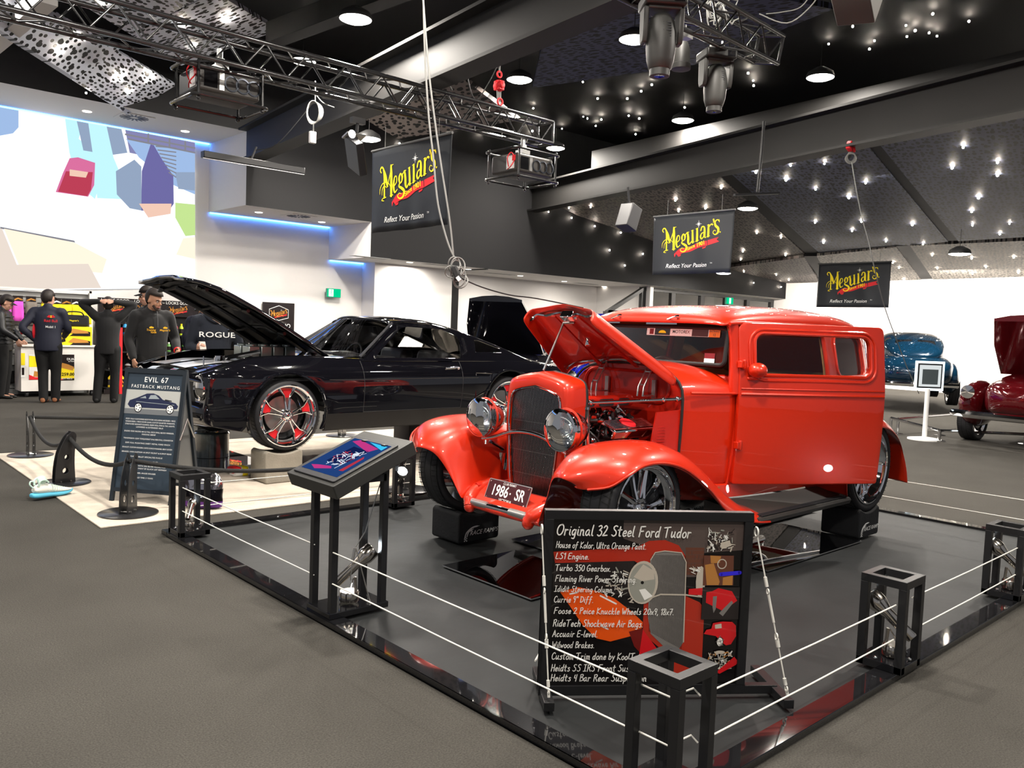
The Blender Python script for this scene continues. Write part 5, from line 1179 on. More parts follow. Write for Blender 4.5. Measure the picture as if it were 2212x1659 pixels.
mo = TOPL+[(7.40, .75), (7.34, .52)]+[(6.70, .48)]+ra+[(5.7, .47)]+[(4.1, .455)]+fa+[(3.05, .50), (2.86, .545), (2.80, .62), (2.83, .80)]
dline = [4.33, 5.53]
for s in (-1, 1):
    v_, f_ = panel(mo, [], .02, lambda x, y, d, s=s: mside(s, x, y, d), rng(2.9, 7.3, 22), [.55, .62, .7, .78, .86, .92, .97, 1.02, 1.06, 1.1], .003)
    b = MB(); b.add(v_, f_); b.build('body_side', M_bk, CP2, smooth=40)
    for q in (fa, ra):
        e = MB(); e.tube([mside(s, x, z, .008) for x, z in q], .014, 8); e.build('wheel_arch', M_bk, CP2)
    e = MB()
    for x in dline: e.tube([mside(s, x+(.04 if x > 5 else 0)*(z-.62), z, .0105) for z in rng(.62, 1.10, 8)], .003, 4)
    e.tube([mside(s, x, .615, .0105) for x in rng(4.33, 5.53, 10)], .003, 4); e.build('door_gap', M_plastic, CP2)
    e = MB(); e.tube([mside(s, x, .93+.0*(x-4), .006) for x in rng(3.95, 5.75, 20)], .006, 6); e.build('body_crease', M_bk, CP2)
    b = MB(); b.loft([[mside(s, x, .61, .012), mside(s, x, .46, .02), mside(s, x, .445, -.02), mside(s, x, .6, -.05)] for x in rng(3.93, 5.83, 14)]); b.build('rocker_panel', mat('satin black paint', (.012, .012, .012), .35), CP2, smooth=50)
    e = MB(); c = mside(s, 5.40, 1.03, .02); e.bar(c-V((.07, 0, 0)), c+V((.09, 0, .01)), .022, .018); e.sph(c+V((.1, 0, 0)), .02, 10, 8); e.build('door_handle', M_chrome, CP2, bevel=.004)
# side scoop
e = MB(); h = [(5.72, .98), (5.95, .97), (5.90, .80), (5.72, .72)]; e.tube([mside(-1, x, z, .008) for x, z in h], .012, 8, closed=True); e.build('side_scoop', M_bk, CP2)
# fender tops, cowl, deck
def strip_top(s):
    rows = []
    for x, z in [(p.x, p.y) for p in spline([(a, c, 0) for a, c in TOPL], 3)]:
        p = mside(s, x, z, .008); wi = interp([(2.8, .60), (3.1, .69), (4.1, .70), (4.36, .74), (7.4, .70)], x); rows.append([p, V((x, My(s, (abs(p.y-mc)+wi)/2), z+.012)), V((x, My(s, wi), z+.012))])
    b = MB(); b.grid(rows); b.build('fender_top', M_bk, CP2, sub=1)
for s in (-1, 1): strip_top(s)
b = MB(); b.grid([[V((x-.12*(1-(u/.75)**2), mc+u, z)) for u in rng(-.75, .75, 10)] for x, z in ((4.05, 1.12), (4.2, 1.135), (4.36, 1.14), (4.5, 1.12))]); b.build('cowl', M_bk, CP2)
b = MB(); b.grid([[V((x, mc+u, z+.02*(1-(u/.72)**2))) for u in rng(-.72, .72, 8)] for x, z in ((6.6, 1.11), (6.9, 1.045), (7.2, 1.005), (7.40, .985), (7.42, .95), (7.40, .60))]); b.build('trunk_deck', M_bk, CP2, smooth=50)
# nose
rows = []
for x, z in ((2.98, 1.03), (2.84, 1.005), (2.765, .965), (2.74, .93)): rows.append([V((x+.05*(abs(u)/.80)**3, mc+u, z-.02*(u/.8)**2)) for u in rng(-.80, .80, 16)])
b = MB(); b.grid(rows); b.build('nose_panel', M_bk, CP2, sub=1, solid=.02)
b = MB(); b.grid([[V((x+.07*(abs(u)/.82)**3, mc+u, z)) for u in rng(-.82, .82, 14)] for x, z in ((2.80, .73), (2.755, .70), (2.75, .62), (2.77, .56), (2.85, .54))]); b.build('front_valance', M_bk, CP2, sub=1, solid=.02)
b = MB(); b.grid([[V((2.88, mc+u, z)) for u in rng(-.72, .72, 4)] for z in (.70, .96)]); b.build('grille', M_plastic, CP2, smooth=None)
for s in (-1, 1):
    b = MB(); b.loft([[V((2.82+.0, My(s, .58), .72)), V((2.83, My(s, .83), .72)), V((2.84, My(s, .83), .96)), V((2.83, My(s, .58), .97))], [V((2.95, My(s, .58), .72)), V((2.95, My(s, .83), .72)), V((2.95, My(s, .83), .96)), V((2.95, My(s, .58), .97))]]); b.build('headlight_bezel', M_bk, CP2, bevel=.015)
    c = V((2.812, My(s, .705), .862)); ax = V((-1, 0, 0))
    b = MB(); b.lathe([(.108, -.01), (.11, .01), (.098, .014), (.092, .0)], c, ax, 32); b.build('headlight_ring', M_chrome, CP2)
    b = MB(); b.lathe([(.094, .0), (.07, -.03), (.03, -.05), (0, -.055)], c, ax, 28); b.build('headlight_reflector', M_lens, CP2)
    b = MB(); b.lathe([(.094, .004), (.05, .02), (0, .025)], c, ax, 28); b.build('headlight_lens', M_glass, CP2)
# radiator cover with pale stripes, hood pins
b = MB(); b.grid([[V((x, mc+u, z+.015*(1-(u/.68)**2))) for u in rng(-.68, .68, 8)] for x, z in ((2.86, 1.012), (3.1, 1.045), (3.28, 1.05))]); b.build('radiator_cover', M_bk, CP2, solid=.01)
M_stripe = mat('silver stripe', srgb(205, 205, 210), .3, coat=.6)
b = MB()
for u0, u1 in ((-.42, -.06), (.06, .42)): b.grid([[V((x, mc+u, z+.017*(1-(u/.68)**2)+.004)) for u in rng(u0, u1, 4)] for x, z in ((2.80, 1.004), (2.86, 1.014), (3.1, 1.047), (3.28, 1.052))])
b.build('bonnet_stripe', M_stripe, CP2)
b = MB()
for u in (-.45, .45): b.cyl((2.95, mc+u, 1.03), (2.95, mc+u, 1.12), .006, n=8)
b.build('hood_pin', M_chrome, CP2)
# engine bay
b = MB(); b.span((3.2, mc-.62, .70), (4.05, mc+.62, .90)); b.build('engine_tray', M_plastic, CP2, smooth=None)
b = MB(); b.span((3.50, mc-.28, .90), (4.0, mc+.28, 1.08)); b.build('engine', mat('cast engine', (.25, .26, .25), .4, metal=.8), CP2, bevel=.03)
b = MB()
for k in range(4):
    for s in (-1, 1): b.span((3.50+.125*k, My(s, .02), 1.08), (3.50+.125*k+.11, My(s, .17), 1.205)); b.cyl((3.555+.125*k, My(s, .095), 1.2), (3.555+.125*k, My(s, .095), 1.225), .05, n=16)
b.build('injector_stack', mat('cast alloy', (.5, .55, .52), .35, metal=.9), CP2, bevel=.008)
b = MB(); b.cyl((3.18, mc-.25, 1.06), (3.18, mc-.25, 1.10), .05, n=20); b.cyl((3.18, mc-.25, 1.10), (3.18, mc-.25, 1.115), .042, n=20); b.tube([(3.2, mc-.1, 1.07), (3.55, mc-.3, 1.16)], .02, 8); b.tube([(3.75, mc-.5, 1.06), (4.0, mc-.3, 1.15)], .02, 8); b.sph((4.0, mc-.45, 1.12), .05, 12, 8); b.tube(spline([V((3.3, mc-.3, 1.03)), V((3.4, mc-.42, 1.1)), V((3.6, mc-.45, 1.03))], 5), .02, 8); b.build('engine_pipe', M_chrome, CP2)
# raised hood
HA = rad(31.8); hp = V((4.05, 0, 1.145))
def hdP(x, u, z):
    a, c = x-hp.x, z-hp.z; return V((hp.x+a*cos(HA)+c*sin(HA), mc+u, hp.z+c*cos(HA)-a*sin(HA)))
hz_ = lambda x: interp([(2.60, 1.0), (2.68, 1.045), (2.85, 1.085), (3.1, 1.118), (3.4, 1.137), (3.75, 1.15), (4.05, 1.145)], x)
def hsec(x, o=0., e=0.):
    w = interp([(2.60, .60), (2.85, .66), (4.05, .70)], x)-e; r = []
    for u in rng(-1, 1, 12):
        z = hz_(x)+.03*(1-u*u)+o+(.02 if abs(u) < .34 else 0); r.append(hdP(x, u*w, z))
    return r
b = MB(); b.grid([hsec(x) for x in (2.60, 2.64, 2.72, 2.85, 3.0, 3.2, 3.4, 3.6, 3.8, 4.05)]); b.build('hood', M_bk, CP2, solid=.03, smooth=50, off=-1)
b = MB(); b.grid([hsec(x, -.036, .05) for x in rng(2.72, 3.98, 8)]); b.build('hood_inner', M_bku, CP2)
b = MB()
for x in (2.80, 3.2, 3.6): b.tube(hsec(x, -.05, .08), .018, 6)
for u in (-.45, 0, .45): b.tube([hdP(x, u, hz_(x)-.04) for x in rng(2.75, 3.95, 8)], .02, 6)
b.build('hood_brace', M_bku, CP2)
b = MB(); b.grid([[hdP(x, u*.2, hz_(x)+.05+z) for u, z in ((-1, 0), (-.9, .05), (0, .065), (.9, .05), (1, 0))] for x in (3.1, 3.14, 3.5, 3.8)]); b.build('hood_scoop', M_bk, CP2)
# greenhouse
def mgh(s, x, z, d=0.):
    w = .80-.225*((z-1.10)/.36)**.95 if z > 1.10 else .80; return V((x, My(s, w+d), z))
go = [(4.36, 1.10), (4.86, 1.47), (5.0, 1.492), (5.3, 1.482), (5.6, 1.425), (5.9, 1.345), (6.25, 1.235), (6.6, 1.10)]
gw = [(4.50, 1.128), (4.93, 1.43), (5.02, 1.445), (5.45, 1.432), (5.63, 1.36), (5.66, 1.30), (5.60, 1.128)]; gq = [(5.82, 1.19), (5.86, 1.325), (5.92, 1.325), (6.20, 1.235), (6.20, 1.19)]
for s in (-1, 1):
    v_, f_ = panel(go, [gw, gq], .02, lambda x, y, d, s=s: mgh(s, x, y, d), rng(4.5, 6.5, 8), [1.2, 1.3, 1.4], .003)
    b = MB(); b.add(v_, f_); b.build('cabin_side', M_bk, CP2, smooth=40)
    for h, nm in ((gw, 'door_glass'), (gq, 'quarter_glass')):
        e = MB(); e.add([mgh(s, x, z, 0) for x, z in h], [tuple(range(len(h)))]); e.build(nm, M_glass, CP2, smooth=None)
    e = MB(); e.tube([mgh(s, 4.37, 1.13, .02), mgh(s, 4.87, 1.475, .02), mgh(s, 5.0, 1.495, .015), mgh(s, 5.35, 1.48, .015)], .008, 6); e.build('rain_gutter', M_bk, CP2)
    e = MB(); c = mgh(s, 4.62, 1.13, .08)
def mroof(x, w, ze, zt): return [V((x, mc-w*(abs(cos(a))**.7)*(1 if cos(a) > 0 else -1), ze+(zt-ze)*max(sin(a), 0)**.8)) for a in rng(0, pi, 14)]
b = MB(); b.grid([mroof(*q) for q in ((4.80, .565, 1.455, 1.505), (4.85, .568, 1.47, 1.53), (5.0, .565, 1.488, 1.550), (5.3, .57, 1.478, 1.540), (5.6, .60, 1.42, 1.480), (5.9, .655, 1.335, 1.40), (6.25, .71, 1.225, 1.29), (6.6, .76, 1.10, 1.165), (6.95, .76, 1.03, 1.075))]); b.build('roof', M_bk, CP2, sub=1, solid=.02)
wsp = lambda u, t: V((4.36-.13*(1-(u)**2)+.50*t-.0*t, mc+u*(.745-.20*t), 1.13+.345*t+.05*t*(1-u*u)))
b = MB(); b.grid([[wsp(u, t) for u in rng(-1, 1, 12)] for t in rng(0, 1, 6)]); b.build('windshield', M_glass, CP2)
b = MB(); b.tube([wsp(u, 0) for u in rng(-1, 1, 12)], .010, 6); b.tube([wsp(u, 1) for u in rng(-1, 1, 12)], .012, 6)
for u in (-1, 1): b.tube([wsp(u, t) for t in rng(0, 1, 6)], .016, 8)
b.build('windshield_trim', mat('grey trim', (.10, .10, .11), .25, metal=.8), CP2)
b = MB(); c = wsp(.05, .82)+V((.10, 0, -.04)); b.box(c, (.03, .24, .065)); b.cyl(c+V((0, 0, .03)), c+V((.0, 0, .09)), .008, n=8); b.build('rear_view_mirror', M_chrome, CP2, bevel=.012)
b = MB(); b.box((4.62, mc, 1.08), (.4, 1.40, .12)); b.sph((4.45, mc-.35, 1.13), (.12, .2, .05), 14, 8); b.build('dashboard', M_bki, CP2, bevel=.03)
for y in (mc-.36, mc+.36):
    b = MB(); b.box((5.25, y, .85), (.5, .5, .2)); b.box((5.52, y, .98), (.16, .48, .42), Mx.Rotation(rad(14), 3, 'Y')); b.build('seat', M_bki, CP2, bevel=.05, seg=3)
b = MB(); b.torus((4.95, mc+.36, 1.08), (-.9, 0, .42), .17, .012, 28, 8); b.build('steering_wheel', M_bki, CP2)
b = MB(); b.span((4.3, mc-.78, .55), (6.6, mc+.78, .6)); b.build('floor_pan', M_bki, CP2, smooth=None)
for x, s in ((3.55, -1), (6.22, -1), (3.55, 1), (6.22, 1)):
    r, z = (.318, .61) if x < 5 else (.325, .605)
    wheel(V((x, My(s, .765), z)), s, r, .245, .268, 'rail', parent=CP2, dish=.035, red=True)
e = MB()
for x in (3.55, 6.22): e.box((x-.13, mc-.66, .66), (.07, .05, .2), Mx.Rotation(rad(-20), 3, 'Y'))
e.build('brake_caliper', mat('grey caliper', (.5, .5, .5), .4), CP2, bevel=.01)
e = MB(); e.add([V((3.445-.0*p[0], mc-.69, .66))+V((p[1]*.35+p[0]*.94*0, 0, p[0]))+V((p[0]*.35, 0, 0)) for p in text('VARI', .05, .004)[0]], text('VARI', .05, .004)[1]); e.build('caliper_lettering', M_plastic, CP2, smooth=None)
# ================================================================ PEOPLE
def remesh(b, voxel=.011, sm=3):
    me = bpy.data.meshes.new('tmp'); me.from_pydata([tuple(p) for p in b.v], [], b.f); me.validate(); fix(me)
    o = bpy.data.objects.new('tmp', me); COL.objects.link(o)
    md = o.modifiers.new('r', 'REMESH'); md.mode = 'VOXEL'; md.voxel_size = voxel; md.use_smooth_shade = True
    ms = o.modifiers.new('s', 'SMOOTH'); ms.factor = .5; ms.iterations = sm
    bpy.context.view_layer.update(); dg = bpy.context.evaluated_depsgraph_get()
    out = bpy.data.meshes.new_from_object(o.evaluated_get(dg)); bpy.data.objects.remove(o); bpy.data.meshes.remove(me)
    out.shade_smooth(); return out
def obj_of(name, me, m, parent):
    me.name = name; me.materials.clear(); me.materials.append(m); o = bpy.data.objects.new(name, me); COL.objects.link(o); put(o, parent); return o
def limb(b, pts, rs, n=12):
    q = spline([V((*p, r)) for p, r in zip(pts, rs)], 5); b.tube([V(p[:3]) for p in q], [p[3] for p in q], n)
    for p, r in ((pts[0], rs[0]), (pts[-1], rs[-1])): b.sph(p, r, 12, 8)
def hand(b, wrist, d, up, curl=.5, s=1.):
    """palm, four fingers and a thumb; d along the hand, up out of the back of the hand"""
    d = V(d).normalized(); up = (V(up)-d*V(up).dot(d)).normalized(); sd = d.cross(up)*s; w = V(wrist)
    b.loft([[w+d*l+sd*(a*ww)+up*(c*t) for a, c in ((-1, -.6), (0, -1), (1, -.6), (1, .6), (0, 1), (-1, .6))] for l, ww, t in ((0, .026, .020), (.04, .038, .018), (.085, .041, .014))])
    for k, (u, L) in enumerate(((-.031, .062), (-.011, .074), (.010, .070), (.030, .055))):
        p = w+d*.082+sd*u; q = p+(d*cos(curl*.6)-up*sin(curl*.6))*L*.45; r = q+(d*cos(curl*1.6)-up*sin(curl*1.6))*L*.32; e = r+(d*cos(curl*2.4)-up*sin(curl*2.4))*L*.25
        b.tube([p-d*.02, p, q, r, e], [.0095, .0095, .0088, .0082, .007], 8)
    p = w+d*.03-sd*.032; b.tube([w+d*.015-sd*.02, p, p+d*.032-sd*.022-up*.008, p+d*.062-sd*.024-up*.02*curl*2], [.013, .013, .011, .009], 8)
def person(name, label, loc, rot, P, cl, hair, cap=None, skin=(.50, .27, .19), H=1.78, face=True, extra=None):
    """P: joint overrides in the figure's own frame (front is -y, left hand side +x, 1.78 m tall)"""
    J = dict(hip=.095, knee_l=(.11, -.02, .50), ank_l=(.12, .02, .085), knee_r=(-.11, -.02, .50), ank_r=(-.12, .02, .085), hipz=.92, sh=(.195, .0, 1.44), el_l=(.27, .03, 1.16), wr_l=(.27, -.10, .92), el_r=(-.27, .03, 1.16), wr_r=(-.27, -.10, .92),
             neck=(0, .01, 1.49), head=(0, -.015, 1.645), hrot=(0, 0, 0), lean=0., hd_l=(0, -.3, -1), hu_l=(1, 0, 0), hd_r=(0, -.3, -1), hu_r=(-1, 0, 0), curl=.6, belly=1.)
    J.update(P); t = thing(name, label, 'person', loc, rot, 'people in the hall', local=True); t.scale = (H/1.78,)*3
    Ms = mat('skin %.2f' % skin[0], skin, .5, spec=.3); lean = J['lean']
    L = lambda p: V((p[0], p[1]-lean*max(0, p[2]-.95), p[2]))
    shl, shr = L(J['sh']), L((-J['sh'][0], J['sh'][1], J['sh'][2])); hc = L(J['head']); nk = L(J['neck'])
    Rh = Mx.Rotation(J['hrot'][2], 3, 'Z') @ Mx.Rotation(J['hrot'][0], 3, 'X') @ Mx.Rotation(J['hrot'][1], 3, 'Y'); hd = lambda x, y, z: hc+Rh @ V((x, y, z))
    b = MB()   # ---- body, one skin
    b.sph(hc+Rh @ V((0, .012, .03)), (.076, .096, .102), 18, 14, Rh); b.sph(hd(0, -.022, -.045), (.058, .068, .075), 16, 12, Rh); b.sph(hd(0, -.045, -.085), (.036, .036, .032), 12, 8, Rh)
    b.sph(hd(0, -.08, .022), (.055, .02, .012), 12, 8, Rh); b.tube([hd(0, -.082, .02), hd(0, -.100, -.012), hd(0, -.108, -.028)], [.009, .011, .014], 8); b.sph(hd(0, -.095, -.032), (.019, .012, .010), 10, 8, Rh)
    b.sph(hd(0, -.084, -.062), (.026, .012, .012), 10, 8, Rh)
    for s in (-1, 1): b.sph(hd(s*.079, .008, -.01), (.009, .02, .032), 10, 8, Rh); b.sph(hd(s*.036, -.068, -.03), (.022, .018, .02), 10, 8, Rh)
    limb(b, [hd(0, .01, -.07), (hd(0, .01, -.07)+nk)/2, nk, L((0, .01, 1.40))], [.054, .055, .058, .09])
    for z, wx, wy in ((.92, .155, .105), (1.05, .14, .10), (1.2, .155, .105), (1.34, .165, .105)): b.sph(L((0, 0, z)), (wx, wy, .11), 18, 10)
    for s, sh, el, wr, kn, an, hdv, hu in ((1, shl, L(J['el_l']), L(J['wr_l']), J['knee_l'], J['ank_l'], J['hd_l'], J['hu_l']), (-1, shr, L(J['el_r']), L(J['wr_r']), J['knee_r'], J['ank_r'], J['hd_r'], J['hu_r'])):
        limb(b, [L((s*.09, 0, 1.41)), sh, sh.lerp(el, .5), el, el.lerp(wr, .45), wr], [.06, .055, .047, .040, .038, .027])
        hip = V((s*J['hip'], 0, J['hipz']-.02)); kn = V(kn); an = V(an)
        limb(b, [hip, hip.lerp(kn, .5), kn, kn.lerp(an, .4), an], [.088, .076, .056, .052, .037])
        b.sph(an+V((0, -.05, -.045)), (.04, .11, .035), 12, 8); hand(b, wr, hdv, hu, J['curl'], -s)
    obj_of('body', remesh(b, .0095, 2), Ms, t)
    # ---- trousers, top, shoes
    b = MB()
    b.sph((0, 0, .93), (.175, .128, .12), 18, 10)
    for s, kn, an in ((1, J['knee_l'], J['ank_l']), (-1, J['knee_r'], J['ank_r'])):
        hip = V((s*J['hip'], 0, J['hipz']-.02)); kn = V(kn); an = V(an); limb(b, [hip, hip.lerp(kn, .5), kn, kn.lerp(an, .45), an+V((0, 0, -.02))], [.115, .098, .078, .074, .068])
    obj_of('trousers', remesh(b, .014, 3), cl['trousers'], t)
    b = MB(); bl = J['belly']
    b.loft([[L((wx*bl*cos(q), wy*bl*sin(q), z)) for q in rng(0, 2*pi, 24)[:-1]] for z, wx, wy in [tuple(v) for v in spline([(.82, .178, .135), (.90, .185, .14), (1.0, .180, .14), (1.1, .178, .136), (1.2, .188, .134), (1.3, .198, .130), (1.40, .180, .112), (1.46, .12, .085)], 5)]])
    limb(b, [L((-.13, .0, 1.435)), L((0, .02, 1.475)), L((.13, .0, 1.435))], [.075, .07, .075]); limb(b, [L((0, .015, 1.46)), L((0, .012, 1.525))], [.078, .068])
    for s, sh, el, wr in ((1, shl, L(J['el_l']), L(J['wr_l'])), (-1, shr, L(J['el_r']), L(J['wr_r']))):
        limb(b, [L((s*.11, 0, 1.40)), sh, sh.lerp(el, .5), el, el.lerp(wr, .5), wr.lerp(el, .08)], [.085, .078, .068, .060, .054, .044])
    top = obj_of('jacket', remesh(b, .013, 3), cl['top'], t)
    for s, an in ((1, J['ank_l']), (-1, J['ank_r'])):
        b = MB(); a = V(an); rows = []
        for y, w, h in ((.07, .03, .08), (.05, .04, .10), (0, .043, .10), (-.06, .045, .075), (-.12, .05, .055), (-.17, .042, .045), (-.195, .015, .03)): rows.append([V((a.x+w*cos(q), a.y+y, max(.004, .0+h*(.5+.5*sin(q))))) for q in rng(0, 2*pi, 12)[:-1]])
        b.loft(rows); b.build('shoe', cl['shoes'], t, sub=1)
    if hair:
        b = MB(); rows = []
        for a in rng(0, pi, 10):
            rows.append([hd(.083*sin(a)*cos(q)*1.0, .012+.104*sin(a)*sin(q), .034+.112*cos(a)) for q in rng(0, 2*pi, 20)[:-1]])
        keep = MB(); keep.grid(rows, closed=True); fs = []
        for f in keep.f:
            c = sum((keep.v[i] for i in f), V())/len(f); l = Rh.transposed() @ (c-hc)
            if l.z > .055 or (l.y > -.01 and l.z > -.02 and l.y > .0) or (l.y > .05 and l.z > -.065): fs.append(f)
        keep.f = fs; keep.i = [0]*len(fs); keep.build('hair', hair, t, solid=.012, off=1)
    if cap:
        b = MB(); b.sph(hd(0, .012, .055), (.090, .110, .085), 20, 10, Rh); 
        keep = MB(); keep.v = b.v; keep.f = [f for f in b.f if all((Rh.transposed() @ (b.v[i]-hc)).z > .035 for i in f)]; keep.i = [0]*len(keep.f)
        ck = keep.build('cap', cap, t, solid=.004)
        b = MB(); b.grid([[hd(x*.075, -.07-(.085*sq)*(1-(x*.8)**2)-.012, .045-.02*sq-.012*x*x) for x in rng(-1, 1, 8)] for sq in rng(0, 1, 4)]); b.build('cap_peak', cap, ck, solid=.005)
    if face:
        b = MB()
        for s in (-1, 1): b.sph(hd(s*.031, -.083, .002), (.012, .007, .0065), 10, 8, Rh)
        ey_ = b.build('eyes', mat('eye white', (.75, .72, .70), .3), t)
        b = MB()
        for s in (-1, 1): b.sph(hd(s*.031, -.0885, .001), (.0055, .003, .0055), 8, 6, Rh)
        b.build('iris', mat('iris', (.03, .02, .015), .2), ey_)
        b = MB()
        for s in (-1, 1): b.tube([hd(s*.015, -.093, .022), hd(s*.033, -.096, .028), hd(s*.053, -.082, .022)], .005, 6)
        b.build('eyebrow', hair or M_plastic, t)
        b = MB(); b.tube(spline([hd(-.024, -.086, -.062), hd(-.008, -.097, -.058), hd(.008, -.097, -.058), hd(.024, -.086, -.062)], 4), .005, 6); b.tube(spline([hd(-.02, -.088, -.066), hd(0, -.098, -.068), hd(.02, -.088, -.066)], 4), .0055, 6); b.build('lips', mat('lips', (.36, .14, .11), .5), t)
    return t, top, L, hd
M_navy = mat('navy softshell', srgb(24, 27, 44), .7); M_blk = mat('black cotton', srgb(16, 16, 18), .85, sheen=.1); M_blk2 = mat('black trousers', srgb(13, 13, 14), .85); M_hood = mat('navy hoodie', srgb(26, 31, 42), .85); M_puff = mat('black puffer', srgb(20, 22, 26), .45)
M_hair = mat('dark hair', srgb(32, 24, 20), .6); M_cap = mat('black cap', srgb(18, 18, 18), .8); M_shoeb = mat('black shoe', srgb(14, 14, 14), .5); M_shoet = mat('tan suede shoe', srgb(150, 98, 66), .7)
C0 = dict(top=M_blk, trousers=M_blk2, shoes=M_shoeb)
def base(px, py, depth=None):
    if depth is None: p = G(px, py); return (p.x, p.y, 0)
    p = DP(px, 800, depth); return (p.x, p.y, 0)
face_cam = lambda l: math.atan2(-l[0], l[1])+pi if False else math.atan2(l[0], -l[1])
def facing(l, turn):     # rotation so that -y looks at the camera, then turned by 'turn' degrees to its own left
    return math.atan2(-l[0], l[1])+0*pi+rad(turn)
def decal(b, me, o, ex, ey, mi=0): b.mesh2(me, o, ex, ey, mi)
# man in navy team jacket, back to the camera, hand on hip
l = base(104, 869); t, top, L, hd = person('person', 'man in navy team jacket with red side panels, back to camera at the white counter', l, facing(l, 165), dict(ank_l=(.05, .06, .085), knee_l=(.08, -.02, .50), ank_r=(-.09, -.06, .085), knee_r=(-.10, -.05, .50), el_l=(.33, .13, 1.18), wr_l=(.17, .02, .98), hd_l=(-.6, -.5, -.3), el_r=(-.27, -.06, 1.18), wr_r=(-.16, -.28, 1.05), hd_r=(.2, -1, 0), hrot=(.1, 0, -.5), belly=1.08), dict(top=M_navy, trousers=M_blk2, shoes=M_shoet), M_hair, M_cap, H=1.80)
b = MB()
b.add([(.13+.055*cos(a), .12+.02*sin(a), 1.12+.14*sin(a)) for a in rng(0, 2*pi, 16)[:-1]], [tuple(range(16))])
b = MB(); 
for s in (1,):
    b.sph((.185, .02, 1.12), (.028, .10, .14), 14, 10); b.sph((.345, .10, 1.14), (.03, .035, .07), 12, 8)
b.build('red_panel', mat('red cloth', srgb(200, 24, 40), .7), t)
b = MB(); o = V((.02, .158, 1.36)); exx, eyy = V((-1, 0, 0)), V((0, -.05, 1))
b.mesh2(xf2(text('Red Bull', .058, .012), 1, 1, .10, -.06), o, exx, eyy, 0); b.flat([(.04, .0), (.075, .035), (.10, .012), (.09, -.012)], o, exx, eyy, 0); b.flat([(.165, .0), (.13, .035), (.105, .012), (.115, -.012)], o, exx, eyy, 0); b.flat(circ(.1025, .008, .02, 12), o-V((0, .001, 0)), exx, eyy, 1)
b.mesh2(xf2(text('Mobil 1', .05, .008), 1, 1, .10, -.155), o, exx, eyy, 2)
b.build('printed_logo', [M_redp, M_yellow, M_white], t, smooth=None)
# man with both hands clasped behind his head
l = base(232, 870); person('person', 'man in black with hands clasped on his head right of the counter', l, facing(l, 172), dict(ank_l=(-.16*-1, .02, .085), knee_l=(.13, -.02, .50), ank_r=(-.10, 0, .085), el_l=(.40, -.02, 1.66), wr_l=(.10, .09, 1.70), el_r=(-.40, -.02, 1.66), wr_r=(-.10, .09, 1.70), sh=(.195, .01, 1.46), hd_l=(-1, .25, .1), hu_l=(0, .6, .6), hd_r=(1, .25, .1), hu_r=(0, .6, .6), head=(0, -.02, 1.63), hrot=(.15, 0, .2), curl=.3), C0, M_hair, None, H=1.74)
# staff member with yellow chest badges, looking down at the coupe
l = base(328, 0, 10.3); t, top, L, hd = person('person', 'dark haired man in black zip top with yellow chest badges under the hood tip', l, facing(l, 25), dict(hrot=(.28, 0, .35), head=(0, -.05, 1.63), el_l=(.29, .0, 1.16), wr_l=(.22, -.20, 1.02), hd_l=(-.2, -1, -.2), curl=.9), C0, M_hair, None, skin=(.42, .22, .14), H=1.80)
b = MB()
for x, s_ in ((-.085, 'Training'), (.085, "Meguiar's")):
    o = V((x, -.152, 1.27)); b.mesh2(xf2(text(s_, .034, .008, .2), 1, 1, 0, 0), o, (1, 0, 0), (0, 0, 1), 0); b.flat([(-.02, .02), (.03, .02), (.035, .035), (0, .045), (-.02, .035)], o, (1, 0, 0), (0, 0, 1), 0)
    if x < 0: b.mesh2(xf2(text('TEAM', .028, .008), 1, 1, .03, -.03), o, (1, 0, 0), (0, 0, 1), 0)
b.build('chest_badge', mat('yellow stitching', srgb(235, 175, 25), .6), t, smooth=None)
b = MB(); b.tube([hd(.055, -.05, -.05), hd(.03, -.082, -.09), hd(0, -.09, -.098), hd(-.03, -.082, -.09), hd(-.055, -.05, -.05)], .014, 8); b.build('beard', mat('stubble', srgb(52, 38, 32), .8), t)
b = MB(); b.torus(L((.222, -.195, 1.03)), (-.2, -1, -.3), .033, .012, 16, 8); b.build('wrist_band', M_redp, t)
b = MB(); b.tube([L((0, -.125, 1.50)), L((0, -.145, 1.40)), L((0, -.152, 1.30))], .004, 6); b.build('zip', M_steel, t)
# man in cap behind him
l = base(319, 0, 11.6); person('person', 'man in black cap looking left, mostly hidden behind the dark haired staff member', l, facing(l, -70), dict(hrot=(.1, 0, 0)), C0, M_hair, M_cap, H=1.86)
# hoodie man holding a phone
l = base(464, 0, 9.9); t, top, L, hd = person('person', 'man in navy ROGUE hoodie reading his phone under the raised hood', l, facing(l, 4), dict(hrot=(.32, 0, -.25), head=(0, -.055, 1.625), el_r=(-.28, .06, 1.12), wr_r=(-.20, -.20, 1.10), hd_r=(.35, -.8, .25), hu_r=(-.5, -.2, -.6), el_l=(.28, .05, 1.14), wr_l=(.27, -.05, .90), curl=1.0), dict(top=M_hood, trousers=M_blk2, shoes=M_shoeb), M_hair, None, skin=(.52, .30, .22), H=1.76)
b = MB(); me = text('ROGUE', .088, .012, 0, 1.05, sx=1.35); b.add([V((p[0]+.01, -.150-.012*(1-(p[0]/.19)**2)-.002, 1.275+p[1])) for p in me[0]], me[1]); b.build('chest_lettering', M_white, t, smooth=None)
b = MB(); b.tube(spline([L((-.10, -.03, 1.50)), L((-.09, .08, 1.47)), L((0, .13, 1.45)), L((.09, .08, 1.47)), L((.10, -.03, 1.50)), L((.05, -.10, 1.46)), L((0, -.115, 1.44)), L((-.05, -.10, 1.46))], 4, True), .034, 8, closed=True); b.build('hood_collar', M_hood, t)
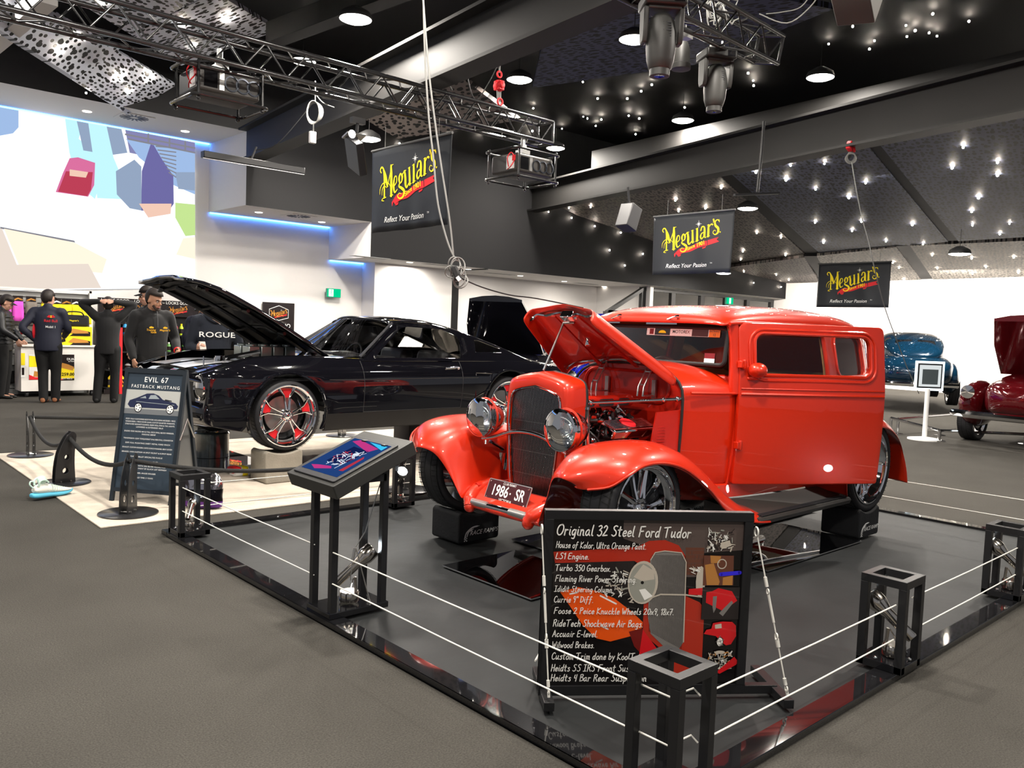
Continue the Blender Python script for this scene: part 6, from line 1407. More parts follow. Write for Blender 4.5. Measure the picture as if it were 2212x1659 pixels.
l2 = l; a = facing(l, 4); p = Mx.Rotation(a, 3, 'Z') @ V((-.155, -.285, 1.135)); k = 1.76/1.78
ph = thing('phone', 'pale smartphone held in the hand of the man in the navy hoodie', 'phone', V(l)+p*k)
b = MB(); q = V(l)+p*k; b.box(q, (.072, .009, .145), Mx.Rotation(a+.2, 3, 'Z') @ Mx.Rotation(rad(-35), 3, 'X')); b.build('case', mat('pale phone case', srgb(190, 180, 172), .35), ph, bevel=.003)
# capped man behind the hoodie man and the man cut by the left edge
l = base(438, 0, 12.2); person('person', 'man in black cap seen from behind beside the ROGUE hoodie man', l, facing(l, 150), dict(), dict(top=M_navy, trousers=M_blk2, shoes=M_shoeb), M_hair, M_cap, H=1.74)
l = base(8, 860); t, top, L, hd = person('person', 'man in black cap and puffer jacket cut off by the left picture edge', l, facing(l, 75), dict(hrot=(.35, 0, 0), head=(0, -.05, 1.63), el_l=(.27, -.06, 1.18), wr_l=(.2, -.24, 1.0), el_r=(-.27, -.06, 1.18), wr_r=(-.2, -.26, 1.02)), dict(top=M_puff, trousers=M_blk2, shoes=M_shoeb), M_hair, M_cap, H=1.72)
b = MB()
for z in rng(.95, 1.40, 7): b.lathe([(1, 0)], (0, 0, 0), (0, 0, 1), 3) if False else b.tube([L((.198*cos(q), .15*sin(q), z)) for q in rng(0, 2*pi, 24)[:-1]], .010, 6, closed=True)
b.build('quilting', M_puff, t)
# ================================================================ RETAIL STAND
M_cw = mat('white laminate', srgb(228, 224, 218), .5); M_grid = mat('grey slat wall', srgb(150, 150, 148), .6)
t = thing('display_counter', 'white display counter on castors with sale posters at the retail stand', 'counter', (3.95, 16.0, 0))
cx0, cx1, cy0, cy1 = 3.36, 4.58, 15.85, 16.3
b = MB(); b.span((cx0, cy0, .10), (cx1, cy1, .86)); b.build('cabinet', M_cw, t, bevel=.005)
b = MB(); b.span((cx0-.02, cy0-.03, .86), (cx1+.02, cy1, .89)); b.build('worktop', M_cw, t, bevel=.003)
for x in (cx0+.1, cx1-.1): b = MB(); b.cyl((x-.02, cy0+.08, .05), (x+.02, cy0+.08, .05), .05, n=14); b.build('castor', M_plastic, t)
def poster(x0, x1, z0, z1, nm, pts):
    b = MB(); o = (x0, cy0-.004, z0); W, H = x1-x0, z1-z0; d = 0
    mm = []
    for pl, m in pts:
        if m not in mm: mm.append(m)
        d += .0008; b.add([V((x0+W*p[0], cy0-.003-d, z0+H*p[1])) for p in pl], [tuple(range(len(pl)))], mm.index(m))
    return b, mm, d
Kb, Ko, Kw, Ky = mat('poster dark', srgb(28, 26, 24), .6), mat('poster ochre', srgb(190, 130, 50), .6), M_white, M_yellow
b, mm, d = poster(3.94, 4.18, .28, .73, 'p', [([(0, 0), (1, 0), (1, 1), (0, 1)], Kb), ([(0, .08), (1, .08), (1, .46), (0, .62)], Ky), ([(.05, .5), (.9, .38), (.98, .52), (.6, .62), (.2, .68)], Ko), ([(0, 0), (.3, .04), (0, .1)], M_redp), ([(.55, .72), (.95, .72), (.95, .92), (.55, .92)], Kb)])
for s_, x, z, sz, m in (('$259.00', 4.06, .385, .075, Kb), ('DUAL', 4.13, .65, .055, Kw), ('ACTION', 4.13, .61, .026, Kw), ('HOT PRICE', 4.06, .31, .035, Kw)):
    me = text(s_, sz, .012)
    if m not in mm: mm.append(m)
    b.add([V((x+p[0], cy0-.003-d-.002, z+p[1])) for p in me[0]], me[1], mm.index(m))
b.build('sale_poster', mm, t, smooth=None)
b, mm, d = poster(3.48, 3.70, .30, .73, 'p', [([(0, 0), (1, 0), (1, 1), (0, 1)], Kw), ([(0, .5), (1, .5), (1, .88), (0, .95)], Ky), ([(.3, .12), (.8, .1), (.8, .3), (.35, .34)], Ko), ([(0, 0), (1, 0), (1, .08), (.4, .1), (0, .2)], M_redp)]); b.build('sale_poster', mm, t, smooth=None)
b, mm, d = poster(3.36, 3.42, .34, .75, 'p', [([(0, 0), (1, 0), (1, 1), (0, 1)], Kw), ([(0, .5), (1, .5), (1, 1), (0, 1)], Ky), ([(.2, .1), (.8, .1), (.8, .4), (.2, .4)], Kb)]); b.build('sale_poster', mm, t, smooth=None)
# machine boxes and bag on the counter
for k, z in enumerate((.89, 1.055)):
    t = thing('polisher_box', ('lower', 'upper')[k]+' yellow polisher box stacked on the white counter', 'box', (4.24, 16.1, z), 0, 'polisher boxes on the counter')
    b = MB(); b.span((3.98, 15.93, z), (4.49, 16.26, z+.16)); b.build('carton', Ky, t, bevel=.004)
    b = MB(); f = 15.925
    b.add([V((3.95+.51*p[0], f, z+.16*p[1])) for p in ((.35, .0), (1, 0), (1, .45), (.8, .6), (.55, .5))], [(0, 1, 2, 3, 4)], 0); b.add([V((3.95+.51*p[0], f-.002, z+.16*p[1])) for p in ((.3, .35), (.45, .8), (.9, .55), (.95, .3), (.5, .25))], [(0, 1, 2, 3, 4)], 1); b.add([V((3.95+.51*p[0], f-.003, z+.16*p[1])) for p in ((.05, .5), (.2, .85), (.22, .4), (.1, .3))], [(0, 1, 2, 3)], 0); b.add([V((4.03+p[0], f-.004, z+.12+p[1])) for p in text("Meguiar's", .03, .005)[0]], text("Meguiar's", .03, .005)[1], 0)
    b.build('print', [Kb, Ko], t, smooth=None)
t = thing('tool_bag', 'black padded tool bag on top of the yellow polisher boxes', 'bag', (4.2, 16.1, 1.215))
b = MB(); b.span((4.0, 15.95, 1.216), (4.46, 16.25, 1.42)); b.build('body', M_blk, t, bevel=.05, seg=3, smooth=60)
b = MB(); b.tube(spline([V((4.05, 15.94, 1.40)), V((4.1, 15.92, 1.47)), V((4.3, 15.92, 1.47)), V((4.36, 15.94, 1.40))], 5), .012, 8); b.build('handle', M_blk, t)
b = MB(); me = text("Meguiar's", .04, .006); b.add([V((4.2+p[0], 15.944, 1.32+p[1])) for p in me[0]], me[1]); b.build('logo_print', M_yellow, t, smooth=None)
# hanging cloth rack
t = thing('cloth_rack', 'tall pale slat wall rack holding rows of packed cloths behind the counter', 'rack', (3.6, 16.5, 0))
b = MB(); b.span((2.2, 16.50, 0), (4.62, 16.56, 1.80)); b.build('slat_wall', M_grid, t, smooth=None)
b = MB(); b.span((2.2, 16.42, 1.82), (4.62, 16.5, 1.86)); b.span((4.58, 16.42, 0), (4.64, 16.5, 1.86)); b.build('frame', M_cw, t, smooth=None)
b = MB()
for z in rng(.1, 1.7, 16): b.span((2.2, 16.492, z), (4.6, 16.5, z+.012))
b.build('slat_groove', M_plastic, t, smooth=None)
Mpk = mat('pink cloth', srgb(222, 80, 196), .8); Myc = mat('yellow cloth', srgb(245, 222, 20), .8); Mgc = mat('grey cloth', srgb(120, 112, 104), .8)
def cloth_pack(x, y, z, m, lab, grp, w=.17):
    t = thing('cloth_pack', lab, 'cloth', (x, y, z), 0, grp)
    b = MB(); r = random.Random(int(x*991)); b.grid([[V((x+w*u, y-.03-r.uniform(0, .018), z-.34*v)) for u in rng(-.5, .5, 4)] for v in rng(0, 1, 4)]); b.build('cloth', m, t, solid=.05)
    b = MB(); b.box((x, y-.055, z+.02), (w*.9, .02, .15)); b.build('header_card', Kb, t)
    b = MB(); b.mesh2(ribbon([(-.06, .0), (0, .03), (.06, .01)], .025), (x, y-.068, z+.02), (1, 0, 0), (0, 0, 1)); b.build('card_print', (M_white, Ko)[int(x*7) % 2], t, smooth=None)
for k, x in enumerate(rng(2.66, 3.42, 4)): cloth_pack(x, 16.40, 1.62, Mpk, 'pink microfibre pack, %s from the left on the top row' % ('first', 'second', 'third', 'fourth', 'fifth')[k] if k else 'pink microfibre pack at the left end of the top row', 'pink microfibre packs')
cloth_pack(3.62, 16.40, 1.62, Mgc, 'grey microfibre pack between pink and yellow packs', 'grey microfibre packs')
for k, x in enumerate(rng(3.86, 4.50, 4)): cloth_pack(x, 16.40, 1.60, Myc, 'yellow microfibre pack, '+('left end of the yellow row', 'second in the yellow row', 'middle of the yellow row', 'fourth in the yellow row', 'right end of the yellow row beside the man with raised arms')[k], 'yellow microfibre packs')
rn = random.Random(77)
for r_, z in enumerate((1.12, .82, .52, .22)):
    for k, x in enumerate(rng(2.5, 3.3, 5)):
        o = MB(); h = rn.uniform(.12, .2); o.box((x+rn.uniform(-.02, .02), 16.40, z+h/2), (.11, .08, h)); q = tag(o.build('boxed_accessory', rn.choice([Kb, Mgc, Ko, M_blk, Kw]), bevel=.008), 'small boxed car care accessory hanging on the pale slat wall', 'box', 'boxed accessories on the slat wall')
# black gondola with bottles
t = thing('product_gondola', 'black product shelving with red uprights and LOOKS GOOD header boards behind the people', 'shelving', (6.2, 16.5, 0))
b = MB(); b.span((4.75, 16.55, 0), (7.7, 16.62, 1.50)); b.build('back_panel', M_blackwall, t, smooth=None)
b = MB(); b.span((4.75, 16.50, 1.45), (7.7, 16.54, 1.76)); HB = b.build('header_board', Kb, t, smooth=None)
for k, x in enumerate(rng(5.05, 7.4, 4)):
    b = MB(); me = text('- LOOKS GOOD -', .075, .003); b.add([V((x+p[0], 16.495, 1.715+p[1])) for p in me[0]], me[1], 0); put_logo(b, (x-.19, 16.495, 1.49), (1, 0, 0), (0, 0, 1), .36, (1, 2, 1, 0), .001); b.build('header_print', [M_white, mat('gold print', srgb(225, 150, 50), .6), M_redp], HB, smooth=None)
for x in (5.0, 5.72, 6.45, 7.2): b = MB(); b.span((x, 16.08, 0), (x+.05, 16.14, 1.28)); b.span((x, 16.08, 1.22), (x+.05, 16.5, 1.28)); b.build('upright', M_redp, t, smooth=None)
shz = (.12, .45, .78, 1.10)
for z in shz: b = MB(); b.span((4.8, 16.12, z-.025), (7.65, 16.54, z)); b.build('shelf', M_black, t, smooth=None)
b = MB(); b.span((4.75, 16.10, 0), (7.7, 16.14, .09)); b.build('kick_board', Kb, t, smooth=None)
b = MB(); put_logo(b, (5.02, 16.095, .12), (1, 0, 0), (0, 0, 1), .36, (0, 1, 0, 2), .001); me = text('Legendary Car Care', .05, .004); b.add([V((5.3+p[0], 16.09, .06+p[1])) for p in me[0]], me[1], 2); b.build('kick_print', [mat('gold print', srgb(225, 150, 50), .6), M_redp, M_white], t, smooth=None)
def make_bottle(mb_, mc_, h, r):
    t = thing('bottle', 'x', 'bottle', local=True); b = MB(); b.lathe([(0, 0), (r, 0), (r, h*.68), (r*.45, h*.84), (r*.4, h*.86)], (0, 0, 0), (0, 0, 1), 14); b.build('vessel', mb_, t)
    b = MB(); b.cyl((0, 0, h*.85), (0, 0, h), r*.5, n=10); b.build('lid', mc_, t); b = MB(); b.lathe([(r*1.02, h*.15), (r*1.02, h*.55)], (0, 0, 0), (0, 0, 1), 14); b.build('label_band', Kb, t); return t
kinds = [('blue', make_bottle(mat('blue bottle', srgb(30, 150, 215), .4), M_plastic, .22, .04)), ('lime', make_bottle(mat('lime bottle', srgb(190, 215, 40), .4), Ky, .22, .036)), ('orange', make_bottle(mat('orange bottle', srgb(240, 90, 40), .4), mat('red cap', srgb(220, 60, 30), .5), .2, .05)), ('maroon', make_bottle(mat('maroon bottle', srgb(110, 16, 36), .4), M_plastic, .22, .038)), ('green', make_bottle(mat('green bottle', srgb(90, 150, 70), .4), Kw, .18, .04)), ('yellow', make_bottle(mat('yellow jug', srgb(240, 205, 30), .4), Kb, .26, .06)), ('grey', make_bottle(mat('grey tin', srgb(150, 150, 150), .4), Kb, .12, .05))]
used = set(); rows_ = {1.10: ['blue']*8+['maroon']*3+['lime']*4+['orange']*6+['lime']*3, .78: ['maroon']*5+['green']*6+['yellow']*4+['green']*4, .45: ['grey']*6+['green']*5+['maroon']*5+['blue']*4, .12: ['yellow']*5+['maroon']*6+['grey']*6}
KD = dict(kinds); sn = {1.10: 'top', .78: 'second', .45: 'third', .12: 'lowest'}
for z, ks in rows_.items():
    for k, kd in enumerate(ks):
        x = 4.9+2.68*k/(len(ks)-1); o = KD[kd] if kd not in used else dup(KD[kd], (0, 0, 0)); used.add(kd)
        o.location = (x, 16.2+.04*(k % 2), z+.001); o['label'] = '%s car care bottle standing on the %s shelf of the black gondola' % (kd, sn[z]); o['group'] = '%s bottles on the %s shelf' % (kd, sn[z])
# nano sign, hanging jacket
t = thing('wall_poster', 'black poster with hexagon trade mark and NANO wording on the white wall', 'poster', (8.2, 16.95, 1.2))
q0, q1 = PY(568, 652, 16.93), PY(634, 770, 16.93)
b = MB(); b.span((q0.x, 16.93, q1.z-.6), (q1.x, 16.96, q0.z)); b.build('board', Kb, t, smooth=None)
W = q1.x-q0.x; b = MB(); cx_ = (q0.x+q1.x)/2; zt = q0.z
hx = [(cx_+W*a, zt-W*c) for a, c in ((-.30, .20), (0, .09), (.30, .20), (.30, .44), (0, .52), (-.30, .44))]
b.tube([V((x, 16.925, z)) for x, z in hx], .008, 4, closed=True, mi=2); put_logo(b, (cx_-W*.27, 16.924, zt-W*.46), (1, 0, 0), (0, 0, 1), W*.54, (0, 1, 0, 2), .001)
for s_, dz, sz in (('NANO', .68, .17), ('LAYER', .86, .17)): me = text(s_, W*sz, .012); b.add([V((cx_+W*.12+p[0], 16.922, zt-W*dz+p[1])) for p in me[0]], me[1], 2)
b.build('print', [mat('gold print', srgb(225, 150, 50), .6), M_redp, M_white], t, smooth=None)
# ================================================================ PROJECTION ON THE WALL
t = thing('projected_picture', 'large bright projected close up of a car tail light and tyre on the white wall', 'screen', (3, 16.95, 3.2))
px2 = lambda x, y: PY(x, y, 16.965)
def gl(n, c, s): return glow('projection '+n, srgb(*c), s)
PM = [gl('white', (246, 250, 255), 1.25), gl('sky', (165, 195, 238), .95), gl('cyan', (190, 240, 250), 1.1), gl('pink', (232, 120, 170), .9), gl('red', (205, 70, 95), .85), gl('violet', (128, 124, 190), .75), gl('mauve', (150, 150, 200), .8), gl('green', (200, 232, 150), 1.0), gl('warm', (250, 236, 214), 1.15), gl('beige', (238, 224, 212), 1.0), gl('grey', (165, 185, 215), .8), gl('peach', (245, 205, 185), 1.0), gl('line', (150, 150, 160), .8)]
b = MB(); dd = [0]
def pj(pts, mi):
    dd[0] += .0006; b.add([px2(*p)-V((0, dd[0], 0)) for p in pts], [tuple(range(len(pts)))], mi)
xr = 421
pj([(-320, 160), (xr, 306), (xr, 622), (-320, 632)], 0)
pj([(0, 222), (40, 230), (40, 275), (28, 288), (0, 293), (-320, 270), (-320, 160)], 1); pj([(140, 252), (180, 262), (170, 300), (205, 328), (222, 380), (205, 430), (170, 400), (150, 330)], 2)
pj([(165, 258), (262, 278), (275, 330), (240, 335), (180, 325)], 10); pj([(190, 262), (230, 272), (245, 340), (270, 400), (262, 430), (210, 428), (200, 330)], 2)
pj([(270, 278), (421, 308), (421, 360), (280, 330)], 6); pj([(272, 300), (421, 330), (421, 420), (375, 400), (300, 340)], 1); pj([(378, 372), (421, 372), (421, 412), (385, 408)], 10)
for x0, y0, x1, y1 in ((270, 290, 421, 320), (276, 300, 421, 330), (320, 288, 320, 310), (366, 298, 366, 320), (400, 305, 400, 326)):
    dd[0] += .0006; me = [px2(x0, y0), px2(x1, y1)]; b.tube([me[0]-V((0, dd[0], 0)), me[1]-V((0, dd[0], 0))], .018, 5, mi=12)
pj([(250, 370), (290, 345), (305, 360), (306, 455), (280, 450), (252, 420)], 10); pj([(325, 312), (332, 314), (350, 345), (374, 380), (375, 440), (365, 455), (305, 455), (306, 370)], 5); pj([(300, 440), (370, 440), (368, 462), (320, 470)], 11)
for k in range(8):
    dd[0] += .0004; b.tube([px2(336+4*k, 316+8*k)-V((0, dd[0], 0)), px2(380, 320+9*k)-V((0, dd[0], 0))], .012, 5, mi=12)
pj([(150, 342), (168, 340), (205, 352), (203, 400), (190, 425), (120, 415), (135, 375)], 3); pj([(142, 370), (200, 372), (196, 410), (188, 424), (125, 414)], 4); pj([(150, 366), (190, 372), (185, 384), (150, 380)], 11)
pj([(378, 438), (421, 442), (421, 508), (400, 510), (378, 470)], 7); pj([(0, 490), (160, 520), (162, 524), (0, 494)], 12); pj([(8, 494), (160, 524), (230, 560), (220, 590), (40, 572)], 8); pj([(-320, 500), (4, 494), (36, 572), (190, 570), (218, 622), (-320, 632)], 9); pj([(395, 515), (421, 512), (421, 560), (380, 550)], 8)
for k in range(len(PM)): pass
b.build('picture', PM, t, smooth=None)
# ================================================================ PENDANTS AND SMALL LIGHTS
M_lamp = glow('lamp disc', (1, .93, .82), 45, light=False)
M_lampshell = mat('lamp housing', (.03, .03, .03), .5)
PEND = [(768, 41, 70), (655, 132, 54), (797, 300, 50), (1122, 172, 55), (1370, 85, 66), (1475, 260, 47), (1772, 167, 58), (1200, 320, 40), (1900, 370, 51), (1615, 450, 43), (2073, 548, 44), (1563, 590, 31)]
PP = [DP(x, y, CF*.42/w) for x, y, w in PEND]
def make_pendant():
    t = thing('pendant_light', 'x', 'light', local=True)
    b = MB(); b.lathe([(0, .16), (.07, .15), (.19, .08), (.215, .02), (.215, -.005), (.2, -.005)], (0, 0, 0), (0, 0, 1), 32); b.build('housing', M_lampshell, t)
    b = MB(); b.lathe([(.205, -.006), (.15, -.03), (0, -.04)], (0, 0, 0), (0, 0, 1), 32); b.build('diffuser', M_lamp, t)
    b = MB(); b.cyl((0, 0, .15), (0, 0, .5), .006, n=6); b.build('rod', M_lampshell, t)
    return t
LB = ['round pendant lamp glowing at top left centre of the dark ceiling', 'round pendant lamp seen through the projector truss', 'round pendant lamp behind the barn door light left of the largest banner', 'round pendant lamp beside the red chain hoist', 'round pendant lamp half hidden by the left moving head light', 'round pendant lamp below left of the single moving head light', 'round pendant lamp right of the moving head lights near the truss end', 'round pendant lamp just above the far projector', 'round pendant lamp under the beam right of the coiled grey cable', 'round pendant lamp beneath the black T shaped hanger', 'round pendant lamp lowest at the far right', 'small far round pendant lamp beside the middle banner']
pe = make_pendant()
for k, p in enumerate(PP):
    o = pe if k == 0 else dup(pe, p)
    o.location = p; o['label'] = LB[k]; o['group'] = 'round pendant lamps'
M_star = glow('star lamp', (1, .88, .74), 260, light=False)
STc = [(1274, 113), (1188, 129), (1384, 138), (1259, 177), (1385, 197), (1355, 213), (1152, 234), (1291, 213), (1260, 252), (1269, 256), (1299, 258), (1358, 250), (1381, 256), (1214, 278), (1287, 272), (974, 278), (863, 310), (1040, 289), (1728, 17), (1878, 39), (1842, 57), (1957, 55), (1977, 66), (1959, 79), (2007, 71), (2024, 78), (2015, 30), (2093, 46), (1889, 88), (1878, 106), (1790, 95), (1616, 158), (1627, 174), (1628, 185), (1408, 183), (1479, 232), (1373, 290), (720, 44), (670, 62), (728, 40), (1143, 268), (1150, 283)]
ST1 = [(1953, 297), (2081, 314), (2057, 359), (2155, 347), (2155, 375), (1781, 350), (1698, 386), (1708, 354), (1762, 406), (1834, 424), (1870, 392), (1633, 369), (2114, 424), (2099, 454), (2181, 480), (2101, 484), (2160, 503), (1761, 478), (1861, 476), (1971, 483), (1635, 501), (1687, 511), (1779, 522), (1914, 519), (1994, 525), (1605, 541), (1697, 549), (1600, 559), (1841, 496), (1371, 409), (1459, 430), (1558, 403), (1524, 447), (1466, 454), (1341, 500), (1317, 538), (1389, 546), (1350, 571), (1185, 455), (1276, 445), (1235, 468), (1229, 447), (1285, 486)]
ST2 = [(2014, 549), (2099, 556), (2190, 554), (2025, 578), (2130, 575), (2101, 589), (2200, 587), (1607, 585), (1677, 592), (1628, 609), (1687, 618), (1754, 619), (1704, 603), (1942, 577), (1953, 602), (1929, 565)]
STl = [(183, 82), (132, 109), (262, 168), (330, 165), (186, 198), (279, 197), (360, 215)]
STl2 = [(224, 5), (397, 53), (495, 42), (417, 97)]
n_l = (A[1]-A[0]).cross(A[3]-A[0]).normalized(); n_m = (B[1]-B[0]).cross(B[3]-B[0]).normalized()
sp = []
for x, y in STc:
    p = G(x, y, 6.52); sp.append((p if p.y < YB-.1 else PY(x, y, YB-.06), 'plain dark ceiling'))
for x, y in ST1:
    p = t1(x, y); sp.append(((p if p.y < YB-.1 else PY(x, y, YB-.06))-V((0, 0, .03)), 'dark perforated panels above the right hall'))
for x, y in ST2:
    p = t2(x, y); sp.append(((p if p.y < YB-.1 else PY(x, y, YB-.06))-V((0, 0, .03)), 'grey perforated panels near the far white wall'))
for x, y in STl: sp.append((PLN(x, y, A[0], n_l)-V((0, 0, .02)), 'pale perforated panel over the projection'))
for x, y in STl2: sp.append((PLN(x, y, B[0], n_m)-V((0, 0, .02)), 'pale perforated panel above the truss'))
rs = random.Random(9)
for _ in range(34): sp.append((V((rs.uniform(-3, 11), rs.uniform(-5, 5), 6.52)), 'plain dark ceiling'))
b = MB(); b.sph((0, 0, 0), .020, 8, 6); sm = b.build('star_light', M_star)
for k, (p, wv) in enumerate(sp):
    o = sm if k == 0 else sm.copy()
    if k: COL.objects.link(o)
    o.location = p; tag(o, 'tiny round star light glowing in the '+wv, 'light', 'star lights in the '+wv)
    d = (p-EYE).length; s = .75+.35*rs.random(); o.scale = (s, s, s)
# soffit downlights
M_dl = glow('downlight', (1, .90, .78), 9, light=False)
DLs = [(188, 241, 5.0), (400, 284, 5.0), (559, 459, 3.62), (695, 480, 3.62)]+[(x, y, 2.88) for x, y in ((813, 571), (885, 567), (939, 585), (1012, 582), (1050, 599), (1124, 596), (1144, 610), (1219, 608), (1230, 620), (1305, 619), (1308, 630), (1383, 627), (1461, 634))]
for k, (x, y, z) in enumerate(DLs):
    p = G(x, y, z-.004); b = MB(); b.lathe([(.075, 0), (.07, -.004), (0, -.002)], p, (0, 0, 1), 20)
    tag(b.build('downlight', M_dl), 'small round downlight in the %s white soffit' % ('upper' if z > 4 else 'middle' if z > 3 else 'lowest'), 'light', 'downlights in the %s soffit' % ('upper' if z > 4 else 'middle' if z > 3 else 'lowest'))
for k, (x, y, z) in enumerate(((290, 254, 5.0), (645, 467, 3.62))):
    p = G(x, y, z-.006); t = thing('air_diffuser', ('round slatted air diffuser in the upper soffit', 'round slatted air diffuser in the middle soffit')[k], 'vent', p)
    b = MB(); b.box(p, (.55, .55, .008)); b.build('plate', M_wall, t, smooth=None); b = MB()
    for q in range(18):
        a = 2*pi*q/18; b.bar(p+V((.07*cos(a), .07*sin(a), -.006)), p+V((.24*cos(a), .24*sin(a), -.006)), .03, .004, (0, 0, 1))
    b.build('slot', M_plastic, t, smooth=None)
for k, (x, y) in enumerate(((800, 556), (950, 573), (1080, 592), (1265, 613))):
    p = G(x, y, 2.876); b = MB(); b.box(p, (.9, .22, .006)); tag(b.build('ceiling_vent', M_grid, smooth=None), 'grey slot vent in the lowest soffit, '+('leftmost of four', 'second from the left', 'third from the left', 'rightmost of four')[k], 'vent', 'slot vents in the lowest soffit')
for nm, x, y, X_ in (('left', 720, 633, None), ('right', 1575, 650, 1)):
    c = PY(x, y, 16.85) if X_ is None else PY(x, y, 15.4); w_ = .36 if X_ is None else .40
    t = thing('exit_sign', 'green running man exit sign %s' % ('on the white recess wall behind the black coupe' if X_ is None else 'above the glazed partition'), 'sign', c)
    b = MB(); b.box(c, (w_, .06, w_*.55)); b.build('box', mat('exit housing', (.05, .3, .2), .5), t, bevel=.005)
    b = MB(); f = c-V((0, .033, 0)); hh = w_*.26
    b.add([f+V((u*w_*.48, 0, v*hh)) for u, v in ((-1, -1), (1, -1), (1, 1), (-1, 1))], [(0, 1, 2, 3)], 0)
    xs_ = (-.8, -.1) if X_ is None else (-.25, .3)
    b.add([f+V((u*w_*.48, -.002, v*hh)) for u, v in ((xs_[0], -.85), (xs_[1], -.85), (xs_[1], .85), (xs_[0], .85))], [(0, 1, 2, 3)], 1)
    m = (xs_[0]+xs_[1])/2; man = [ribbon([(m, .45), (m+.02, .05), (m+.14, -.25), (m+.1, -.65)], .08), ribbon([(m+.02, .05), (m-.1, -.25), (m-.2, -.4)], .08), ribbon([(m-.18, .1), (m-.05, .35), (m+.1, .2), (m+.2, .25)], .06), (circ(m+.05, .62, .08, 10, .14), [tuple(range(10))])]
    for me in man: b.add([f+V((p[0]*w_*.48, -.004, p[1]*hh)) for p in me[0]], me[1], 0)
    b.build('face', [glow('exit green', srgb(0, 190, 130), 1.3), glow('exit white', srgb(230, 255, 240), 2.0)], t, smooth=None)
# ================================================================ TRUSSES, PROJECTORS, MOVING HEADS
M_truss = mat('black truss tube', (.02, .02, .021), .22, coat=.4)
def truss(name, label, p, q, s=.29, bays=10, m=M_truss, roll=0.):
    p, q = V(p), V(q); d = (q-p).normalized(); x, y, _ = frame_of(d); r = Mx.Rotation(roll, 3, d); x, y = r @ x, r @ y; h = s/2
    t = thing(name, label, 'truss', p); cs = [(x*a+y*c)*h for a, c in ((-1, -1), (1, -1), (1, 1), (-1, 1))]
    for c in cs: b = MB(); b.tube([p+c, q+c], .025, 10); b.build('chord', m, t)
    for k in range(4):
        b = MB(); c0, c1 = cs[k], cs[(k+1) % 4]
        for j in range(bays):
            a0, a1 = p.lerp(q, j/bays), p.lerp(q, (j+1)/bays); am = a0.lerp(a1, .5); b.tube([a0+c0, am+c1], .010, 6); b.tube([am+c1, a1+c0], .010, 6)
        for e_ in (p, q): b.tube([e_+c0, e_+c1], .018, 8)
        b.build('lacing', m, t, smooth=60)
    return t
ta, tb = DP(60, 3, 7.1), DP(1178, 290, 11.7); td = tb-ta
truss('lighting_truss', 'long black box truss carrying both projectors across the upper left ceiling', ta-td*.12, tb, bays=15)
ua, ub = DP(1420, -20, 7.4), DP(1660, 107, 9.3)
truss('lighting_truss', 'short black box truss end with moving head lights at the top of the hall', ua-(ub-ua)*.9, ub, bays=8, roll=.2)
M_pj = mat('projector shell', srgb(52, 49, 46), .5)
def projector(c, rz, label, sc=1.):
    t = thing('projector', label, 'projector', c, rz, 'caged projectors', local=True); t.scale = (sc,)*3
    b = MB(); b.box((0, 0, 0), (.66, .52, .25)); b.build('case', M_pj, t, bevel=.03, seg=3)
    for k in range(3):
        b = MB(); b.lathe([(.075, 0), (.08, .006), (.065, .008), (.06, -.01), (0, -.01)], (.02+.12*k, -.262, -.005), (0, -1, 0), 24); b.build('fan_grille', mat('fan steel', (.10, .11, .13), .3, metal=.9), t)
    b = MB(); b.span((-.27, -.264, -.08), (-.13, -.258, .08)); b.build('lens_window', M_blackg, t, smooth=None)
    b = MB(); b.span((-.11, -.264, -.09), (-.06, -.258, .09)); b.build('white_strip', M_alu, t, smooth=None)
    b = MB(); b.span((-.334, -.2, -.08), (-.328, -.05, .09)); b.build('label', M_white, t, smooth=None); b = MB(); b.span((-.336, -.22, .02), (-.33, -.16, .09)); b.build('orange_label', M_redp, t, smooth=None)
    for z in (.17, -.19):
        b = MB(); b.tube([V((p[0], p[1], z)) for p in rrect(-.40, -.33, .40, .33, .07)], .016, 8, closed=True); b.build('cage_hoop', M_truss, t)
    for sx in (-1, 1):
        for sy in (-1, 1):
            b = MB(); b.cyl((sx*.34, sy*.30, -.22), (sx*.34, sy*.30, .20), .014, n=8); b.sph((sx*.34, sy*.30, -.225), .022, 8, 6); b.sph((sx*.34, sy*.30, .2), .024, 8, 6); b.build('cage_leg', M_truss, t)
    b = MB(); b.cyl((0, 0, .13), (0, 0, .30), .05, n=16); b.box((0, 0, .20), (.14, .14, .05)); b.cyl((0, 0, .30), (0, 0, .40), .03, n=10); b.build('clamp', M_alu, t)
    b = MB(); b.tube(spline([V((-.34, -.1, -.05)), V((-.40, -.14, .05)), V((-.37, -.18, .12)), V((-.33, -.2, .04)), V((-.40, -.22, -.06)), V((-.36, -.1, -.09))], 5), .007, 6); b.build('red_lead', M_redp, t)
    return t
projector(DP(474, 190, 8.75), 0, 'caged grey projector hanging from the truss, nearer one at upper left')
projector(DP(1128, 362, 11.3), 0, 'caged grey projector hanging from the truss end, farther one', 1.0)
M_mh = mat('moving head grey', srgb(58, 58, 56), .5)
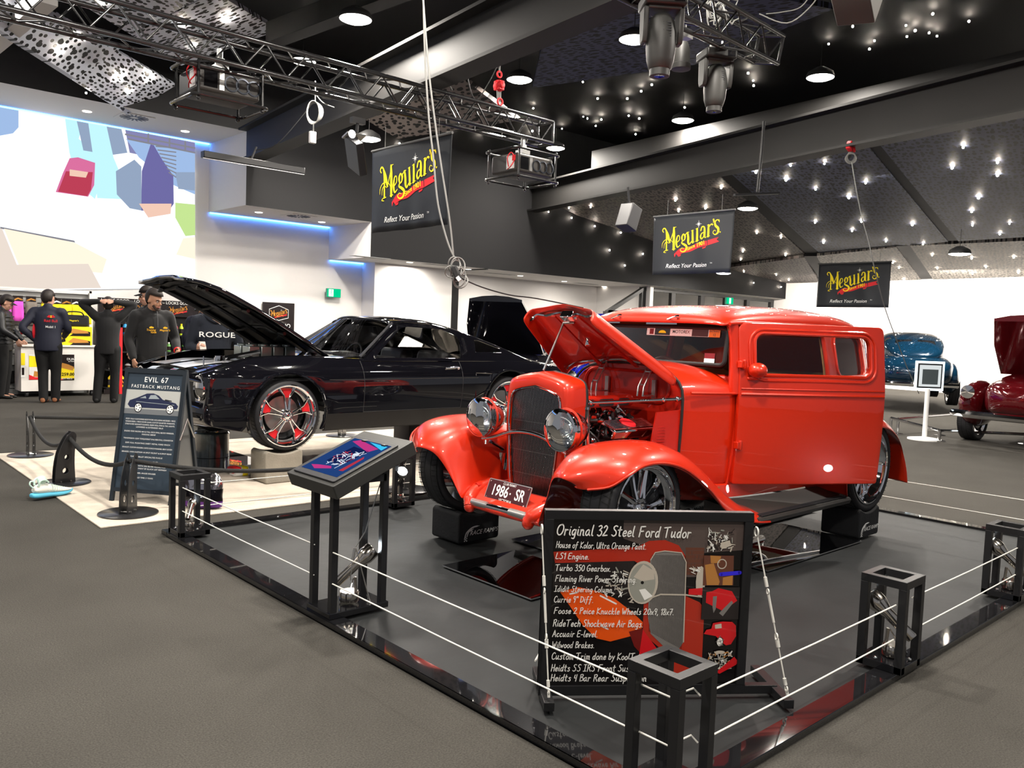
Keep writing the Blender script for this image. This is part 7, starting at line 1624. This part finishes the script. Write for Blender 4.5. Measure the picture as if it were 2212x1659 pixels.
def moving_head(c, rz, label, sc=1.):
    t = thing('moving_head_light', label, 'spotlight', c, rz, 'moving head lights', local=True); t.scale = (sc,)*3
    b = MB(); b.box((0, 0, .29), (.36, .30, .10)); b.build('base', mat('moving head base', srgb(38, 38, 37), .45), t, bevel=.02, seg=2)
    b = MB(); b.span((.06, -.153, .26), (.15, -.149, .32)); b.build('display', M_blackg, t, smooth=None)
    b = MB(); b.box((0, 0, .235), (.28, .2, .04))
    for s in (-1, 1): b.loft([[V((s*.15+a*.022, c_*w, z)) for a, c_ in ((-1, -1), (1, -1), (1, 1), (-1, 1))] for z, w in ((.24, .09), (.1, .085), (.0, .075), (-.05, .05))])
    b.build('yoke', M_mh, t, bevel=.012)
    b = MB(); b.lathe([(0, .20), (.07, .19), (.105, .14), (.125, .04), (.125, -.08), (.115, -.18), (.095, -.25), (.085, -.255), (.085, -.31), (.07, -.315), (0, -.30)], (0, 0, 0), (0, 0, 1), 28); b.build('head', M_mh, t, smooth=50)
    b = MB()
    for k in range(7): b.box((.02+.0*k, -.118+.004*abs(k-3), .10-.022*k), (.07, .012, .009))
    b.build('vent', M_plastic, t, smooth=None); b = MB(); b.lathe([(.07, -.312), (0, -.305)], (0, 0, 0), (0, 0, 1), 20); b.build('lens', M_blackg, t)
    b = MB(); b.box((0, 0, .38), (.16, .05, .06)); b.tube([V((-.06, 0, .34)), V((-.06, 0, .46))], .012, 6); b.tube([V((.06, 0, .34)), V((.06, 0, .46))], .012, 6); b.build('clamp', M_alu, t)
    return t
moving_head(DP(1428, 84, 7.0), rad(-38), 'grey moving head light hanging at the left end of the upper truss, larger one', 1.0)
moving_head(DP(1545, 180, 9.0), rad(-30), 'grey moving head light hanging alone under the truss end', .98)
t = thing('wash_light', 'small grey wash light between the two moving head lights', 'spotlight', DP(1472, 110, 8.6))
c = DP(1472, 120, 8.6); b = MB(); b.lathe([(0, .14), (.06, .13), (.085, .06), (.09, -.08), (.1, -.09), (.1, -.14), (.085, -.145), (0, -.14)], c, (0, 0, 1), 24); b.build('lamp_body', M_mh, t); b = MB(); b.box(c+V((0, 0, .20)), (.2, .12, .05)); b.tube([c+V((0, 0, .2)), c+V((0, 0, .34))], .012, 6); b.tube([c+V((.05, 0, .2)), c+V((.05, 0, .34))], .01, 6); b.build('clamp', M_alu, t)
# loose cables on the upper truss
b = MB(); rc = random.Random(4)
for k in range(7):
    c = DP(1570+rc.uniform(-40, 30), 22+rc.uniform(-14, 14), 8.7); b.tube([c+V((rc.uniform(.08, .16)*cos(a), rc.uniform(.0, .04), rc.uniform(.1, .17)*sin(a))) for a in rng(0, 2*pi, 14)[:-1]], .008, 6, closed=True)
b.tube(spline([DP(1640, 30, 8.9), DP(1700, 50, 8.9), DP(1750, 15, 8.8), DP(1780, -30, 8.7)], 5), .007, 6); b.tube(spline([DP(1655, 30, 9), DP(1690, 26, 9), DP(1730, 15, 8.8), DP(1760, -25, 8.8)], 5), .006, 6)
stuff(tag(b.build('cable_bundle', M_cable), 'tangle of looped grey cables on top of the upper truss', 'cable'))
def hang(pts, r, m, label, name='hanging_cable', cat='cable'):
    b = MB(); b.tube(spline(pts, 5), r, 6); return tag(b.build(name, m), label, cat)
hang([DP(914, -30, 7.0), DP(918, 120, 7.0), DP(926, 250, 7.0), DP(936, 340, 7.0), DP(946, 440, 7.0), DP(966, 520, 7.0), DP(984, 562, 7.0)], .008, M_cable, 'grey cable hanging in front of the largest banner, left strand')
hang([DP(912, -30, 7.0), DP(926, 150, 7.0), DP(942, 280, 7.0), DP(955, 370, 7.0), DP(972, 480, 7.0), DP(980, 560, 7.0)], .008, M_cable, 'grey cable hanging in front of the largest banner, right strand')
t = thing('cable_coil', 'knotted bundle of grey and black cable with sockets hanging below the largest banner', 'cable', DP(985, 590, 7.0))
b = MB()
for k, (dx_, dy_, rx, ry) in enumerate(((-4, -12, .05, .07), (4, -8, .06, .08), (0, 0, .045, .09), (8, 14, .05, .08), (10, 22, .06, .06), (-6, 2, .07, .05))):
    c = DP(985+dx_, 585+dy_, 7.0); b.tube([c+RT*rx*cos(a)+V((0, 0, ry*sin(a)))+FW*(.02*sin(2*a)) for a in rng(0, 2*pi, 18)[:-1]], .006, 6, closed=True)
b.build('loop', M_cable, t); b = MB(); b.bar(DP(980, 575, 6.97), DP(992, 605, 6.97), .06, .05); b.build('socket_block', M_cableb, t, bevel=.01); b = MB(); b.bar(DP(988, 598, 6.95), DP(994, 606, 6.95), .04, .03); b.build('white_plug', M_white, t)
hang([DP(994, 600, 7.0), DP(1040, 620, 7.1), DP(1100, 637, 7.2), DP(1160, 645, 7.3), DP(1260, 665, 7.5)], .006, M_cableb, 'black cable running from the knotted bundle behind the raised orange hood')
# barn door flood, black light bar, coil with box on beam one
t = thing('barn_door_light', 'black flood light with barn doors hanging left of the largest banner', 'light', DP(770, 330, 10.3))
c = DP(768, 335, 10.3); R = Mx.Rotation(rad(-25), 3, 'Y'); b = MB(); b.box(c, (.10, .34, .42), Mx.Rotation(rad(28), 3, 'X') @ R); b.build('housing', M_plastic, t, bevel=.01)
b = MB(); b.box(c+V((-.03, .0, .22)), (.26, .14, .02), Mx.Rotation(rad(-20), 3, 'X')); b.build('barn_door', M_alu, t); b = MB(); b.tube([c+V((0, 0, .15)), c+V((.02, 0, .42))], .02, 8); b.box(c+V((.02, 0, .42)), (.18, .08, .07)); b.build('clamp', M_plastic, t)
b = MB(); b.lathe([(0, 0), (.05, .004), (0, .01)], c+V((-.12, -.1, .22)), (0, -1, 0), 14); b.build('lamp_face', glow('flood lamp', (1, .95, .9), 8, light=False), t)
t = thing('light_bar', 'long black light bar hanging before the corner of the white wall', 'light', DP(545, 350, 12.5))
b = MB(); p, q = DP(437, 333, 12.2), DP(655, 370, 13.4); b.bar(p, q, .12, .1); b.build('bar_body', M_black, t, bevel=.01); b = MB(); b.tube([p.lerp(q, .45), p.lerp(q, .45)+V((.1, 0, .25))], .015, 6); b.tube(spline([p.lerp(q, .45)+V((.1, 0, .2)), DP(600, 310, 12.6), DP(670, 230, 12.6)], 5), .008, 6); b.build('bracket', M_cableb, t); b = MB(); b.bar(p+V((0, -.03, -.055)), q+V((0, -.03, -.055)), .02, .01); b.build('diffuser', M_alu, t)
t = thing('cable_coil', 'coil of grey cable with white socket box hanging from the near beam', 'cable', DP(678, 255, 11.4))
b = MB()
for k in range(4): c = DP(676+k*1.6, 243, 11.4+.02*k); b.tube([c+RT*(.085+.008*k)*cos(a)+V((0, 0, (.16-.01*k)*sin(a))) for a in rng(0, 2*pi, 18)[:-1]], .009, 6, closed=True)
b.tube([DP(681, 222, 11.4), DP(681, 175, 11.4)], .009, 6); b.tube([DP(677, 268, 11.4), DP(677, 285, 11.4)], .009, 6); b.tube(spline([DP(683, 205, 11.4), DP(698, 222, 11.3), DP(722, 232, 11.2)], 4), .007, 6); b.build('loop', M_cable, t)
b = MB(); c = DP(675, 297, 11.38); b.box(c, (.09, .06, .16)); b.build('socket_box', M_white, t, bevel=.01)
b = MB(); c = DP(706, 208, 11.2); b.box(c, (.14, .05, .07)); t2_ = tag(b.build('sensor_block', M_plastic, bevel=.01), 'small dark clamp with pale knobs on the near beam flange', 'clamp')
# hoists
t = thing('chain_hoist', 'red chain hoist hanging from the near beam onto the truss', 'hoist', DP(1078, 180, 11.3))
c = DP(1078, 185, 11.3); b = MB(); b.lathe([(0, .09), (.05, .07), (.085, 0), (.05, -.07), (0, -.09)], c, (0, -1, .2), 18); b.box(c, (.10, .12, .13)); b.build('hoist_body', M_redp, t, bevel=.012); b = MB(); b.torus(c+V((0, 0, .15)), (0, 1, 0), .04, .012, 16, 8); b.torus(DP(1080, 220, 11.3), (0, 1, 0), .045, .013, 16, 8); b.build('hook', M_redp, t)
b = MB()
for d_ in (-.03, .0, .03): b.tube([c+V((d_, 0, -.05)), DP(1078, 225, 11.3)+V((d_, 0, 0))], .007, 6)
b.tube([c+V((0, 0, .17)), c+V((0, 0, .42))], .012, 6); b.build('chain', M_cable, t)
b = MB(); b.box(DP(1068, 133, 11.3), (.16, .1, .14)); tag(b.build('beam_clamp', M_plastic, bevel=.015), 'black beam clamp above the red chain hoist', 'clamp')
hang([DP(1075, 140, 11.2), DP(1055, 180, 11.2), DP(1030, 215, 11.2), DP(1015, 190, 11.0), DP(1006, 130, 10.9), DP(1004, 80, 10.8)], .008, M_cableb, 'black cable looping between the chain hoist and the orange padlock')
b = MB(); c = DP(1007, 72, 10.8); b.box(c, (.06, .03, .07)); b.torus(c+V((0, 0, .045)), (0, 1, 0), .022, .006, 12, 6); tag(b.build('padlock', mat('orange plastic', srgb(240, 110, 30), .5), bevel=.006), 'orange padlock on a cable under the near beam', 'padlock')
hang([DP(932, 60, 10.6), DP(945, 110, 10.6), DP(957, 155, 10.6), DP(977, 195, 10.6)], .009, M_cable, 'grey cable curving from the ceiling to the truss middle')
t = thing('chain_hoist', 'small red hoist under the far beam above a coil of grey cable', 'hoist', DP(1838, 318, 12.6))
c = DP(1836, 316, 12.6); b = MB(); b.box(c, (.12, .08, .13), Mx.Rotation(.4, 3, 'Y')); b.box(c+V((.05, -.04, -.03)), (.05, .04, .12), Mx.Rotation(-.5, 3, 'Y')); b.build('hoist_body', M_redp, t, bevel=.02)
t = thing('cable_coil', 'coil of pale grey cable hanging from the small red hoist', 'cable', DP(1838, 343, 12.6))
b = MB()
for k in range(4): c = DP(1838, 343, 12.6+.02*k); b.tube([c+RT*(.085-.01*k)*cos(a)+V((0, 0, .075*sin(a)+.012*k)) for a in rng(0, 2*pi, 16)[:-1]], .008, 6, closed=True)
b.build('loop', M_cable, t)
hang([DP(1840, 350, 12.6), DP(1848, 400, 12.6), DP(1862, 470, 12.6), DP(1876, 520, 12.6), DP(1888, 575, 12.7), DP(1910, 660, 13.5), DP(1935, 730, 14.5), DP(1962, 800, 15.5), DP(1985, 850, 16.3)], .009, M_cable, 'long pale grey cable slanting from the far beam to the floor behind the orange car')
t = thing('ceiling_hanger', 'black T shaped hanger pole over a pendant lamp', 'hanger', DP(1640, 400, 12.5))
b = MB(); b.tube([DP(1650, 262, 12.5), DP(1645, 330, 12.5), DP(1636, 415, 12.5)], .022, 8); b.build('pole', M_black, t); b = MB(); b.bar(DP(1586, 421, 12.4), DP(1682, 417, 12.6), .06, .03); b.build('crossbar', M_black, t)
t = thing('loudspeaker', 'black loudspeaker hanging below the far beam left of the middle banner', 'loudspeaker', DP(1358, 470, 13.5))
c = DP(1358, 470, 13.5); b = MB(); b.box(c, (.26, .26, .40), Mx.Rotation(rad(20), 3, 'Y')); b.build('cabinet', M_plastic, t, bevel=.015); b = MB(); b.tube([c+V((0, 0, .2)), c+V((-.05, 0, .48))], .02, 6); b.build('bracket', M_black, t)
t = thing('loudspeaker', 'pale grey loudspeaker at the top right edge of the picture', 'loudspeaker', DP(1845, 5, 8.0))
c = DP(1850, -8, 8.0); b = MB(); b.box(c, (.42, .36, .30), Mx.Rotation(rad(28), 3, 'Y') @ Mx.Rotation(rad(12), 3, 'Z')); b.build('cabinet', mat('pale grey cabinet', srgb(82, 80, 77), .5), t, bevel=.01)
# ================================================================ BANNERS
M_ban = mat('black banner cloth', srgb(34, 37, 42), .55, spec=.4)
def banner(tl, tr, br, bl, H, label):
    """hangs in a plane across the hall (x constant); distance from its height H"""
    a, b_ = PX(*tl, 10.), PX(*bl, 10.); a2, b2 = PX(*tr, 10.), PX(*br, 10.); X = 10.*H/(((a.z-b_.z)+(a2.z-b2.z))/2)
    p = [PX(*q, X) for q in (tl, tr, br, bl)]; y0, y1 = (p[0].y+p[3].y)/2, (p[1].y+p[2].y)/2; zt, zb = (p[0].z+p[1].z)/2, (p[2].z+p[3].z)/2; W = y0-y1; Hh = zt-zb
    t = thing('banner', label, 'banner', (X, (y0+y1)/2, zb), 0, 'hanging banners'); r = random.Random(int(X*100)); ph = [r.uniform(0, 6) for _ in range(4)]
    def wv(u, v): return .022*sin(9*u+ph[0]+1.5*v)*(1-v)*.9+.012*sin(23*u+ph[1])*(1-v)**2+.01*sin(4*u+ph[2]+3*v)
    P = lambda u, v, d=0.: V((X+wv(u, v)-d, y0-W*u, zb+Hh*v))
    b = MB(); b.grid([[P(u, v) for u in rng(0, 1, 40)] for v in rng(0, 1, 12)]); b.build('cloth', M_ban, t, solid=.004, off=0)
    b = MB()
    def deco(me, mi, d): b.add([P(q[0]/W, q[1]/Hh, d) for q in me[0]], me[1], mi)
    s = W*.70/8.9; ox, oy = W*.15, Hh*.42; rot = rad(9)
    for me, m, d in ((LM[1], 1, .006), (LM[0], 0, .008), (LM[2], 0, .010), (LM[3], 2, .008)): deco(xf2(me, s, s*1.02, ox, oy-.02*W, rot*.0), m, d)
    deco(xf2(text('Reflect Your Passion', W*.062, .0, .25), 1, 1, W*.45, Hh*.14), 2, .007); deco(xf2(text('TM', W*.02, .0), 1, 1, W*.765, Hh*.165), 2, .007)
    b.build('print', [M_yellow, M_redp, M_white], t, smooth=None)
    b = MB(); b.cyl((X, y0+.02, zt+.01), (X, y1-.02, zt+.01), .018, n=10); b.build('top_pole', mat('grey pole', (.12, .12, .12), .5), t)
    for u in (.18, .85): b = MB(); b.tube([P(u, 1)+V((0, 0, .01)), P(u, 1)+V((0, 0, .30))], .004, 5); b.build('suspension_wire', M_cable, t)
    return X, W, Hh
(banner((806, 328), (972, 290), (972, 488), (800, 502), 1.12, 'largest black banner with yellow trade mark, hanging left of the orange car'))
(banner((1412, 470), (1587, 453), (1579, 590), (1409, 593), 1.12, 'middle black banner with yellow trade mark hanging above the orange car roof'))
(banner((1768, 572), (1923, 565), (1922, 664), (1765, 664), 1.12, 'smallest black banner with yellow trade mark in front of the far white wall'))
# ================================================================ CARS FARTHER BACK
def old_car(name, label, loc, rot, m, hood_up=0.):
    t = thing(name, label, 'car', loc, rot, local=True)      # front is +x
    def sec(x, w, z0, z1, p=.6): return [V((x, w*abs(cos(a))**p*(1 if cos(a) > 0 else -1), (z0+z1)/2+(z1-z0)/2*abs(sin(a))**p*(1 if sin(a) > 0 else -1))) for a in rng(0, 2*pi, 24)[:-1]]
    b = MB(); b.loft([sec(*q) for q in ((-2.3, .45, .55, .75), (-2.2, .68, .42, .95), (-1.7, .80, .36, 1.10), (-.9, .84, .34, 1.12), (.6, .82, .34, 1.10), (1.2, .68, .36, 1.06), (1.9, .50, .40, .98), (2.2, .34, .5, .9))]); b.build('body', m, t, sub=1)
    b = MB(); b.loft([sec(*q) for q in ((-2.0, .45, .85, 1.05), (-1.5, .64, .9, 1.38), (-.8, .68, .9, 1.58), (0, .66, .9, 1.60), (.45, .62, .9, 1.5), (.85, .56, .9, 1.1))]); b.build('cabin', m, t, sub=1)
    for s in (-1, 1):
        b = MB(); b.grid([[V((x, s*(.672-.10*(z-1.12)/.3+.0), z)) for x in rng(-.95+.1*(z-1.12), .42-.5*(z-1.12), 6)] for z in (1.14, 1.28, 1.42)]); b.build('side_window', M_blackg, t, solid=.01)
        for x in (-1.45, 1.45):
            b = MB(); b.sph((x, s*.72, .58), (.58, .20, .36), 18, 12); b.build('fender', m, t); wheel(V((x, s*.80, .33)), s, .33, .22, .23, 'twin', parent=t)
        b = MB(); b.lathe([(.09, 0), (.1, .02), (0, .03)], (2.12, s*.62, .78), (1, 0, 0), 18); b.build('headlight', M_chrome, t); b = MB(); b.sph((-2.12, s*.58, .72), (.04, .05, .05), 10, 8); b.build('tail_light', M_redp, t)
        b = MB(); b.add([V((-1.62-.26*v*0+(.22*v), s*(.06+.36*u), 1.22+.16*v+.02)) for u, v in ((0, 0), (1, .05), (.9, .9), (0, 1))], [(0, 1, 2, 3)]); b.build('rear_window', M_blackg, t, solid=.03)
    for x in (-2.36, 2.34): b = MB(); b.tube(spline([V((x*.95, -.78, .46)), V((x, -.4, .46)), V((x, .4, .46)), V((x*.95, .78, .46))], 5), .055, 8); b.build('bumper', M_chrome, t)
    if hood_up:
        b = MB(); b.loft([[V((.9+L*cos(hood_up)-c*.03, w*u, 1.08+L*sin(hood_up)+.06*(1-u*u))) for u in (-1, -.5, 0, .5, 1)]+[V((.9+L*cos(hood_up), w*u, 1.04+L*sin(hood_up))) for u in (1, 0, -1)] for L, w, c in ((0, .66, 0), (.7, .58, 0), (1.25, .44, 0))]); b.build('raised_hood', m, t)
    return t
M_teal = mat('dark teal paint', srgb(8, 38, 58), .12, .3, 1); M_mar = mat('maroon paint', srgb(84, 10, 16), .12, .2, 1); M_blue = mat('royal blue paint', srgb(14, 24, 150), .12, .2, 1)
old_car('teal_sedan', 'dark teal rounded 1940s sedan seen from behind at far right beside the white wall', (20.2, 8.2, .16), rad(28), M_teal)
old_car('blue_car', 'royal blue car with raised hood seen through the windshield of the orange car', (11.3, 9.0, 0), rad(200), M_blue, .5)
old_car('black_car', 'black car with raised hood standing behind the tail of the black coupe', (10.4, 11.2, 0), rad(215), M_bk, .75)
old_car('maroon_truck', 'maroon 1950s truck with raised hood cut off by the right picture edge', (15.5, 3.75, 0), rad(176), M_mar, .7)
t = thing('lit_sign_stand', 'white glowing framed information sign on a white post at far right', 'sign', (13.28, 5.04, 0))
c = DP(2008, 812, 12.75); b = MB(); b.lathe([(.0, 0), (.24, 0), (.24, .02), (.03, .05), (.03, .06)], (13.28, 5.04, 0), (0, 0, 1), 28); b.cyl((13.28, 5.04, .05), (13.28, 5.04, c.z-.2), .035, n=14); b.build('post', M_white, t)
b = MB(); ex_ = RT.copy(); ex_.z = 0; ex_.normalize(); ez = V((0, 0, 1)); nf_ = ex_.cross(ez)
def pnl(b, w, d, mi=0): b.slab([(-w, -w), (w, -w), (w, w), (-w, w)], c-V((0, 0, 0))+nf_*d, ex_, ez, .006, mi)
pnl(b, .225, -.01); b.build('glowing_frame', glow('sign edge', (.8, .95, 1), 3.0), t, smooth=None)
b = MB(); pnl(b, .19, .004); b.build('dark_mount', M_plastic, t, smooth=None); b = MB(); pnl(b, .165, .012); b.build('sheet', glow('sign sheet', (.9, .95, .95), .8), t, smooth=None); b = MB(); b.slab([(-.12, -.13), (.12, -.13), (.12, .10), (-.12, .10)], c+nf_*.02, ex_, ez, .004); b.build('picture', mat('sign picture', srgb(70, 80, 84), .5), t, smooth=None)
for k, (p, q) in enumerate((((1925, 903), (2030, 930)), ((2030, 930), (2215, 938)), ((1940, 905), (2085, 893)))):
    a, d_ = DP(*p, 13.4), DP(*q, 12.6 if k < 2 else 15); b = MB(); b.tube([a, d_], .022, 8); t = thing('barrier_rail', ('low chrome barrier rail by the rear tyre of the orange car', 'low chrome barrier rail before the maroon truck', 'low chrome barrier rail behind the lit sign')[k], 'barrier', (a.x, a.y, 0)); b.build('rail', M_chrome, t)
    for e_ in (a, d_): b = MB(); b.cyl((e_.x, e_.y, 0), e_, .025, n=10); b.cyl((e_.x, e_.y, 0), (e_.x, e_.y, .015), .09, n=16); b.build('leg', M_chrome, t)
# ================================================================ LIGHT AND CAMERA
def area(name, loc, size, power, col=(1, .93, .84), rot=(0, 0, 0), shape='DISK', spread=pi):
    l = bpy.data.lights.new(name, 'AREA'); l.shape = shape; l.size = size; l.energy = power; l.color = col; l.spread = spread
    o = bpy.data.objects.new(name, l); COL.objects.link(o); o.location = loc; o.rotation_euler = rot; return o
w = bpy.data.worlds.new('hall'); S.world = w; w.use_nodes = True
w.node_tree.nodes['Background'].inputs[0].default_value = (.9, .92, 1, 1); w.node_tree.nodes['Background'].inputs[1].default_value = .12
cd = bpy.data.cameras.new('camera'); co = bpy.data.objects.new('camera', cd); COL.objects.link(co)
cd.sensor_width = 36; cd.sensor_fit = 'HORIZONTAL'; cd.lens = CF/2212*36; cd.clip_end = 200
co.matrix_world = Mx(((RT.x, UP.x, -FW.x, 0), (RT.y, UP.y, -FW.y, 0), (RT.z, UP.z, -FW.z, CH), (0, 0, 0, 1)))
S.camera = co
S.view_settings.view_transform = 'Standard'; S.view_settings.look = 'None'; S.view_settings.gamma = 1; S.view_settings.use_curve_mapping = False
S.view_settings.exposure = 0.0
c = S.cycles
c.use_denoising = True
try: c.denoiser = 'OPENIMAGEDENOISE'
except Exception: pass
c.max_bounces = 8; c.diffuse_bounces = 3; c.glossy_bounces = 4; c.transmission_bounces = 6; c.transparent_max_bounces = 12
c.sample_clamp_indirect = 4; c.caustics_reflective = False; c.caustics_refractive = False; c.use_light_tree = True
for k, p in enumerate(PP): area('lamp', p-V((0, 0, .06)), .4, 300)
for p in ((2.5, 2, 5.6), (0, -2, 5.6), (5, -2, 5.6), (-3, 3, 5.6), (-2, 8, 5.6), (9, 2, 5.6), (2, 12, 5.6), (6, 4.5, 5.6), (13, 1, 5.6), (3, 5, 5.6)): area('lamp', p, .4, 300)
# wall washers along the far white wall and the downlights set in the lowest soffit
for y in (2.0, 5.5, 9.0, 12.5): area('wall_washer', (24.6, y, 3.3), .4, 420, rot=(0, rad(-35), 0))
for x in (11.5, 14.5, 17.5): area('soffit_lamp', (x, 16.1, 2.84), .5, 70)
w.node_tree.nodes['Background'].inputs[1].default_value = .24
